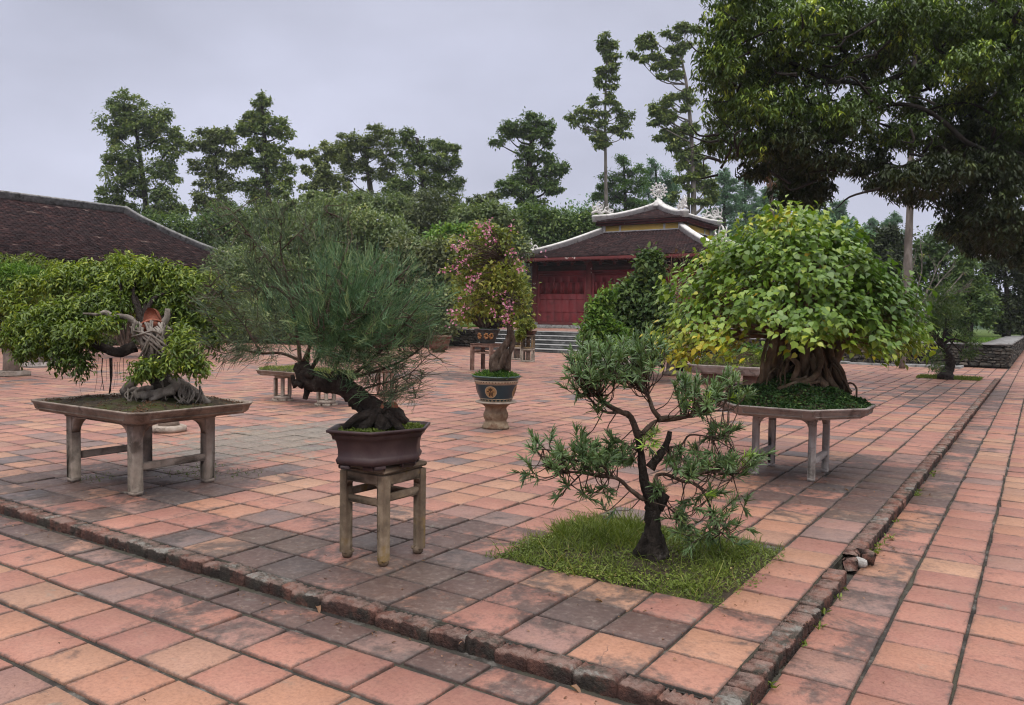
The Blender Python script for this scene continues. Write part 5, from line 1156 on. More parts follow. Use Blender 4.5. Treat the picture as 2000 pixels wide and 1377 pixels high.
    for _ in range(46):
        j = rng.integers(0, n); e = tips[j]; m = hub * .5 + e * .5 + rng.normal(0, .06, 3) + V3(0, 0, .05); b.tube([hub + rng.normal(0, .08, 3) * V3(1, 1, .4), m, hub + (e - hub) * .86], [.03, .016, .004], 6, .15, 4)
    for j in range(0, n, 3):
        e = tips[j]; st = hub + (e - hub) * .7 + rng.normal(0, .03, 3); b.tube([st, (st + e) / 2 + V3(0, 0, .02), e], [.006, .004, .002], 4, 0, 2)
    b.build('branches', M['bark_root'], t, smooth=True)
    L_ = Leaves(); m = 20
    T = np.repeat(tips, m, 0); O = np.repeat(dirs, m, 0); kk = len(T)
    pos = T + rng.normal(0, .065, (kk, 3))
    az = rng.random(kk) * 6.283; hor = np.c_[np.cos(az), np.sin(az), np.zeros(kk)]
    ax = O * V3(1, 1, .2) * .75 + hor * .7 + V3(0, 0, -.62) + rng.normal(0, .22, (kk, 3))
    nr = O * .8 + Z * .75 + hor * .1 + rng.normal(0, .28, (kk, 3))
    lowleft = np.clip((hub[2] + .10 - pos[:, 2]) * 1.1, -.15, .28) + np.clip(((hub - pos) @ RIGHT) * .14, -.12, .2)
    top = (pos[:, 2] > hub[2] + 1.05) * .22
    rn = .42 + lowleft + top + np.repeat(rng.normal(0, .10, n), m) + rng.normal(0, .13, kk)
    rn = np.where(rng.random(kk) < .004, .97, np.minimum(rn, .93))
    ln = rng.uniform(.044, .084, kk) * np.where(rng.random(kk) < .2, .7, 1)
    L_.add(pos, ax, nr, ln, ln * rng.uniform(.70, .84, kk), rn, rng.uniform(.4, 1.5, kk))
    L_.build('foliage', M['lf_bodhi'], 'heart', t)
bodhi()
# --- left bonsai with twisted pale roots
def ficus():
    dep = 7.15; c0 = V3(-6.7, 4.4, .80); t = thing('ficus_bonsai', 'wide spreading bonsai with twisted pale grey roots on the left table', 'bonsai', c0)
    q = lambda x, y, d=0: D(x / 2.648, 480 + y / 2.648, dep + d)
    b = MB()
    # core, bundle of fused roots, base buttress
    b.tube([q(880, 800, .1), q(830, 700, .1), q(800, 600, .12), q(770, 500, .12), q(740, 420, .12)], [.15, .10, .08, .075, .06], 14, .3, 4)
    b.build('core', M['bark_dark'], t, smooth=True); b = MB()
    for i in range(19):
        u = (i + .5) / 19; x0 = 665 + 190 * u; x1 = 700 + 200 * ((u * 1.7 + .3 * rng.random()) % 1)
        y1 = rng.uniform(540, 640); d = -.10 - .06 * math.sin(u * 3.14); b.tube([q(x0, rng.uniform(385, 430), d), q(x0 + rng.uniform(-10, 30), 450, d - .03), q((x0 + x1) / 2 + rng.uniform(-20, 20), 510, d - .03), q(x1, y1, d - .01)], [rng.uniform(.005, .014)] * 3 + [.007], 7, .2, 4)
    for pts, r in [(((690, 440, -.18), (760, 455, -.2), (800, 475, -.2), (870, 525, -.16)), .011), (((680, 470, -.17), (720, 460, -.2), (790, 440, -.2), (830, 455, -.18)), .009), (((760, 400, -.12), (800, 440, -.18), (850, 500, -.16)), .010),
                   (((640, 760, 0), (690, 700, -.05), (740, 660, -.05), (800, 640, 0)), .05), (((700, 770, -.1), (760, 775, -.14), (850, 755, -.14), (910, 730, -.1), (900, 690, 0)), .042), (((780, 800, -.16), (820, 780, -.16), (900, 750, -.15)), .03), (((1080, 820, 0), (1020, 770, -.02), (960, 730, 0), (900, 690, .05)), .045), (((960, 830, -.1), (960, 780, -.1), (930, 740, -.08)), .03),
                   (((860, 800, -.17), (845, 740, -.16), (835, 690, -.12)), .008), (((720, 790, -.16), (700, 760, -.14), (730, 740, -.1), (790, 735, -.1)), .022), (((1000, 800, -.1), (980, 780, -.1), (910, 720, -.06)), .02), (((660, 770, -.06), (690, 740, -.1), (720, 745, -.1)), .02)]:
        P = [q(*p) for p in pts]; b.tube(P, [r * f for f in np.linspace(.8, 1.05, len(P))], 8, .25, 4)
    for _ in range(26):
        x = rng.uniform(660, 1050); b.tube([q(x, rng.uniform(720, 760), -.08), q(x + rng.uniform(-25, 25), 775, -.13), q(x + rng.uniform(-50, 50), 815, -.15)], [.010, .008, .004], 5, .2, 3)
    # pale branch to the left and the stump on the right
    b.tube([q(700, 410, -.05), q(670, 378, -.08), q(630, 365, -.1), q(590, 368, -.1), q(545, 345, -.1), q(500, 355, -.1), q(430, 350, -.1)], [.036, .028, .022, .026, .018, .014, .008], 10, .3, 4)
    b.tube([q(850, 480, .02), q(845, 410, 0), q(862, 370, 0), q(866, 325, 0)], [.045, .034, .026, .022], 9, .25, 4); b.tube([q(848, 415, 0), q(870, 425, -.02), q(884, 433, -.03)], [.02, .014, .006], 6, .2, 3)
    b.build('trunk', M['bark_grey'], t, smooth=True)
    b = MB()
    b.tube([q(700, 520, .05), q(640, 545, 0), q(590, 550, 0), q(520, 520, 0), q(460, 500, 0), q(380, 520, .02), q(280, 500, .1), q(160, 470, .2)], [.05, .045, .04, .036, .03, .02, .015, .008], 9, .2, 4)
    for e in [(600, 150, .3), (750, 130, .4), (850, 180, .4), (950, 220, .4), (450, 280, .2), (300, 300, .2), (200, 350, .2), (1050, 260, .5), (1000, 500, -.1), (650, 260, .3), (540, 400, -.2), (400, 420, -.2)]:
        E_ = q(*e); S_ = q(740 if e[0] > 600 else 620, 420, .1); b.tube([S_, (S_ + E_) / 2 + rng.normal(0, .05, 3) + V3(0, 0, .06), E_], [.028, .016, .006], 7, .15, 4)
    # hanging aerial roots
    for x, y0, y1, r in [(575, 580, 765, .010), (568, 580, 760, .006), (530, 580, 750, .005), (522, 640, 752, .0025), (670, 600, 690, .006), (625, 570, 690, .002), (608, 600, 720, .002), (590, 600, 740, .0018), (495, 600, 760, .0018), (640, 580, 700, .0025), (550, 590, 700, .0016), (655, 590, 700, .0018), (410, 660, 770, .0014), (600, 590, 680, .0014), (510, 570, 690, .0014)]:
        b.tube([q(x, y0, -.02), q(x + rng.uniform(-8, 8), (y0 + y1) / 2, -.02), q(x + rng.uniform(-12, 12), y1, -.02)], [r, r * .8, r * .6], 5, .1, 3)
    b.build('aerial_roots', M['bark_dark'], t, smooth=True)
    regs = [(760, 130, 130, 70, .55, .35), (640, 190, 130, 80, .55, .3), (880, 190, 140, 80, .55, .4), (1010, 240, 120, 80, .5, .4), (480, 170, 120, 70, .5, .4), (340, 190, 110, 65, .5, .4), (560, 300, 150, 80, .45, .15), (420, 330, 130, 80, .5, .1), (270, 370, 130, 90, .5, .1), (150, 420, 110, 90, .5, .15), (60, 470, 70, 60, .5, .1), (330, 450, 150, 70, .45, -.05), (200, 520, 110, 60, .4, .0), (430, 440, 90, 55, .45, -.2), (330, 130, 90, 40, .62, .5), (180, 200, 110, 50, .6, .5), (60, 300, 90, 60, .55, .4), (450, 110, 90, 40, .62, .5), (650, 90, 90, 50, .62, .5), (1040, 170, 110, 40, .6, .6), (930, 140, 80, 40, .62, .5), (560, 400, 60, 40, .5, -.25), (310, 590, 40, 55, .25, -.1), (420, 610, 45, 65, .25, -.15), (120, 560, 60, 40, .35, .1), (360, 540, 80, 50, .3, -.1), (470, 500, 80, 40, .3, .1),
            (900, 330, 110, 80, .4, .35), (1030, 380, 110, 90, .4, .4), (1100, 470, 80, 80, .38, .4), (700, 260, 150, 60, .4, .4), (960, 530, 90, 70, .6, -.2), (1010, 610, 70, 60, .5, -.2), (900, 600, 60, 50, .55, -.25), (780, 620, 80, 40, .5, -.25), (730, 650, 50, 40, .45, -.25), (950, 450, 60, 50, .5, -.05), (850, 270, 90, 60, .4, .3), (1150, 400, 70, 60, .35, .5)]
    L_ = Leaves(); tot = sum(r[2] * r[3] for r in regs); NT = 3300
    for (x, y, rx, ry, tone, dz) in regs:
        k = max(10, int(NT * rx * ry / tot)); cc = q(x, y, dz); s_ = dep / FPX / 2.648; R3 = (rx * s_, ry * s_, (rx + ry) / 2 * s_ * 1.0); tp, o = clump_twigs(cc, R3, k, .25)
        m = 8; T = np.repeat(tp, m, 0); O = np.repeat(o, m, 0); n = len(T)
        az = rng.random(n) * 6.283; hor = np.c_[np.cos(az), np.sin(az), np.zeros(n)]
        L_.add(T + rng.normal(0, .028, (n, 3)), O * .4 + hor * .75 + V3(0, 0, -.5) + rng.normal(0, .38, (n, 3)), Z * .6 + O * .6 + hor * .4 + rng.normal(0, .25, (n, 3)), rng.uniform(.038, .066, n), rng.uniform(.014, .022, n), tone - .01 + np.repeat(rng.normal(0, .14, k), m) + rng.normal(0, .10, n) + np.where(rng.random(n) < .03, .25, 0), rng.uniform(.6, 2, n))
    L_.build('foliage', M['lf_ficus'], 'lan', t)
    # clay shard lodged on the roots
    e = q(785, 400, -.02); s_ = 1.0; b = MB()
    P = [q(738, 400, -.05), q(745, 350, -.04), q(765, 320, -.03), q(790, 322, -.02), q(805, 335, 0), q(815, 360, .02), q(828, 380, .04), q(830, 402, .05)]
    bk = [p + FWD * .07 + V3(0, 0, -.01) for p in P]; n = len(P); b.add(P + bk, [tuple(range(n)), tuple(range(2 * n - 1, n - 1, -1))] + [(i, (i + 1) % n, n + (i + 1) % n, n + i) for i in range(n)])
    b.tube([q(730, 405, -.07), q(760, 392, -.09), q(800, 385, -.08), q(835, 395, -.02)], .012, 6, .2, 4)
    b.tube([q(740, 420, .03), q(785, 400, .0), q(828, 412, .02)], .05, 8, .2, 3)
    o = b.build('clay_shard', M['terracotta_clay'], loc=q(785, 420)); tag(o, 'red broken clay pot shard lodged atop the twisted grey roots', 'pot shard')
ficus()
# --- leaning feathery bonsai in the six sided pot
def casuarina():
    dep = 4.95; c0 = V3(HC[0], HC[1], .90); t = thing('casuarina_bonsai', 'leaning dark trunk bonsai with a ball of feathery blue green needles', 'bonsai', c0)
    q = lambda x, y, d=0: D(x, y, dep + d); b = MB()
    tr = [(755, 838, 0), (742, 812, 0), (722, 795, 0), (702, 780, 0), (683, 764, 0), (660, 752, 0), (635, 748, 0), (612, 744, 0), (596, 735, 0), (588, 722, 0), (586, 708, 0)]
    b.tube([q(*p) for p in tr], [.085, .075, .064, .062, .058, .052, .056, .060, .052, .042, .032], 16, .26, 4)
    for _ in range(34):                                   # gnarled knobs and flaking bark
        j = rng.integers(1, len(tr) - 2); c = q(*tr[j]) + rng.normal(0, .03, 3); b.tube([c, c + rng.normal(0, .018, 3), c + rng.normal(0, .026, 3)], [.018, .022, .012], 6, .4, 2)
    for x, y in [(690, 828), (704, 840), (785, 838), (795, 822), (776, 812), (765, 800), (715, 835), (740, 842), (672, 832)]:
        b.tube([q(748, 806), q((748 + x) / 2, (806 + y) / 2 - 8, -.06), q(x, y + 4, -.06)], [.04, .036, .022], 8, .4, 3)
    b.tube([q(690, 768), q(702, 760, -.03), q(711, 766, -.05)], [.03, .022, .014], 7, .4, 3); b.tube([q(665, 750), q(680, 742), q(685, 735)], [.03, .03, .02], 7, .3, 3); b.tube([q(600, 735), q(590, 720), q(580, 722)], [.04, .045, .03], 8, .4, 3)
    b.build('trunk', M['bark_dark'], t, smooth=True)
    for x, y, lab in [(752, 792, 0), (770, 793, 1)]: pass
    limbs = [([(586, 712), (584, 680), (578, 640), (572, 600), (566, 580)], .015), ([(566, 585), (545, 565), (520, 560), (500, 566)], .010), ([(570, 600), (560, 540), (548, 490), (550, 440)], .009), ([(560, 560), (520, 500), (480, 450), (450, 410)], .007), ([(548, 490), (590, 450), (640, 415)], .005),
             ([(588, 705), (550, 690), (510, 690), (470, 680), (430, 650), (400, 610)], .010), ([(510, 690), (480, 640), (440, 590), (410, 560)], .007), ([(470, 680), (440, 690), (410, 680)], .005),
             ([(590, 712), (620, 640), (650, 560), (680, 480)], .013), ([(600, 735), (650, 650), (700, 560), (740, 500)], .013), ([(640, 746), (690, 650), (750, 570), (800, 520)], .012), ([(665, 750), (740, 690), (800, 620), (840, 570)], .011), ([(685, 738), (750, 720), (810, 690), (850, 650)], .010), ([(700, 762), (760, 745), (800, 730), (840, 690)], .007), ([(700, 770), (760, 770), (800, 755), (825, 740)], .005), ([(600, 720), (610, 600), (620, 520), (650, 470)], .010)]
    b = MB(); AP = []
    for pts, r in limbs:
        dz = rng.uniform(-.22, .22); P = [q(x, y, dz * i / (len(pts) - 1)) for i, (x, y) in enumerate(pts)]; b.tube(P, np.linspace(r, r * .3, len(P)), 7, .12, 4); AP.append(spline(P, 1, 5)[0])
    AP = np.vstack(AP); L1, L2 = Leaves(), Leaves(); s_ = dep / FPX
    def sprig(e, d, k, ln, wd, L_, tone, spread):
        f = rng.random(k); a = e - d * .10 * f[:, None] + rng.normal(0, .012, (k, 3))
        ax = d + rng.normal(0, spread, (k, 3)); L_.add(a, ax, sph(k), rng.uniform(.6, 1.25, k) * ln, wd, tone + rng.normal(0, .12, k), rng.uniform(-1.6, 2.0, k))
    root = q(640, 740)
    # dense ball
    ball = q(700, 625); R3 = np.array((150, 148, 125)) * s_
    for i in range(1350):
        d = sph(1)[0]; f = rng.uniform(.2, 1.0) ** .75 if rng.random() < .86 else rng.uniform(.9, 1.22)
        x = d[0] * (1.0 if d[1] > -.5 else .8); e = ball + (x * R3[0] * RIGHT + d[1] * R3[1] * (1.0 if d[1] > 0 else .80) * Z + d[2] * R3[2] * FWD) * f * (1 + .12 * math.sin(7 * d[0] + 5 * d[1]) )
        gd = unit(unit(e - root) * .5 + Z * .3 + unit(e - ball) * .35 + rng.normal(0, .45, 3)); sprig(e, gd, 12, .095, rng.uniform(.0022, .0036), L1, np.clip(rng.normal(.50, .28), 0, 1), .25)
    for i in range(170):
        e = ball + sph(1)[0] * R3 * rng.uniform(.4, .9); c = AP[np.argmin(np.linalg.norm(AP - e, axis=1))]; b.tube([c, (c + e) / 2 + rng.normal(0, .02, 3), e, e + unit(e - root) * .12], [.0045, .0036, .0026, .0012], 4, 0, 3)
    # thin outliers: (x, y, rx, ry, count, up, right)
    for (x, y, rx, ry, n, ux, uy) in [(480, 560, 70, 60, 70, -.5, .75), (540, 470, 60, 60, 60, -.2, .95), (600, 440, 60, 40, 40, .3, .9), (460, 450, 45, 45, 34, -.6, .75), (430, 620, 50, 50, 60, -.8, .25), (440, 680, 50, 30, 40, -.8, -.35), (520, 650, 50, 50, 60, -.5, .6), (500, 690, 50, 20, 30, -.6, -.5), (650, 430, 40, 40, 24, .3, .9), (560, 560, 40, 50, 50, -.3, .9), (810, 720, 30, 40, 46, .75, .35), (790, 765, 30, 18, 30, .7, .25), (740, 760, 40, 25, 40, .4, .6), (845, 650, 25, 60, 40, .8, .6), (480, 420, 40, 40, 12, -.5, .85), (420, 560, 40, 50, 30, -.8, .4)]:
        for _ in range(int(n * .62)):
            u = rng.uniform(-1, 1, 2); e = q(x + u[0] * rx, y + u[1] * ry, rng.uniform(-.2, .2)); gd = unit(ux * RIGHT + uy * Z + rng.normal(0, .3, 3)); sprig(e, gd, 11, .105, .0027, L2, np.clip(rng.normal(.42, .15), 0, 1), .24)
            if rng.random() < .5: c = AP[np.argmin(np.linalg.norm(AP - e, axis=1))]; b.tube([c, (c + e) / 2 + rng.normal(0, .02, 3), e, e + gd * .12], [.0036, .0026, .0018, .0009], 4, 0, 3)
    b.build('branches', M['bark_brown'], t, smooth=True)
    L1.build('needles', M['lf_needle'], 'thread', t); L2.build('sparse_needles', M['lf_needle_brown'], 'thread', t)
casuarina()
for x, y, lab in [(752, 795, 'left reddish stone wedged among roots in the six sided pot'), (769, 795, 'right reddish stone wedged among roots in the six sided pot')]:
    c = D(x, y, 4.9); b = MB(); b.lathe([(.006, -.04), (.026, -.02), (.03, 0), (.022, .02), (.006, .032)], c, 9); o = b.build('small_stone', M['terracotta_clay'], loc=c, smooth=True); tag(o, lab, 'stone')

# ================================================================== middle-distance plants
def bush(name, label, dep, clumps, mat, n, leaf_px, base=None, cat='bush', group=None, twig=9, shell=.35, droop=.25, tpl='lan', ar=.45, stem_r=.05, bark='bark_brown', rmean=.48, loc=None, stems=4, sigf=1.0):
    s = dep / FPX; n = int(n * (2.4 if tpl == 'dia' else 1.5)); leaf_px = leaf_px * (1.25 if tpl == 'dia' else 1.1)
    if loc is None:
        cx_ = np.mean([c[0] for c in clumps]); loc = D(cx_ if base is None else base[0], base[1] if base else max(c[1] + c[3] for c in clumps), dep)
    loc = np.array(loc, float); t = thing(name, label, cat, loc, group); b = MB(); L_ = Leaves(); tot = sum(c[2] * c[3] for c in clumps)
    for c in clumps:
        dz = c[4] if len(c) > 4 else rng.uniform(-.5, .5) * (c[2] + c[3]) / 2 * s
        cc, R3 = px_clump(c[0], c[1], c[2], c[3], dep + dz); k = max(5, int(n * c[2] * c[3] / tot / twig)); tp, o = clump_twigs(cc, R3, k, shell)
        spray(L_, tp, o, twig, sigf * .10 * min(R3[0], R3[1]) + .4 * leaf_px * s, leaf_px * s, leaf_px * s * ar, droop, rmean=rmean + rng.normal(0, .05))
        for _ in range(stems):
            e = cc + rng.uniform(-.7, .7, 3) * np.array([R3[0], R3[0], R3[1]]); m = loc * .45 + e * .55 + rng.normal(0, .08, 3) * R3[0]; b.tube([loc + rng.normal(0, .03, 3) * V3(1, 1, 0), m, e], [stem_r, stem_r * .6, stem_r * .2], 6, .15, 4)
    b.build('stems', M[bark], t, smooth=True); L_.build('foliage', M[mat], tpl, t); return t
# --- bougainvillea in the glazed pot
def boug():
    dep = 10.95; c0 = V3(PC[0], PC[1], PLAT + .72); t = thing('bougainvillea', 'tall pink flowering bonsai with a twisted trunk in the medallion pot', 'bonsai', c0)
    q = lambda x, y, d=0: D(840 + x / 3.128, 420 + y / 3.128, dep + d); b = MB()
    b.tube([q(410, 950), q(395, 890), q(430, 840), q(470, 780), q(490, 720), q(485, 660), q(500, 600), q(490, 530), q(465, 470), q(470, 400), q(460, 320), q(440, 260)], [.10, .075, .058, .05, .045, .042, .038, .034, .03, .026, .022, .016], 12, .3, 4)
    b.tube([q(470, 950), q(480, 860), q(510, 780), q(500, 720)], [.05, .036, .03, .03], 9, .3, 4); b.tube([q(400, 890), q(385, 870), q(405, 860)], [.04, .035, .02], 8, .3, 3)
    b.tube([q(430, 930), q(450, 880, -.05), q(470, 820, -.06)], [.06, .045, .03], 8, .3, 3)
    b.build('trunk', M['bark_brown'], t, smooth=True)
    b = MB(); Lf, Pt = Leaves(), Leaves(); hubs = [q(490, 530), q(465, 430), q(460, 320), q(445, 270)]
    regs = [(300, 150, 110, 70, .5), (420, 120, 110, 60, .45), (220, 230, 90, 70, .45), (450, 200, 80, 60, .45), (350, 240, 110, 80, .5), (495, 315, 70, 55, .5), (310, 340, 110, 70, .62), (400, 380, 110, 80, .62), (240, 400, 80, 60, .6), (520, 420, 80, 70, .55), (400, 470, 90, 60, .6), (550, 500, 60, 70, .55), (230, 520, 70, 60, .62), (330, 540, 90, 60, .6), (200, 600, 60, 40, .6), (130, 330, 50, 40, .5), (480, 640, 40, 50, .5), (340, 70, 80, 40, .45), (570, 590, 40, 60, .5), (150, 180, 50, 40, .45)]
    s_ = dep / FPX / 3.128; tot = sum(r[2] * r[3] for r in regs)
    for (x, y, rx, ry, tone) in regs:
        cc = q(x, y, rng.uniform(-.3, .4)); R3 = (rx * s_, ry * s_, (rx + ry) / 2 * s_); k = int(560 * rx * ry / tot); tp, o = clump_twigs(cc, R3, k, .1); spray(Lf, tp, o, 7, .06, .058, .032, .1, rmean=tone + .04, rtw=.18)
        for _ in range(7):
            e = tp[rng.integers(0, k)]; h = hubs[int(np.argmin([np.linalg.norm(e - h) for h in hubs]))]; b.tube([h, (h + e) / 2 + V3(0, 0, .06) + rng.normal(0, .05, 3), e], [.009, .005, .002], 5, .1, 4)
    fl = [(310, 70), (360, 45), (370, 90), (340, 110), (325, 130), (215, 130), (190, 180), (150, 195), (180, 210), (235, 235), (195, 285), (130, 320), (155, 335), (75, 345), (265, 390), (290, 380), (240, 450), (230, 465), (265, 430), (185, 515), (205, 570), (150, 600), (185, 615), (130, 655), (395, 160), (505, 60), (485, 225), (545, 285), (550, 325), (690, 250), (395, 497), (455, 500), (470, 550), (475, 590), (470, 635), (485, 555), (380, 585), (490, 660), (205, 165), (200, 275), (140, 595), (470, 620), (445, 640), (245, 380), (560, 340), (530, 250), (330, 60)]
    for x, y in fl:
        c = q(x, y, -.35 + rng.uniform(-.15, .05)); k = rng.integers(6, 13); Pt = Leaves(); Pt.add(c + rng.normal(0, .034, (k, 3)), sph(k), sph(k), rng.uniform(.03, .046, k), rng.uniform(.024, .034, k), rng.random(k), 1.5)
        Pt.build('flower_cluster', M['petals'], 'dia', t)
        h = hubs[int(np.argmin([np.linalg.norm(c - h) for h in hubs]))]; b.tube([h, (h + c) / 2 + V3(0, 0, .12), c], [.006, .004, .0015], 4, 0, 4)
    b.build('branches', M['bark_brown'], t, smooth=True); Lf.build('foliage', M['lf_boug'], 'lan', t)
boug()
bush('shrub_bonsai', 'yellow green bushy bonsai behind the pink flowering one in the painted pot', 22.4, [(930, 560, 45, 40), (960, 590, 40, 35), (910, 610, 30, 25), (985, 555, 40, 45), (945, 520, 45, 30), (1010, 580, 25, 30)], 'lf_boug', 5200, 7, cat='bonsai', loc=V3(-13.05, 18.46, 1.25), stem_r=.07, rmean=.55)
bush('juniper_bonsai', 'tiny yellow green bonsai atop the stacked hollow blocks', 27.3, [(1028, 630, 14, 7), (1015, 634, 9, 6), (1038, 637, 8, 5), (1018, 650, 8, 10), (1012, 660, 7, 7)], 'lf_yellowgreen', 1500, 4, cat='bonsai', loc=bt + V3(0, 0, .11), stem_r=.05, rmean=.6)
# --- tall dark bush before the temple
bush('leafy_bush', 'tall dark green leafy bush growing in a planter before the temple', 20.5, [(1270, 515, 26, 30), (1268, 560, 30, 40), (1235, 590, 45, 45), (1285, 610, 35, 50), (1240, 640, 60, 40), (1205, 610, 40, 40), (1270, 670, 60, 35)], 'lf_deep', 9000, 9, loc=BP, stem_r=.06, tpl='lan', ar=.62, droop=.5, shell=.45)
bush('leafy_bush', 'lighter green low bush spilling left of the tall dark bush', 19.6, [(1185, 578, 16, 10), (1170, 600, 22, 16), (1165, 645, 26, 35), (1190, 660, 40, 30), (1170, 625, 20, 20)], 'lf_lush', 4200, 8, loc=BP + V3(-.2, -.35, 0), stem_r=.03, ar=.5, rmean=.62)
def twigs(name, label, base, pts_px, dep, r, mat='bark_brown', cat='shrub', sub=5, leaf=None, spread=.35):
    t = thing(name, label, cat, base); b = MB(); L_ = Leaves()
    for pl in pts_px:
        P = [np.array(base)] + [D(x, y, dep + rng.uniform(-.3, .3)) for x, y in pl]; b.tube(P, np.linspace(r, r * .25, len(P)), 6, .12, 4); S = spline(P, 1, 5)[0]
        for _ in range(sub):
            j = rng.integers(len(S) // 3, len(S)); d = unit(S[j] - S[max(0, j - 2)]) + rng.normal(0, .55, 3) * V3(1, 1, .6) + V3(0, 0, .2); l = rng.uniform(.3, .8) * spread * 2; e = S[j] + unit(d) * l; b.tube([S[j], (S[j] + e) / 2 + rng.normal(0, .04 * l, 3), e], [r * .35, r * .22, r * .1], 4, 0, 3)
            for _ in range(2): e2 = e - unit(d) * l * rng.uniform(.2, .6); e3 = e2 + unit(d + rng.normal(0, .6, 3)) * l * .5; b.tube([e2, e3], [r * .18, r * .07], 4, 0, 1)
            if leaf and rng.random() < leaf[1]: k = 6; L_.add(e + rng.normal(0, .06, (k, 3)), sph(k) - V3(0, 0, .3), sph(k) + Z, rng.uniform(.06, .12, k), .045, rng.random(k))
    b.build('branches', M[mat], t, smooth=True)
    if leaf and L_.count(): L_.build('foliage', M[leaf[0]], 'lan', t)
    return t
twigs('bare_shrub', 'leafless pale pink twiggy shrub rising from the black tub', TUB, [[(1318, 640), (1310, 560), (1312, 500)], [(1322, 640), (1325, 570), (1335, 510)], [(1312, 650), (1298, 590), (1290, 545)], [(1332, 650), (1345, 600), (1350, 560)], [(1315, 640), (1318, 590), (1322, 555)], [(1305, 660), (1285, 600), (1270, 570)]], 23.6, .035, 'tan_clay', sub=8, leaf=('lf_dead', .25))
t = thing('flower_clump', 'small coral red flower clump behind the black tub', 'flowers', G(1352, 712)); L_ = Leaves(); c = D(1357, 666, 23.9); k = 130; L_.add(c + rng.normal(0, 1, (k, 3)) * V3(.22, .22, .09), sph(k), sph(k), .075, .06, rng.random(k)); L_.build('flowers', M['petals_red'], 'dia', t); L_ = Leaves(); k = 700; c = D(1350, 688, 23.9); L_.add(c + rng.normal(0, 1, (k, 3)) * V3(.32, .32, .17), sph(k) + Z * .3, sph(k), .09, .05, rng.random(k) * .6); L_.build('foliage', M['lf_deep'], 'lan', t)
b = MB(); b.tube([G(1352, 712), D(1352, 690, 23.9)], [.04, .03], 6); b.build('stem', M['bark_brown'], t)
bush('mound_plant', 'low leafy plant on the mounded tray behind the big leafy bonsai', 19.2, [(1450, 690, 40, 18), (1475, 700, 30, 14), (1430, 702, 25, 10)], 'lf_lush', 1600, 8, loc=V3(-5.7, 19, .8), stem_r=.03)
# --- plants at the left edge, behind the left bonsai
bush('yellow_bush', 'yellowing small leaved bush at the left edge on the grey pillar stand', 18.2, [(20, 590, 40, 45), (50, 570, 30, 30), (5, 630, 30, 25), (60, 615, 25, 25), (-30, 590, 40, 50)], 'lf_yellowgreen', 4200, 8, loc=LS, stem_r=.05, rmean=.62)
bush('pine_bonsai', 'soft light green pine tuft above the yellowing bush at left', 17.0, [(48, 552, 36, 26), (20, 545, 28, 22)], 'lf_lush', 5200, 13, loc=LS + V3(.5, .2, 0), tpl='narrow', ar=.12, stem_r=.04, rmean=.6)
for lab, cl, dp, mt, n, rm in [
    ('bright green hedge bush at the far left edge below the hall roof', [(10, 525, 45, 25), (60, 520, 40, 22), (-20, 540, 40, 30), (100, 535, 40, 24)], 30, 'lf_yellowgreen', 3000, .42),
    ('tall yellow green bush with pointed top under the hall roof', [(245, 530, 45, 36), (215, 545, 45, 30), (280, 545, 45, 28), (245, 580, 80, 40)], 26, 'lf_yellowgreen', 5500, .45),
    ('broad yellow green bush left of the pointed bush', [(140, 545, 50, 26), (180, 555, 45, 28), (110, 570, 50, 35), (165, 590, 70, 40)], 27, 'lf_yellowgreen', 4200, .36),
    ('yellow green bush behind the thin left branches of the leaning bonsai', [(340, 555, 45, 24), (390, 560, 40, 22), (370, 590, 70, 35), (310, 575, 40, 30), (430, 580, 35, 30)], 28, 'lf_yellowgreen', 4800, .42),
    ('dark green bush low behind the left bonsai roots', [(420, 610, 60, 40), (350, 625, 60, 40), (480, 620, 50, 40), (280, 630, 60, 35), (200, 640, 70, 35), (100, 640, 80, 40)], 33, 'lf_hedge', 6000, .35)]:
    bush('hedge_bush', lab, dp, cl, mt, n, 7, base=(np.mean([c[0] for c in cl]), 690), stem_r=.05, rmean=rm, group='bushes behind the left bonsai')
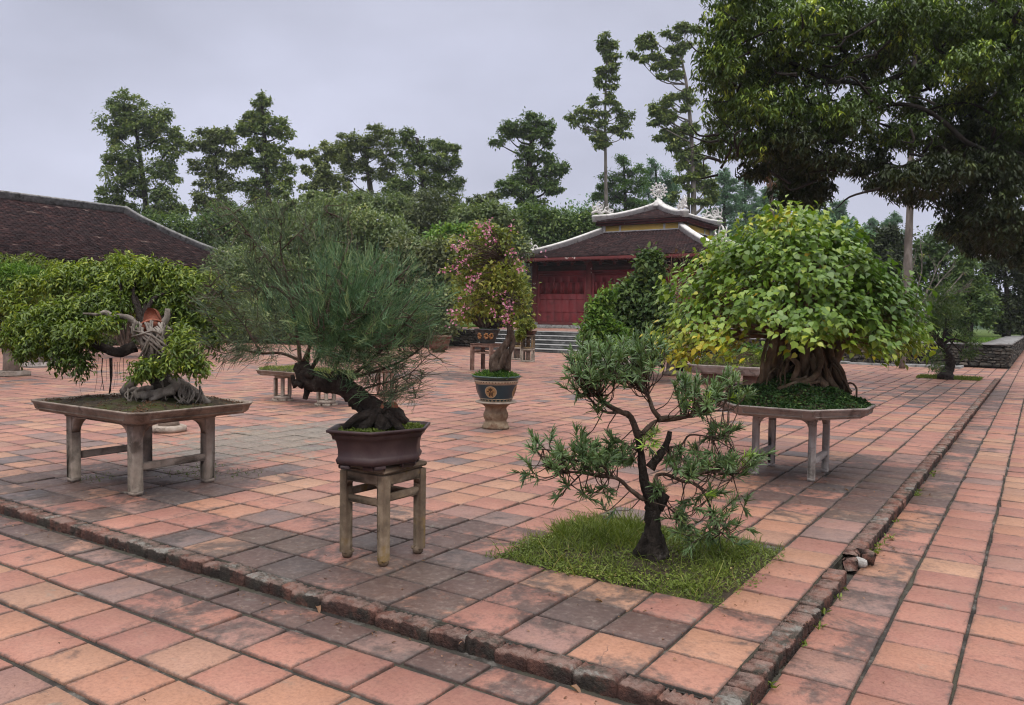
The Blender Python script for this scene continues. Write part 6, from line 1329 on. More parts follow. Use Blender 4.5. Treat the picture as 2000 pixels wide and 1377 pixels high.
# --- bushes and saplings left of the temple: (label, depth, clumps, material, leaves, leaf px, mean)
for nm, lab, dp, cl, mt, n, lp, rm in [
    ('shrub', 'broad olive shrub behind the sparse left branches of the leaning bonsai', 42, [(480, 560, 60, 60), (450, 520, 45, 40), (520, 520, 50, 50), (500, 610, 80, 50), (430, 590, 50, 50)], 'lf_hedge', 7000, 6, .45),
    ('shrub', 'tall grey green shrub right behind the feathery ball, left of two', 45, [(600, 470, 50, 60), (640, 430, 45, 40), (560, 500, 45, 55), (610, 560, 70, 70), (650, 520, 50, 60)], 'lf_hedge', 8000, 6, .42),
    ('shrub', 'tall grey green shrub right behind the feathery ball, right of two', 46, [(710, 450, 50, 45), (760, 470, 50, 50), (700, 520, 60, 60), (770, 540, 55, 60), (740, 600, 80, 50)], 'lf_hedge', 9000, 6, .5),
    ('bamboo', 'pale feathery bamboo clump between the feathery ball and the pink flowers', 41, [(830, 520, 45, 50), (850, 570, 45, 60), (800, 580, 40, 60), (870, 500, 30, 40), (820, 620, 55, 40), (790, 500, 30, 40)], 'lf_bamboo', 9000, 7, .45),
    ('dry_shrub', 'brownish dry shrub standing above the bamboo clump', 52, [(845, 395, 45, 30), (870, 425, 35, 25), (820, 425, 35, 25), (850, 450, 45, 20)], 'lf_bamboo', 2600, 5, .22),
    ('shrub', 'lush yellow green sapling left of the pink flowers', 44, [(870, 470, 40, 25), (900, 480, 30, 25), (850, 495, 30, 20), (900, 460, 25, 18)], 'lf_lush', 3400, 8, .62),
    ('shrub', 'grey green thicket above and left of the pink flowers', 50, [(920, 430, 45, 30), (960, 420, 35, 25), (980, 440, 40, 30), (930, 470, 50, 35), (990, 480, 45, 35)], 'lf_hedge', 6000, 6, .42),
    ('shrub', 'dark green thicket behind the pink flowers beside the temple', 49, [(980, 550, 36, 40), (1002, 590, 26, 36), (960, 570, 40, 50), (970, 610, 40, 25)], 'lf_deep', 6000, 7, .5),
    ('shrub', 'low pale shrubs along the foot of the back wall', 42, [(760, 640, 60, 25), (700, 640, 50, 30), (830, 640, 40, 25), (640, 640, 60, 30), (580, 640, 50, 30)], 'lf_hedge', 5000, 6, .5),
    ('shrub', 'leafy shrub just left of the low rubble wall by the clay pot', 40, [(868, 620, 30, 35), (885, 590, 25, 35), (850, 640, 25, 25), (840, 600, 25, 35)], 'lf_hedge', 3600, 7, .52),
    ('vine_thicket', 'dark green hanging vine thicket behind the temple ridge dragon', 66, [(1090, 440, 50, 30), (1130, 450, 40, 28), (1060, 460, 45, 30), (1100, 475, 60, 20), (1150, 435, 25, 25), (1040, 430, 35, 30)], 'lf_deep', 8000, 6, .55),
    ('shrub', 'pale green bank of shrubs on the skyline below the tall trees', 62, [(560, 420, 45, 30), (620, 400, 40, 25), (700, 400, 50, 25), (760, 400, 40, 25), (520, 440, 40, 35), (660, 420, 60, 30), (800, 420, 40, 30)], 'lf_hedge', 8000, 5, .42),
    ('shrub', 'low dark shrubs under the leftmost tall tree behind the hall', 60, [(290, 440, 35, 25), (340, 450, 45, 35), (390, 460, 45, 35), (430, 440, 40, 40), (470, 450, 40, 45), (400, 500, 60, 30), (460, 500, 60, 30)], 'lf_deep', 8000, 5, .5)]:
    cx_ = np.mean([c[0] for c in cl]); bp = D(cx_, 660, dp); bp[2] = .35 if cx_ < 850 and dp < 46 else .9
    bush(nm, lab, dp, cl, mt, n, lp, loc=bp, stem_r=.07, rmean=rm, tpl='dia', ar=.5, shell=.3, group='shrubs left of the temple', sigf=1.3)
for x, y0, dp in [(470, 405, 50), (560, 375, 54), (612, 372, 53), (668, 392, 52), (705, 380, 55), (770, 388, 54), (585, 410, 50), (640, 395, 51), (505, 420, 48), (815, 400, 53)]:
    cl = [(x + rng.uniform(-4, 4) + (k % 2 - .5) * (6 + k * 1.6), y0 + 8 + k * 13, 5 + k * 1.0, 6 + .3 * k) for k in range(9)]
    tree('sapling', 'thin feathery sapling rising out of the shrubs behind the leaning bonsai', dp, None, [(x + 3, 600), (x + 2, 500), (x, y0)], cl, 'lf_hedge', 1100, 6, group='saplings among the shrubs', trunk_r=.06, bark='trunk_far', zbase=.6, sat=1, rmean=.55)
# --- small dark tree in the courtyard paving, right
def court_tree():
    dep = 22.4; p = G(1845, 741); t = thing('court_tree', 'small dark bent tree growing from a grass strip in the far paving', 'tree', p); q = lambda x, y, d=0: D(x, y, dep + d); b = MB()
    b.tube([p - V3(0, 0, .05), q(1850, 728), q(1856, 710), q(1852, 692), q(1840, 678), q(1832, 662), q(1828, 640)], [.24, .16, .13, .11, .09, .07, .03], 10, .2, 4)
    for e in [(1810, 640), (1870, 650), (1890, 670), (1800, 615), (1850, 615), (1880, 690), (1820, 700)]: E_ = q(*e, rng.uniform(-.3, .3)); b.tube([q(1838, 676), (q(1838, 676) + E_) / 2 + rng.normal(0, .1, 3), E_], [.05, .03, .01], 6, .1, 4)
    b.build('trunk', M['bark_dark'], t, smooth=True); L_ = Leaves(); s_ = dep / FPX
    for (x, y, rx, ry, k) in [(1815, 640, 25, 25, 60), (1845, 620, 30, 25, 70), (1880, 655, 22, 18, 50), (1900, 672, 14, 10, 24), (1825, 595, 25, 20, 50), (1870, 600, 25, 25, 50), (1890, 690, 18, 10, 26), (1828, 705, 16, 20, 36), (1838, 720, 12, 10, 18), (1850, 575, 30, 20, 50)]:
        cc = q(x, y, rng.uniform(-.3, .3)); tp, o = clump_twigs(cc, (rx * s_, ry * s_, (rx + ry) / 2 * s_), k, .2); spray(L_, tp, o, 9, .06, .12, .022, -.1, rmean=.35)
    L_.build('foliage', M['lf_deep'], 'narrow', t)
    a = G(1787, 739); L_ = Leaves(); n = 3800; x = rng.uniform(a[0], a[0] + 1.55, n); y = rng.uniform(25.0, 26.3, n); L_.add(np.c_[x, y, np.full(n, PLAT)], rng.normal(0, .5, (n, 3)) + Z, sph(n), rng.uniform(.05, .10, n), .014, rng.uniform(.1, .8, n)); o = L_.build('grass_strip', M['lf_grass'], 'dia'); o['kind'] = 'stuff'
court_tree()
# --- lawn on the raised bed
L_ = Leaves(); n = 9000; x = rng.uniform(-8, -1.85, n); y = 34.7 + rng.uniform(0, 1, n) ** 1.5 * 14; L_.add(np.c_[x, y, np.full(n, TZ - .04)], rng.normal(0, .5, (n, 3)) + Z, sph(n), rng.uniform(.06, .14, n), .03, rng.uniform(.3, .95, n)); o = L_.build('raised_lawn_grass', M['lf_lush'], 'dia'); o['kind'] = 'stuff'
L_ = Leaves(); n = 6000; x = rng.uniform(-34, -29.7, n); y = 34.5 + rng.uniform(0, 1, n) ** 1.5 * 14; L_.add(np.c_[x, y, np.full(n, TZ - .04)], rng.normal(0, .5, (n, 3)) + Z, sph(n), rng.uniform(.06, .16, n), .04, rng.uniform(.3, .95, n)); o = L_.build('terrace_grass', M['lf_lush'], 'dia'); o['kind'] = 'stuff'
p = G(1762, 718, .05); twigs('thin_tree', 'thin pale bare stem growing from the soil strip before the right wall', p, [[(1764, 695), (1768, 672), (1770, 640)], [(1758, 700), (1752, 680), (1745, 650)]], np.linalg.norm((p - CAM) @ FWD), .11, 'trunk_far', 'tree', 3)
twigs('bare_shrub', 'pale bare branching shrub on the raised bed beside the tall grey trunk', D(1795, 655, 36) * V3(1, 1, 0) + V3(0, 0, TZ - .05), [[(1810, 590), (1840, 545), (1865, 520)], [(1800, 600), (1820, 550), (1835, 510)], [(1790, 580), (1800, 530), (1800, 490)], [(1815, 600), (1850, 570), (1880, 535)], [(1785, 590), (1780, 540), (1790, 500)], [(1820, 610), (1845, 585), (1870, 570)]], 36, .05, 'trunk_far', 'shrub', 7, ('lf_yellowgreen', .15), .6)

# ================================================================== trees
T_ = 'tall trees on the skyline'
tree('skyline_tree', 'leftmost tall broad tree rising above the hall roof', 78, None, [(292, 560), (288, 470), (285, 400), (275, 320), (262, 230)], [(255, 205, 40, 24), (225, 228, 36, 30), (290, 228, 36, 28), (258, 245, 45, 22), (318, 255, 26, 24), (230, 265, 28, 20), (300, 275, 40, 24), (332, 290, 22, 34), (250, 300, 40, 26), (215, 318, 24, 16), (225, 345, 34, 24), (285, 330, 46, 30), (330, 345, 24, 40), (262, 370, 40, 26), (215, 385, 20, 22), (312, 385, 36, 28), (340, 405, 20, 26), (240, 400, 26, 16), (290, 420, 46, 24), (265, 445, 40, 20)], 'lf_tree', 15000, 6, group=T_, trunk_r=.45, shell=.55)
tree('skyline_tree', 'open crowned tree between the leftmost broad tree and the conical one', 80, None, [(432, 560), (428, 450), (428, 380), (420, 290)], [(425, 268, 40, 16), (392, 280, 26, 18), (450, 275, 26, 20), (420, 298, 34, 18), (400, 322, 26, 16), (455, 318, 28, 20), (405, 355, 26, 20), (445, 350, 24, 18), (388, 382, 20, 14), (430, 390, 28, 26), (405, 410, 26, 18), (450, 415, 28, 24)], 'lf_olive', 7500, 6, group=T_, trunk_r=.35)
tree('skyline_tree', 'tall conical tree with tiered branches right of the open crowned tree', 80, None, [(528, 560), (526, 440), (522, 340), (515, 250), (511, 195)], [(512, 196, 12, 12), (512, 215, 22, 14), (495, 236, 24, 12), (530, 235, 24, 14), (480, 246, 24, 9), (515, 258, 40, 16), (548, 262, 20, 20), (500, 285, 36, 18), (540, 298, 30, 20), (560, 320, 12, 14), (500, 318, 30, 18), (530, 340, 38, 20), (505, 362, 34, 20), (545, 370, 26, 24), (522, 400, 38, 24), (500, 420, 26, 18)], 'lf_tree', 10500, 6, group=T_, trunk_r=.4)
tree('skyline_tree', 'small ragged yellowish crowned tree with dead twigs at the top', 76, None, [(640, 560), (638, 440), (636, 380), (640, 300)], [(640, 290, 20, 12), (600, 300, 18, 8), (660, 300, 12, 14), (625, 312, 24, 12), (630, 340, 34, 18), (650, 362, 26, 18), (612, 362, 22, 16), (636, 385, 36, 16), (600, 330, 10, 8)], 'lf_olive', 4200, 6, group=T_, trunk_r=.3, rmean=.62)
tree('skyline_tree', 'flat topped open tree with bare leaning stems in the middle group', 78, None, [(732, 560), (728, 430), (720, 360), (714, 300)], [(690, 268, 26, 14), (730, 262, 22, 16), (760, 272, 22, 16), (712, 282, 40, 14), (672, 295, 18, 22), (745, 300, 30, 18), (692, 315, 22, 14), (760, 325, 20, 20), (680, 345, 20, 22), (735, 345, 22, 12), (700, 330, 18, 12), (690, 385, 24, 14)], 'lf_olive', 6500, 5, group=T_, trunk_r=.3)
tree('skyline_tree', 'leaning thin trunked tree left of the dense middle crown', 79, None, [(735, 500), (728, 400), (718, 330), (700, 290)], [(700, 285, 20, 12), (722, 300, 16, 10), (712, 330, 14, 10), (770, 360, 24, 20), (775, 385, 24, 20)], 'lf_olive', 2200, 5, group=T_, trunk_r=.2, bark='trunk_far')
tree('skyline_tree', 'dense rounded dark tree at the right of the middle group', 76, None, [(830, 560), (830, 430), (825, 350), (815, 270)], [(792, 258, 12, 14), (796, 275, 22, 18), (825, 285, 34, 16), (855, 282, 24, 14), (880, 286, 14, 8), (800, 305, 34, 24), (850, 310, 36, 24), (880, 325, 16, 26), (805, 345, 40, 24), (855, 350, 36, 26), (785, 375, 30, 22), (835, 385, 40, 24), (885, 375, 18, 24), (895, 358, 14, 8), (870, 405, 30, 22), (890, 420, 16, 20)], 'lf_tree', 12500, 5, group=T_, trunk_r=.45, rmean=.4)
tree('skyline_tree', 'lone tree with an overhanging curved crown left of the temple', 74, None, [(1036, 560), (1036, 430), (1036, 360), (1034, 300), (1048, 250)], [(1045, 238, 26, 16), (1015, 245, 26, 14), (988, 262, 20, 12), (972, 280, 12, 8), (1065, 250, 14, 16), (1000, 258, 22, 10), (1050, 262, 24, 10), (1072, 280, 14, 14), (1040, 295, 26, 16), (1025, 320, 26, 16), (1065, 310, 24, 18), (1085, 328, 20, 16), (1020, 345, 36, 16), (1065, 345, 30, 16), (1095, 330, 10, 10), (985, 362, 24, 14), (1020, 370, 36, 16), (1075, 365, 24, 12), (1040, 395, 24, 24), (1020, 415, 40, 18), (1050, 425, 40, 20)], 'lf_deep', 13000, 5.5, group=T_, trunk_r=.5, rmean=.55)
tree('skyline_tree', 'small rounded dark tree left of the lone curved tree', 80, None, [(945, 560), (945, 460), (944, 400)], [(940, 392, 20, 14), (960, 384, 16, 12), (935, 415, 26, 16), (965, 410, 20, 16)], 'lf_olive', 2600, 5, group=T_, trunk_r=.25, rmean=.4)
tree('slender_tree', 'very tall slender bare trunked tree with tufts above the temple', 80, None, [(1186, 600), (1184, 420), (1183, 330), (1182, 220), (1186, 80)], [(1181, 69, 12, 7), (1179, 80, 16, 6), (1195, 83, 13, 5), (1194, 91, 14, 7), (1176, 91, 15, 6), (1181, 96, 12, 8), (1205, 108, 10, 6), (1184, 103, 11, 7), (1189, 109, 14, 8), (1199, 126, 15, 7), (1191, 117, 15, 7), (1172, 136, 12, 5), (1178, 134, 15, 5), (1195, 137, 13, 8), (1179, 147, 13, 5), (1170, 156, 11, 8), (1200, 152, 12, 7), (1198, 168, 12, 7), (1176, 164, 16, 7), (1157, 191, 13, 5), (1189, 184, 14, 6), (1191, 189, 11, 6), (1185, 198, 12, 6), (1201, 201, 13, 7), (1159, 200, 15, 6), (1151, 216, 15, 6), (1215, 221, 11, 7), (1180, 221, 15, 8), (1135, 233, 15, 7), (1214, 232, 11, 6), (1175, 238, 15, 5), (1177, 242, 15, 6), (1211, 247, 14, 7), (1196, 251, 15, 5), (1224, 263, 15, 8), (1164, 269, 14, 7), (1179, 269, 13, 6), (1175, 264, 13, 7), (1173, 284, 15, 7), (1170, 281, 11, 7), (1182, 279, 14, 5), (1113, 228, 15, 8), (1132, 214, 18, 9), (1148, 232, 16, 9), (1165, 222, 16, 9), (1208, 212, 18, 9), (1230, 226, 12, 12), (1222, 244, 12, 10), (1146, 252, 12, 9), (1205, 256, 13, 10), (1120, 240, 9, 9), (1165, 255, 10, 9)], 'lf_tree', 3600, 6, group=T_, trunk_r=.26, bark='trunk_far', droop=.7, sat=0, shell=.3)
tree('slender_tree', 'very tall slender twin trunked tree right of the temple roof wheel', 72, None, [(1356, 600), (1355, 420), (1352, 300), (1343, 180), (1330, 110)], [(1340, 53, 15, 8), (1345, 56, 9, 6), (1353, 57, 15, 5), (1334, 48, 13, 7), (1252, 77, 11, 8), (1318, 70, 15, 5), (1305, 66, 9, 8), (1269, 71, 16, 8), (1274, 86, 13, 7), (1265, 88, 14, 8), (1334, 86, 12, 5), (1260, 83, 11, 7), (1241, 108, 11, 6), (1329, 100, 11, 6), (1317, 93, 16, 5), (1322, 101, 9, 7), (1273, 108, 9, 5), (1257, 116, 10, 7), (1323, 119, 11, 6), (1287, 107, 10, 7), (1317, 128, 9, 8), (1289, 126, 13, 8), (1299, 127, 13, 6), (1298, 122, 10, 5), (1317, 146, 10, 5), (1327, 145, 12, 6), (1314, 144, 12, 6), (1297, 148, 9, 6), (1341, 184, 14, 8), (1330, 186, 10, 6), (1305, 190, 11, 6), (1349, 193, 16, 6), (1306, 202, 12, 6), (1300, 199, 12, 8), (1340, 211, 12, 6), (1277, 207, 14, 8), (1288, 220, 14, 7), (1312, 220, 12, 7), (1281, 219, 14, 7), (1283, 223, 14, 7), (1276, 239, 11, 7), (1308, 231, 14, 7), (1300, 232, 14, 7), (1300, 234, 15, 7), (1352, 256, 13, 7), (1303, 253, 16, 6), (1334, 249, 14, 6), (1340, 250, 14, 6), (1330, 267, 13, 7), (1287, 269, 12, 7), (1301, 270, 13, 5), (1319, 260, 9, 5), (1322, 281, 10, 5), (1333, 280, 13, 7), (1316, 289, 9, 6), (1319, 284, 10, 7), (1334, 299, 13, 5), (1346, 300, 13, 8), (1365, 306, 15, 7), (1334, 300, 13, 7), (1378, 336, 13, 6), (1373, 327, 10, 7), (1353, 322, 13, 8), (1336, 324, 11, 6), (1383, 355, 16, 8), (1353, 345, 16, 6), (1338, 346, 16, 6), (1328, 350, 10, 7), (1350, 368, 14, 7), (1316, 380, 11, 8), (1378, 373, 11, 5), (1394, 378, 13, 6), (1375, 392, 14, 5), (1383, 392, 13, 6), (1351, 392, 12, 6), (1382, 394, 9, 6)], 'lf_tree', 5200, 6.5, group=T_, trunk_r=.32, bark='trunk_far', droop=.7, sat=1)
tree('slender_tree', 'second grey bare trunk beside the slender tree right of the roof wheel', 74, None, [(1347, 600), (1345, 400), (1344, 280)], [(1340, 250, 18, 14), (1355, 300, 18, 14), (1335, 310, 14, 14), (1365, 350, 20, 20)], 'lf_tree', 1600, 6, group=T_, trunk_r=.22, bark='trunk_far', droop=.7)
tree('pine_tree', 'ragged pine just left of the roof wheel', 84, None, [(1225, 560), (1222, 420), (1218, 310)], [(1218, 318, 16, 12), (1195, 345, 18, 14), (1240, 335, 20, 14), (1175, 385, 14, 10), (1210, 365, 30, 16), (1250, 360, 24, 18), (1200, 390, 34, 16), (1240, 395, 36, 18), (1185, 365, 14, 10), (1215, 420, 50, 16)], 'lf_lush', 7000, 6, group='pines behind the temple', trunk_r=.3, tpl='narrow', ar=.3, rmean=.42)
tree('pine_tree', 'greyish pine behind the roof wheel', 95, None, [(1285, 560), (1283, 400), (1280, 320)], [(1280, 325, 14, 14), (1270, 350, 20, 14), (1295, 350, 20, 16), (1262, 375, 22, 14), (1300, 385, 26, 18), (1320, 365, 20, 20), (1275, 400, 30, 18)], 'lf_hazy', 5500, 5, group='pines behind the temple', trunk_r=.3, tpl='narrow', ar=.35)
for lab, x, yt, dp in [('tall hazy pine behind the right temple dragons', 1415, 330, 110), ('hazy pine standing right of the tall hazy pine', 1455, 350, 115), ('hazy pine behind the top of the big leafy bonsai', 1500, 360, 118), ('hazy pine near the sky gap under the overhanging crown', 1640, 392, 112), ('hazy round pine left of the grey trunk', 1700, 430, 125), ('hazy pine just left of the near grey trunk', 1745, 418, 108)]:
    cl = [(x + rng.uniform(-6, 6), yt + 8, 10, 9)] + [(x + rng.uniform(-1, 1) * (8 + .25 * k * 12), yt + 12 + 13 * k, 12 + 2.6 * k, 11) for k in range(9)] + [(x + rng.uniform(-1, 1) * (10 + 3 * k), yt + 20 + 14 * k, 12 + 2 * k, 10) for k in range(8)]
    tree('pine_tree', lab, dp, None, [(x, 600), (x, yt + 90), (x, yt)], cl, 'lf_hazy', 5200, 4.5, group='pines behind the temple', trunk_r=.35, tpl='dia', ar=.4)
# near grey trunk whose crown is lost in the overhanging leaves
tree('grey_trunk_tree', 'straight pale grey trunk rising into the dark leaves at the right', 33, None, [(1772, 690), (1771, 600), (1773, 500), (1777, 400), (1780, 250), (1790, 60)], [(1760, 120, 60, 40), (1830, 80, 60, 40), (1800, 30, 60, 40)], 'lf_dark', 2500, 11, group=None, trunk_r=.24, bark='trunk_far', zbase=TZ - .1)
tree('grey_trunk_tree', 'pale trunk with brown dead leaves behind the big leafy bonsai top', 34, None, [(1510, 640), (1508, 480), (1507, 390), (1500, 310), (1495, 250)], [(1500, 270, 30, 20), (1480, 290, 25, 18), (1525, 290, 24, 18), (1545, 360, 34, 30), (1580, 380, 30, 24), (1540, 330, 30, 30)], 'lf_big', 4200, 10, trunk_r=.13, bark='trunk_far', zbase=TZ - .1, rmean=.4,
     extra=lambda t, dep: (lambda L_: (spray(L_, np.array([D(1499 + rng.normal(0, 6), 318 + rng.normal(0, 16), dep - .5) for _ in range(40)]), np.tile(-Z, (40, 1)), 8, .08, .28, .09, .8), L_.build('dead_foliage', M['lf_dead'], 'lan', t)))(Leaves()))
# dark bank of trees beyond the raised bed at the right
for lab, dp, base, cl, mt, n, rm in [
    ('dark brownish round tree left of the near grey trunk', 52, 1720, [(1720, 470, 40, 30), (1755, 460, 35, 30), (1735, 510, 45, 40), (1700, 520, 35, 35), (1760, 550, 40, 40), (1720, 570, 45, 35)], 'lf_dark', 6500, .5),
    ('dark green tree right of the near grey trunk', 44, 1850, [(1830, 480, 45, 40), (1870, 520, 45, 45), (1820, 540, 45, 40), (1880, 590, 40, 40), (1835, 600, 45, 35), (1800, 520, 30, 40)], 'lf_deep', 9000, .36),
    ('green rounded tree over the raised lawn corner', 42, 1890, [(1880, 530, 35, 30), (1905, 560, 35, 35), (1870, 580, 30, 35), (1895, 610, 40, 28), (1925, 590, 25, 35)], 'lf_deep', 6500, .5),
    ('dark tree at the right edge beyond the side wall', 48, 1965, [(1950, 480, 45, 50), (1985, 520, 45, 55), (1940, 560, 40, 50), (1980, 600, 45, 40), (2020, 560, 50, 60), (1945, 620, 35, 25)], 'lf_dark', 9000, .5),
    ('dim far tree closing the end of the right walkway', 60, 2010, [(1990, 600, 40, 40), (2030, 600, 40, 50), (1995, 640, 30, 20), (1960, 640, 26, 16)], 'lf_dark', 4500, .6),
    ('dim thicket behind the wall under the big leafy bonsai', 45, 1650, [(1640, 600, 60, 40), (1690, 620, 50, 35), (1600, 560, 50, 50), (1750, 630, 50, 25), (1560, 600, 50, 40), (1650, 540, 50, 50)], 'lf_dark', 6000, .5),
    ('hazy green wood edge behind the big leafy bonsai', 80, 1640, [(1620, 470, 50, 40), (1670, 480, 45, 40), (1580, 440, 50, 40), (1690, 500, 30, 30), (1640, 510, 60, 30)], 'lf_hazy', 7000, .45)]:
    tree('bank_tree', lab, dp, None, [(base, 660), (base + 3, 600), (base - 3, 520)], cl, mt, n, 7, group='dark bank of trees at the right', trunk_r=.25, zbase=TZ - .1, rmean=rm, shell=.3)
# --- the big tree whose boughs hang in from the right
def overhang():
    dep = 19.0; base = G(2330, 745, 0); t = thing('overhanging_tree', 'huge dark spreading tree leaning in over the courtyard from the right', 'tree', base); q = lambda x, y, d=0: D(x, y, dep + d); b = MB()
    b.tube([base - V3(0, 0, .1), q(2290, 560), q(2230, 430), q(2120, 340), q(2040, 300)], [.7, .5, .3, .18, .12], 12, .15, 5)
    for pts, r in [([(2050, 305), (1980, 300, -.5), (1900, 285, -1), (1840, 235, -1), (1790, 208, -1), (1740, 205, -.5), (1690, 225), (1600, 270, .5), (1520, 330, 1)], .15), ([(2120, 340), (2040, 200, 1), (1940, 150, 1), (1840, 125, .5), (1780, 140, 0), (1700, 165), (1620, 160), (1500, 200), (1420, 240)], .22), ([(1840, 128, .5), (1820, 165), (1795, 178), (1730, 172)], .13),
                   ([(2150, 330), (2080, 150, -1), (2020, 60, -1), (1960, 20, -1), (1900, -40, -1)], .22), ([(2000, 60, -1), (1980, 40, -1.5), (1990, 20, -2)], .12), ([(1900, 285, -1), (1850, 330, -.5), (1780, 330), (1700, 310)], .10), ([(1620, 160), (1540, 120), (1450, 90), (1390, 110)], .12), ([(1700, 165), (1640, 90), (1580, 40), (1500, 10)], .12), ([(1740, 205), (1680, 260), (1640, 320), (1620, 370)], .06), ([(1600, 270), (1540, 290), (1450, 300)], .07), ([(1940, 290), (1960, 360, -1), (1930, 430, -1), (1950, 500, -1)], .09), ([(1840, 240), (1900, 340, 1), (1900, 420, 1)], .07)]:
        b.tube([q(*p) for p in pts], np.linspace(r, r * .3, len(pts)) * .5, 9, .15, 5)
    for _ in range(170):
        x, y = rng.uniform(1400, 2020), rng.uniform(20, 380); S_ = q(x, y, rng.uniform(-1.5, 1.5)); e = S_ + (rng.uniform(-1, .3) * RIGHT * 1.0 + rng.uniform(-.5, .5) * Z + rng.normal(0, .4) * FWD); b.tube([S_, (S_ + e) / 2 + rng.normal(0, .12, 3), e], [.035, .022, .007], 5, .1, 4)
    b.build('trunk', M['trunk_dark'], t, smooth=True)
    A = [(1880, 260, 60, 40, .34), (1950, 270, 60, 40, .34), (1850, 210, 40, 30, .38), (1800, 150, 50, 30, .45), (1700, 190, 60, 30, .38), (1780, 210, 40, 30, .36), (1650, 230, 60, 40, .36), (1930, 470, 50, 40, .28), (1420, 60, 60, 60, .5), (1480, 30, 70, 50, .5), (1400, 130, 45, 60, .5), (1460, 140, 80, 60, .55), (1560, 60, 80, 60, .55), (1540, 140, 80, 50, .6), (1640, 60, 70, 55, .5), (1630, 30, 60, 40, .5), (1420, 210, 50, 50, .5), (1490, 220, 80, 50, .5), (1400, 270, 30, 30, .4), (1460, 285, 60, 30, .4), (1580, 210, 70, 45, .42), (1540, 280, 60, 40, .35), (1640, 130, 60, 40, .5), (1740, 60, 70, 60, .5), (1760, 30, 50, 40, .45), (1720, 120, 50, 30, .4), (1830, 40, 70, 50, .5), (1860, 90, 50, 45, .6), (1920, 60, 70, 60, .5), (1980, 40, 60, 60, .5), (1900, 130, 60, 40, .55), (1970, 130, 60, 50, .45), (1930, 200, 60, 50, .45), (1990, 220, 50, 60, .4), (1880, 190, 40, 36, .5), (1620, 255, 50, 28, .35), (1570, 330, 60, 40, .32), (1620, 310, 50, 30, .3), (1550, 380, 50, 30, .3), (1600, 370, 36, 26, .3), (1780, 260, 60, 34, .42), (1720, 270, 60, 30, .4), (1700, 320, 50, 26, .3), (1760, 350, 60, 30, .33), (1830, 340, 60, 40, .33), (1840, 290, 50, 30, .35), (1790, 385, 50, 14, .3), (1720, 360, 40, 10, .3), (1880, 390, 50, 40, .3), (1930, 330, 60, 50, .32), (1990, 330, 50, 70, .3), (1960, 420, 60, 60, .3), (1910, 450, 40, 50, .28), (2000, 470, 50, 60, .28), (1870, 440, 30, 30, .3), (1480, 330, 40, 24, .33), (2030, 120, 60, 90, .4), (2040, 300, 50, 80, .3), (1440, -20, 70, 40, .5), (1600, -30, 90, 50, .5), (1780, -30, 90, 50, .5), (1950, -30, 90, 50, .5)]
    L1, L2 = Leaves(), Leaves(); s_ = dep / FPX
    for (x, y, rx, ry, tone) in A:
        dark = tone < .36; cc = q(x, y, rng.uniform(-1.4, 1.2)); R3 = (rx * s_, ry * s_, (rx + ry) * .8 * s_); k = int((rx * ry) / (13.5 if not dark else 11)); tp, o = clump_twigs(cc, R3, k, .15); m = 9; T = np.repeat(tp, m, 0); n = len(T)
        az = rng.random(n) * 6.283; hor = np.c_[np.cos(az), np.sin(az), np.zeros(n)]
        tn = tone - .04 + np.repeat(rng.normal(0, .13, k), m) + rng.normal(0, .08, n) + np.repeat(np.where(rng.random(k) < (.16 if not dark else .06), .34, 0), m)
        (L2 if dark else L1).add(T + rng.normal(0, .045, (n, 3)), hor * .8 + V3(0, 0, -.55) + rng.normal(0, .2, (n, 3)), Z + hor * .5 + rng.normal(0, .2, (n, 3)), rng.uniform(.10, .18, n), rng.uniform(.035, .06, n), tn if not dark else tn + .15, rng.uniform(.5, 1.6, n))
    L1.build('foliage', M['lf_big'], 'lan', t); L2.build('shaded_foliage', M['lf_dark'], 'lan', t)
overhang()
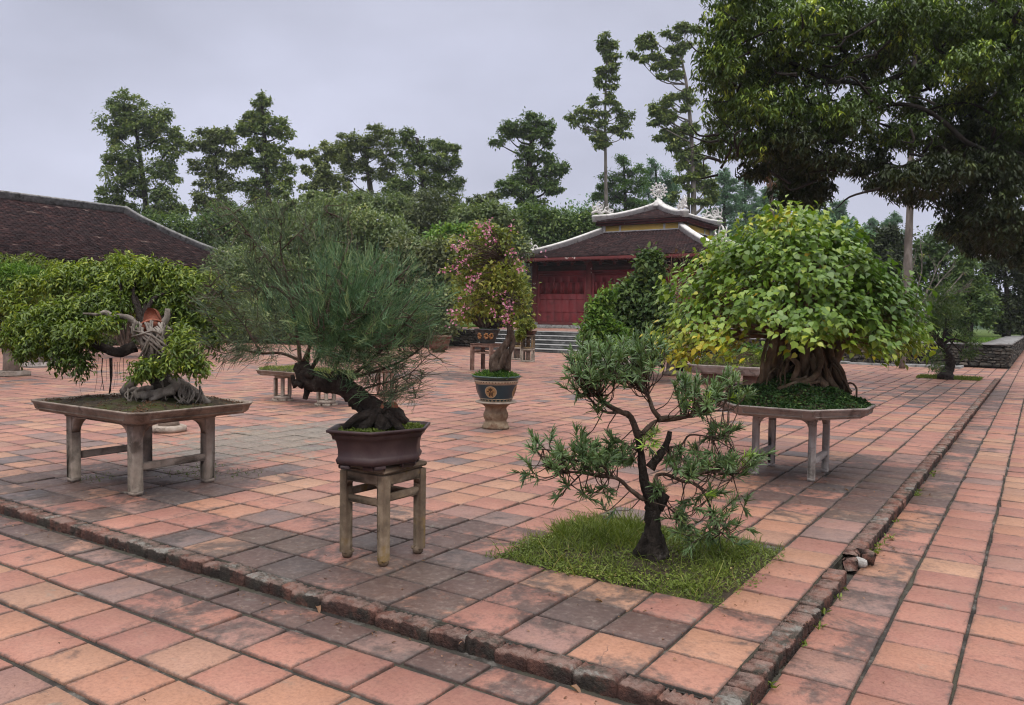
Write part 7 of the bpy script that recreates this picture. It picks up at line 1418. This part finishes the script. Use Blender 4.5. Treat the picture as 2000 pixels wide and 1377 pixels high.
# --- wooded hill far behind
def hill():
    xs = np.linspace(-1, 1, 60); v = []; nx = 60; ny = 14
    P0 = D(1560, 600, 150); R_ = unit(RIGHT * V3(1, 1, 0)); F_ = unit(FWD * V3(1, 1, 0))
    hgt = lambda u, w_: (26 * math.exp(-((u + 28) / 42) ** 2) + 9 * math.exp(-((u - 22) / 26) ** 2) + 6 * math.exp(-((u + 120) / 60) ** 2) + 1.5 * math.sin(u * .3)) * min(1, w_ / 60.)
    U = np.linspace(-230, 150, nx); W = np.linspace(0, 90, ny)
    for w_ in W:
        for u in U: p = P0 * V3(1, 1, 0) + R_ * u + F_ * w_; v.append((p[0], p[1], hgt(u, w_) - .2))
    i, j = np.meshgrid(np.arange(nx - 1), np.arange(ny - 1)); a = (j * nx + i).ravel(); struct(mesh_np('hill', v, [np.c_[a, a + 1, a + nx + 1, a + nx]], M['hill'], smooth=True))
    L_ = Leaves(); n = 1500
    for _ in range(n):
        u, w_ = rng.uniform(-200, 120), rng.uniform(3, 75); c = P0 * V3(1, 1, 0) + R_ * u + F_ * w_ + V3(0, 0, hgt(u, w_) + 1.5); k = 26; h = rng.uniform(2.2, 4.2); tp = c + rng.normal(0, 1, (k, 3)) * V3(1.0, 1.0, h * .45) + V3(0, 0, h * .5); L_.add(tp, sph(k) + V3(0, 0, .1), Z + sph(k), rng.uniform(.6, 1.1, k), rng.uniform(.4, .7, k), np.clip(rng.normal(.5, .15) + rng.normal(0, .1, k), 0, 1))
    o = L_.build('hill_wood', M['lf_hazy'], 'dia'); o['kind'] = 'stuff'
hill()
L_ = Leaves()
for c0, r, k in [(G(1640, 940), .5, 70), (G(1560, 960), .5, 50), (G(250, 950), .7, 60), (G(740, 1090), .4, 25), (G(1200, 1180), .5, 40), (G(1450, 1150), .35, 40), (V3(-.86, 6.5, LOW), .5, 60), (V3(-.86, 10, LOW), .8, 50), (V3(-3, 2.9, LOW), .9, 50), (V3(-6, 2.9, LOW), 1.2, 40), (V3(-3, 1.8, LOW), 1.6, 30), (V3(0, 5, LOW), 1.5, 30), (V3(-5, 8, PLAT), 3, 90)]:
    q = c0 + rng.normal(0, 1, (k, 3)) * V3(r, r, 0) * (V3(.12, 1.6, 0) if c0[0] == -.86 else (V3(1, .05, 0) if c0[1] == 2.9 else 1)); q[:, 2] = c0[2] + .006; L_.add(q, rng.normal(0, 1, (k, 3)) * V3(1, 1, .1), Z + rng.normal(0, .25, (k, 3)), rng.uniform(.008, .028, k), rng.uniform(.004, .012, k), rng.random(k), 1.5)
o = L_.build('leaf_litter', M['lf_dead'], 'lan'); o['kind'] = 'stuff'
# --- moist air that fades the far woods
def haze():
    m = bpy.data.materials.new('haze'); m.use_nodes = True; t = m.node_tree; t.nodes.clear(); o = t.nodes.new('ShaderNodeOutputMaterial'); v = t.nodes.new('ShaderNodeVolumePrincipled')
    v.inputs['Color'].default_value = (.86, .90, .95, 1); v.inputs['Density'].default_value = .00035; v.inputs['Anisotropy'].default_value = .2; t.links.new(v.outputs[0], o.inputs['Volume'])
    b = MB(); b.box((-330, -40, -1.3), (140, 330, 48)); ob = b.build('haze', m); ob['kind'] = 'stuff'
haze()
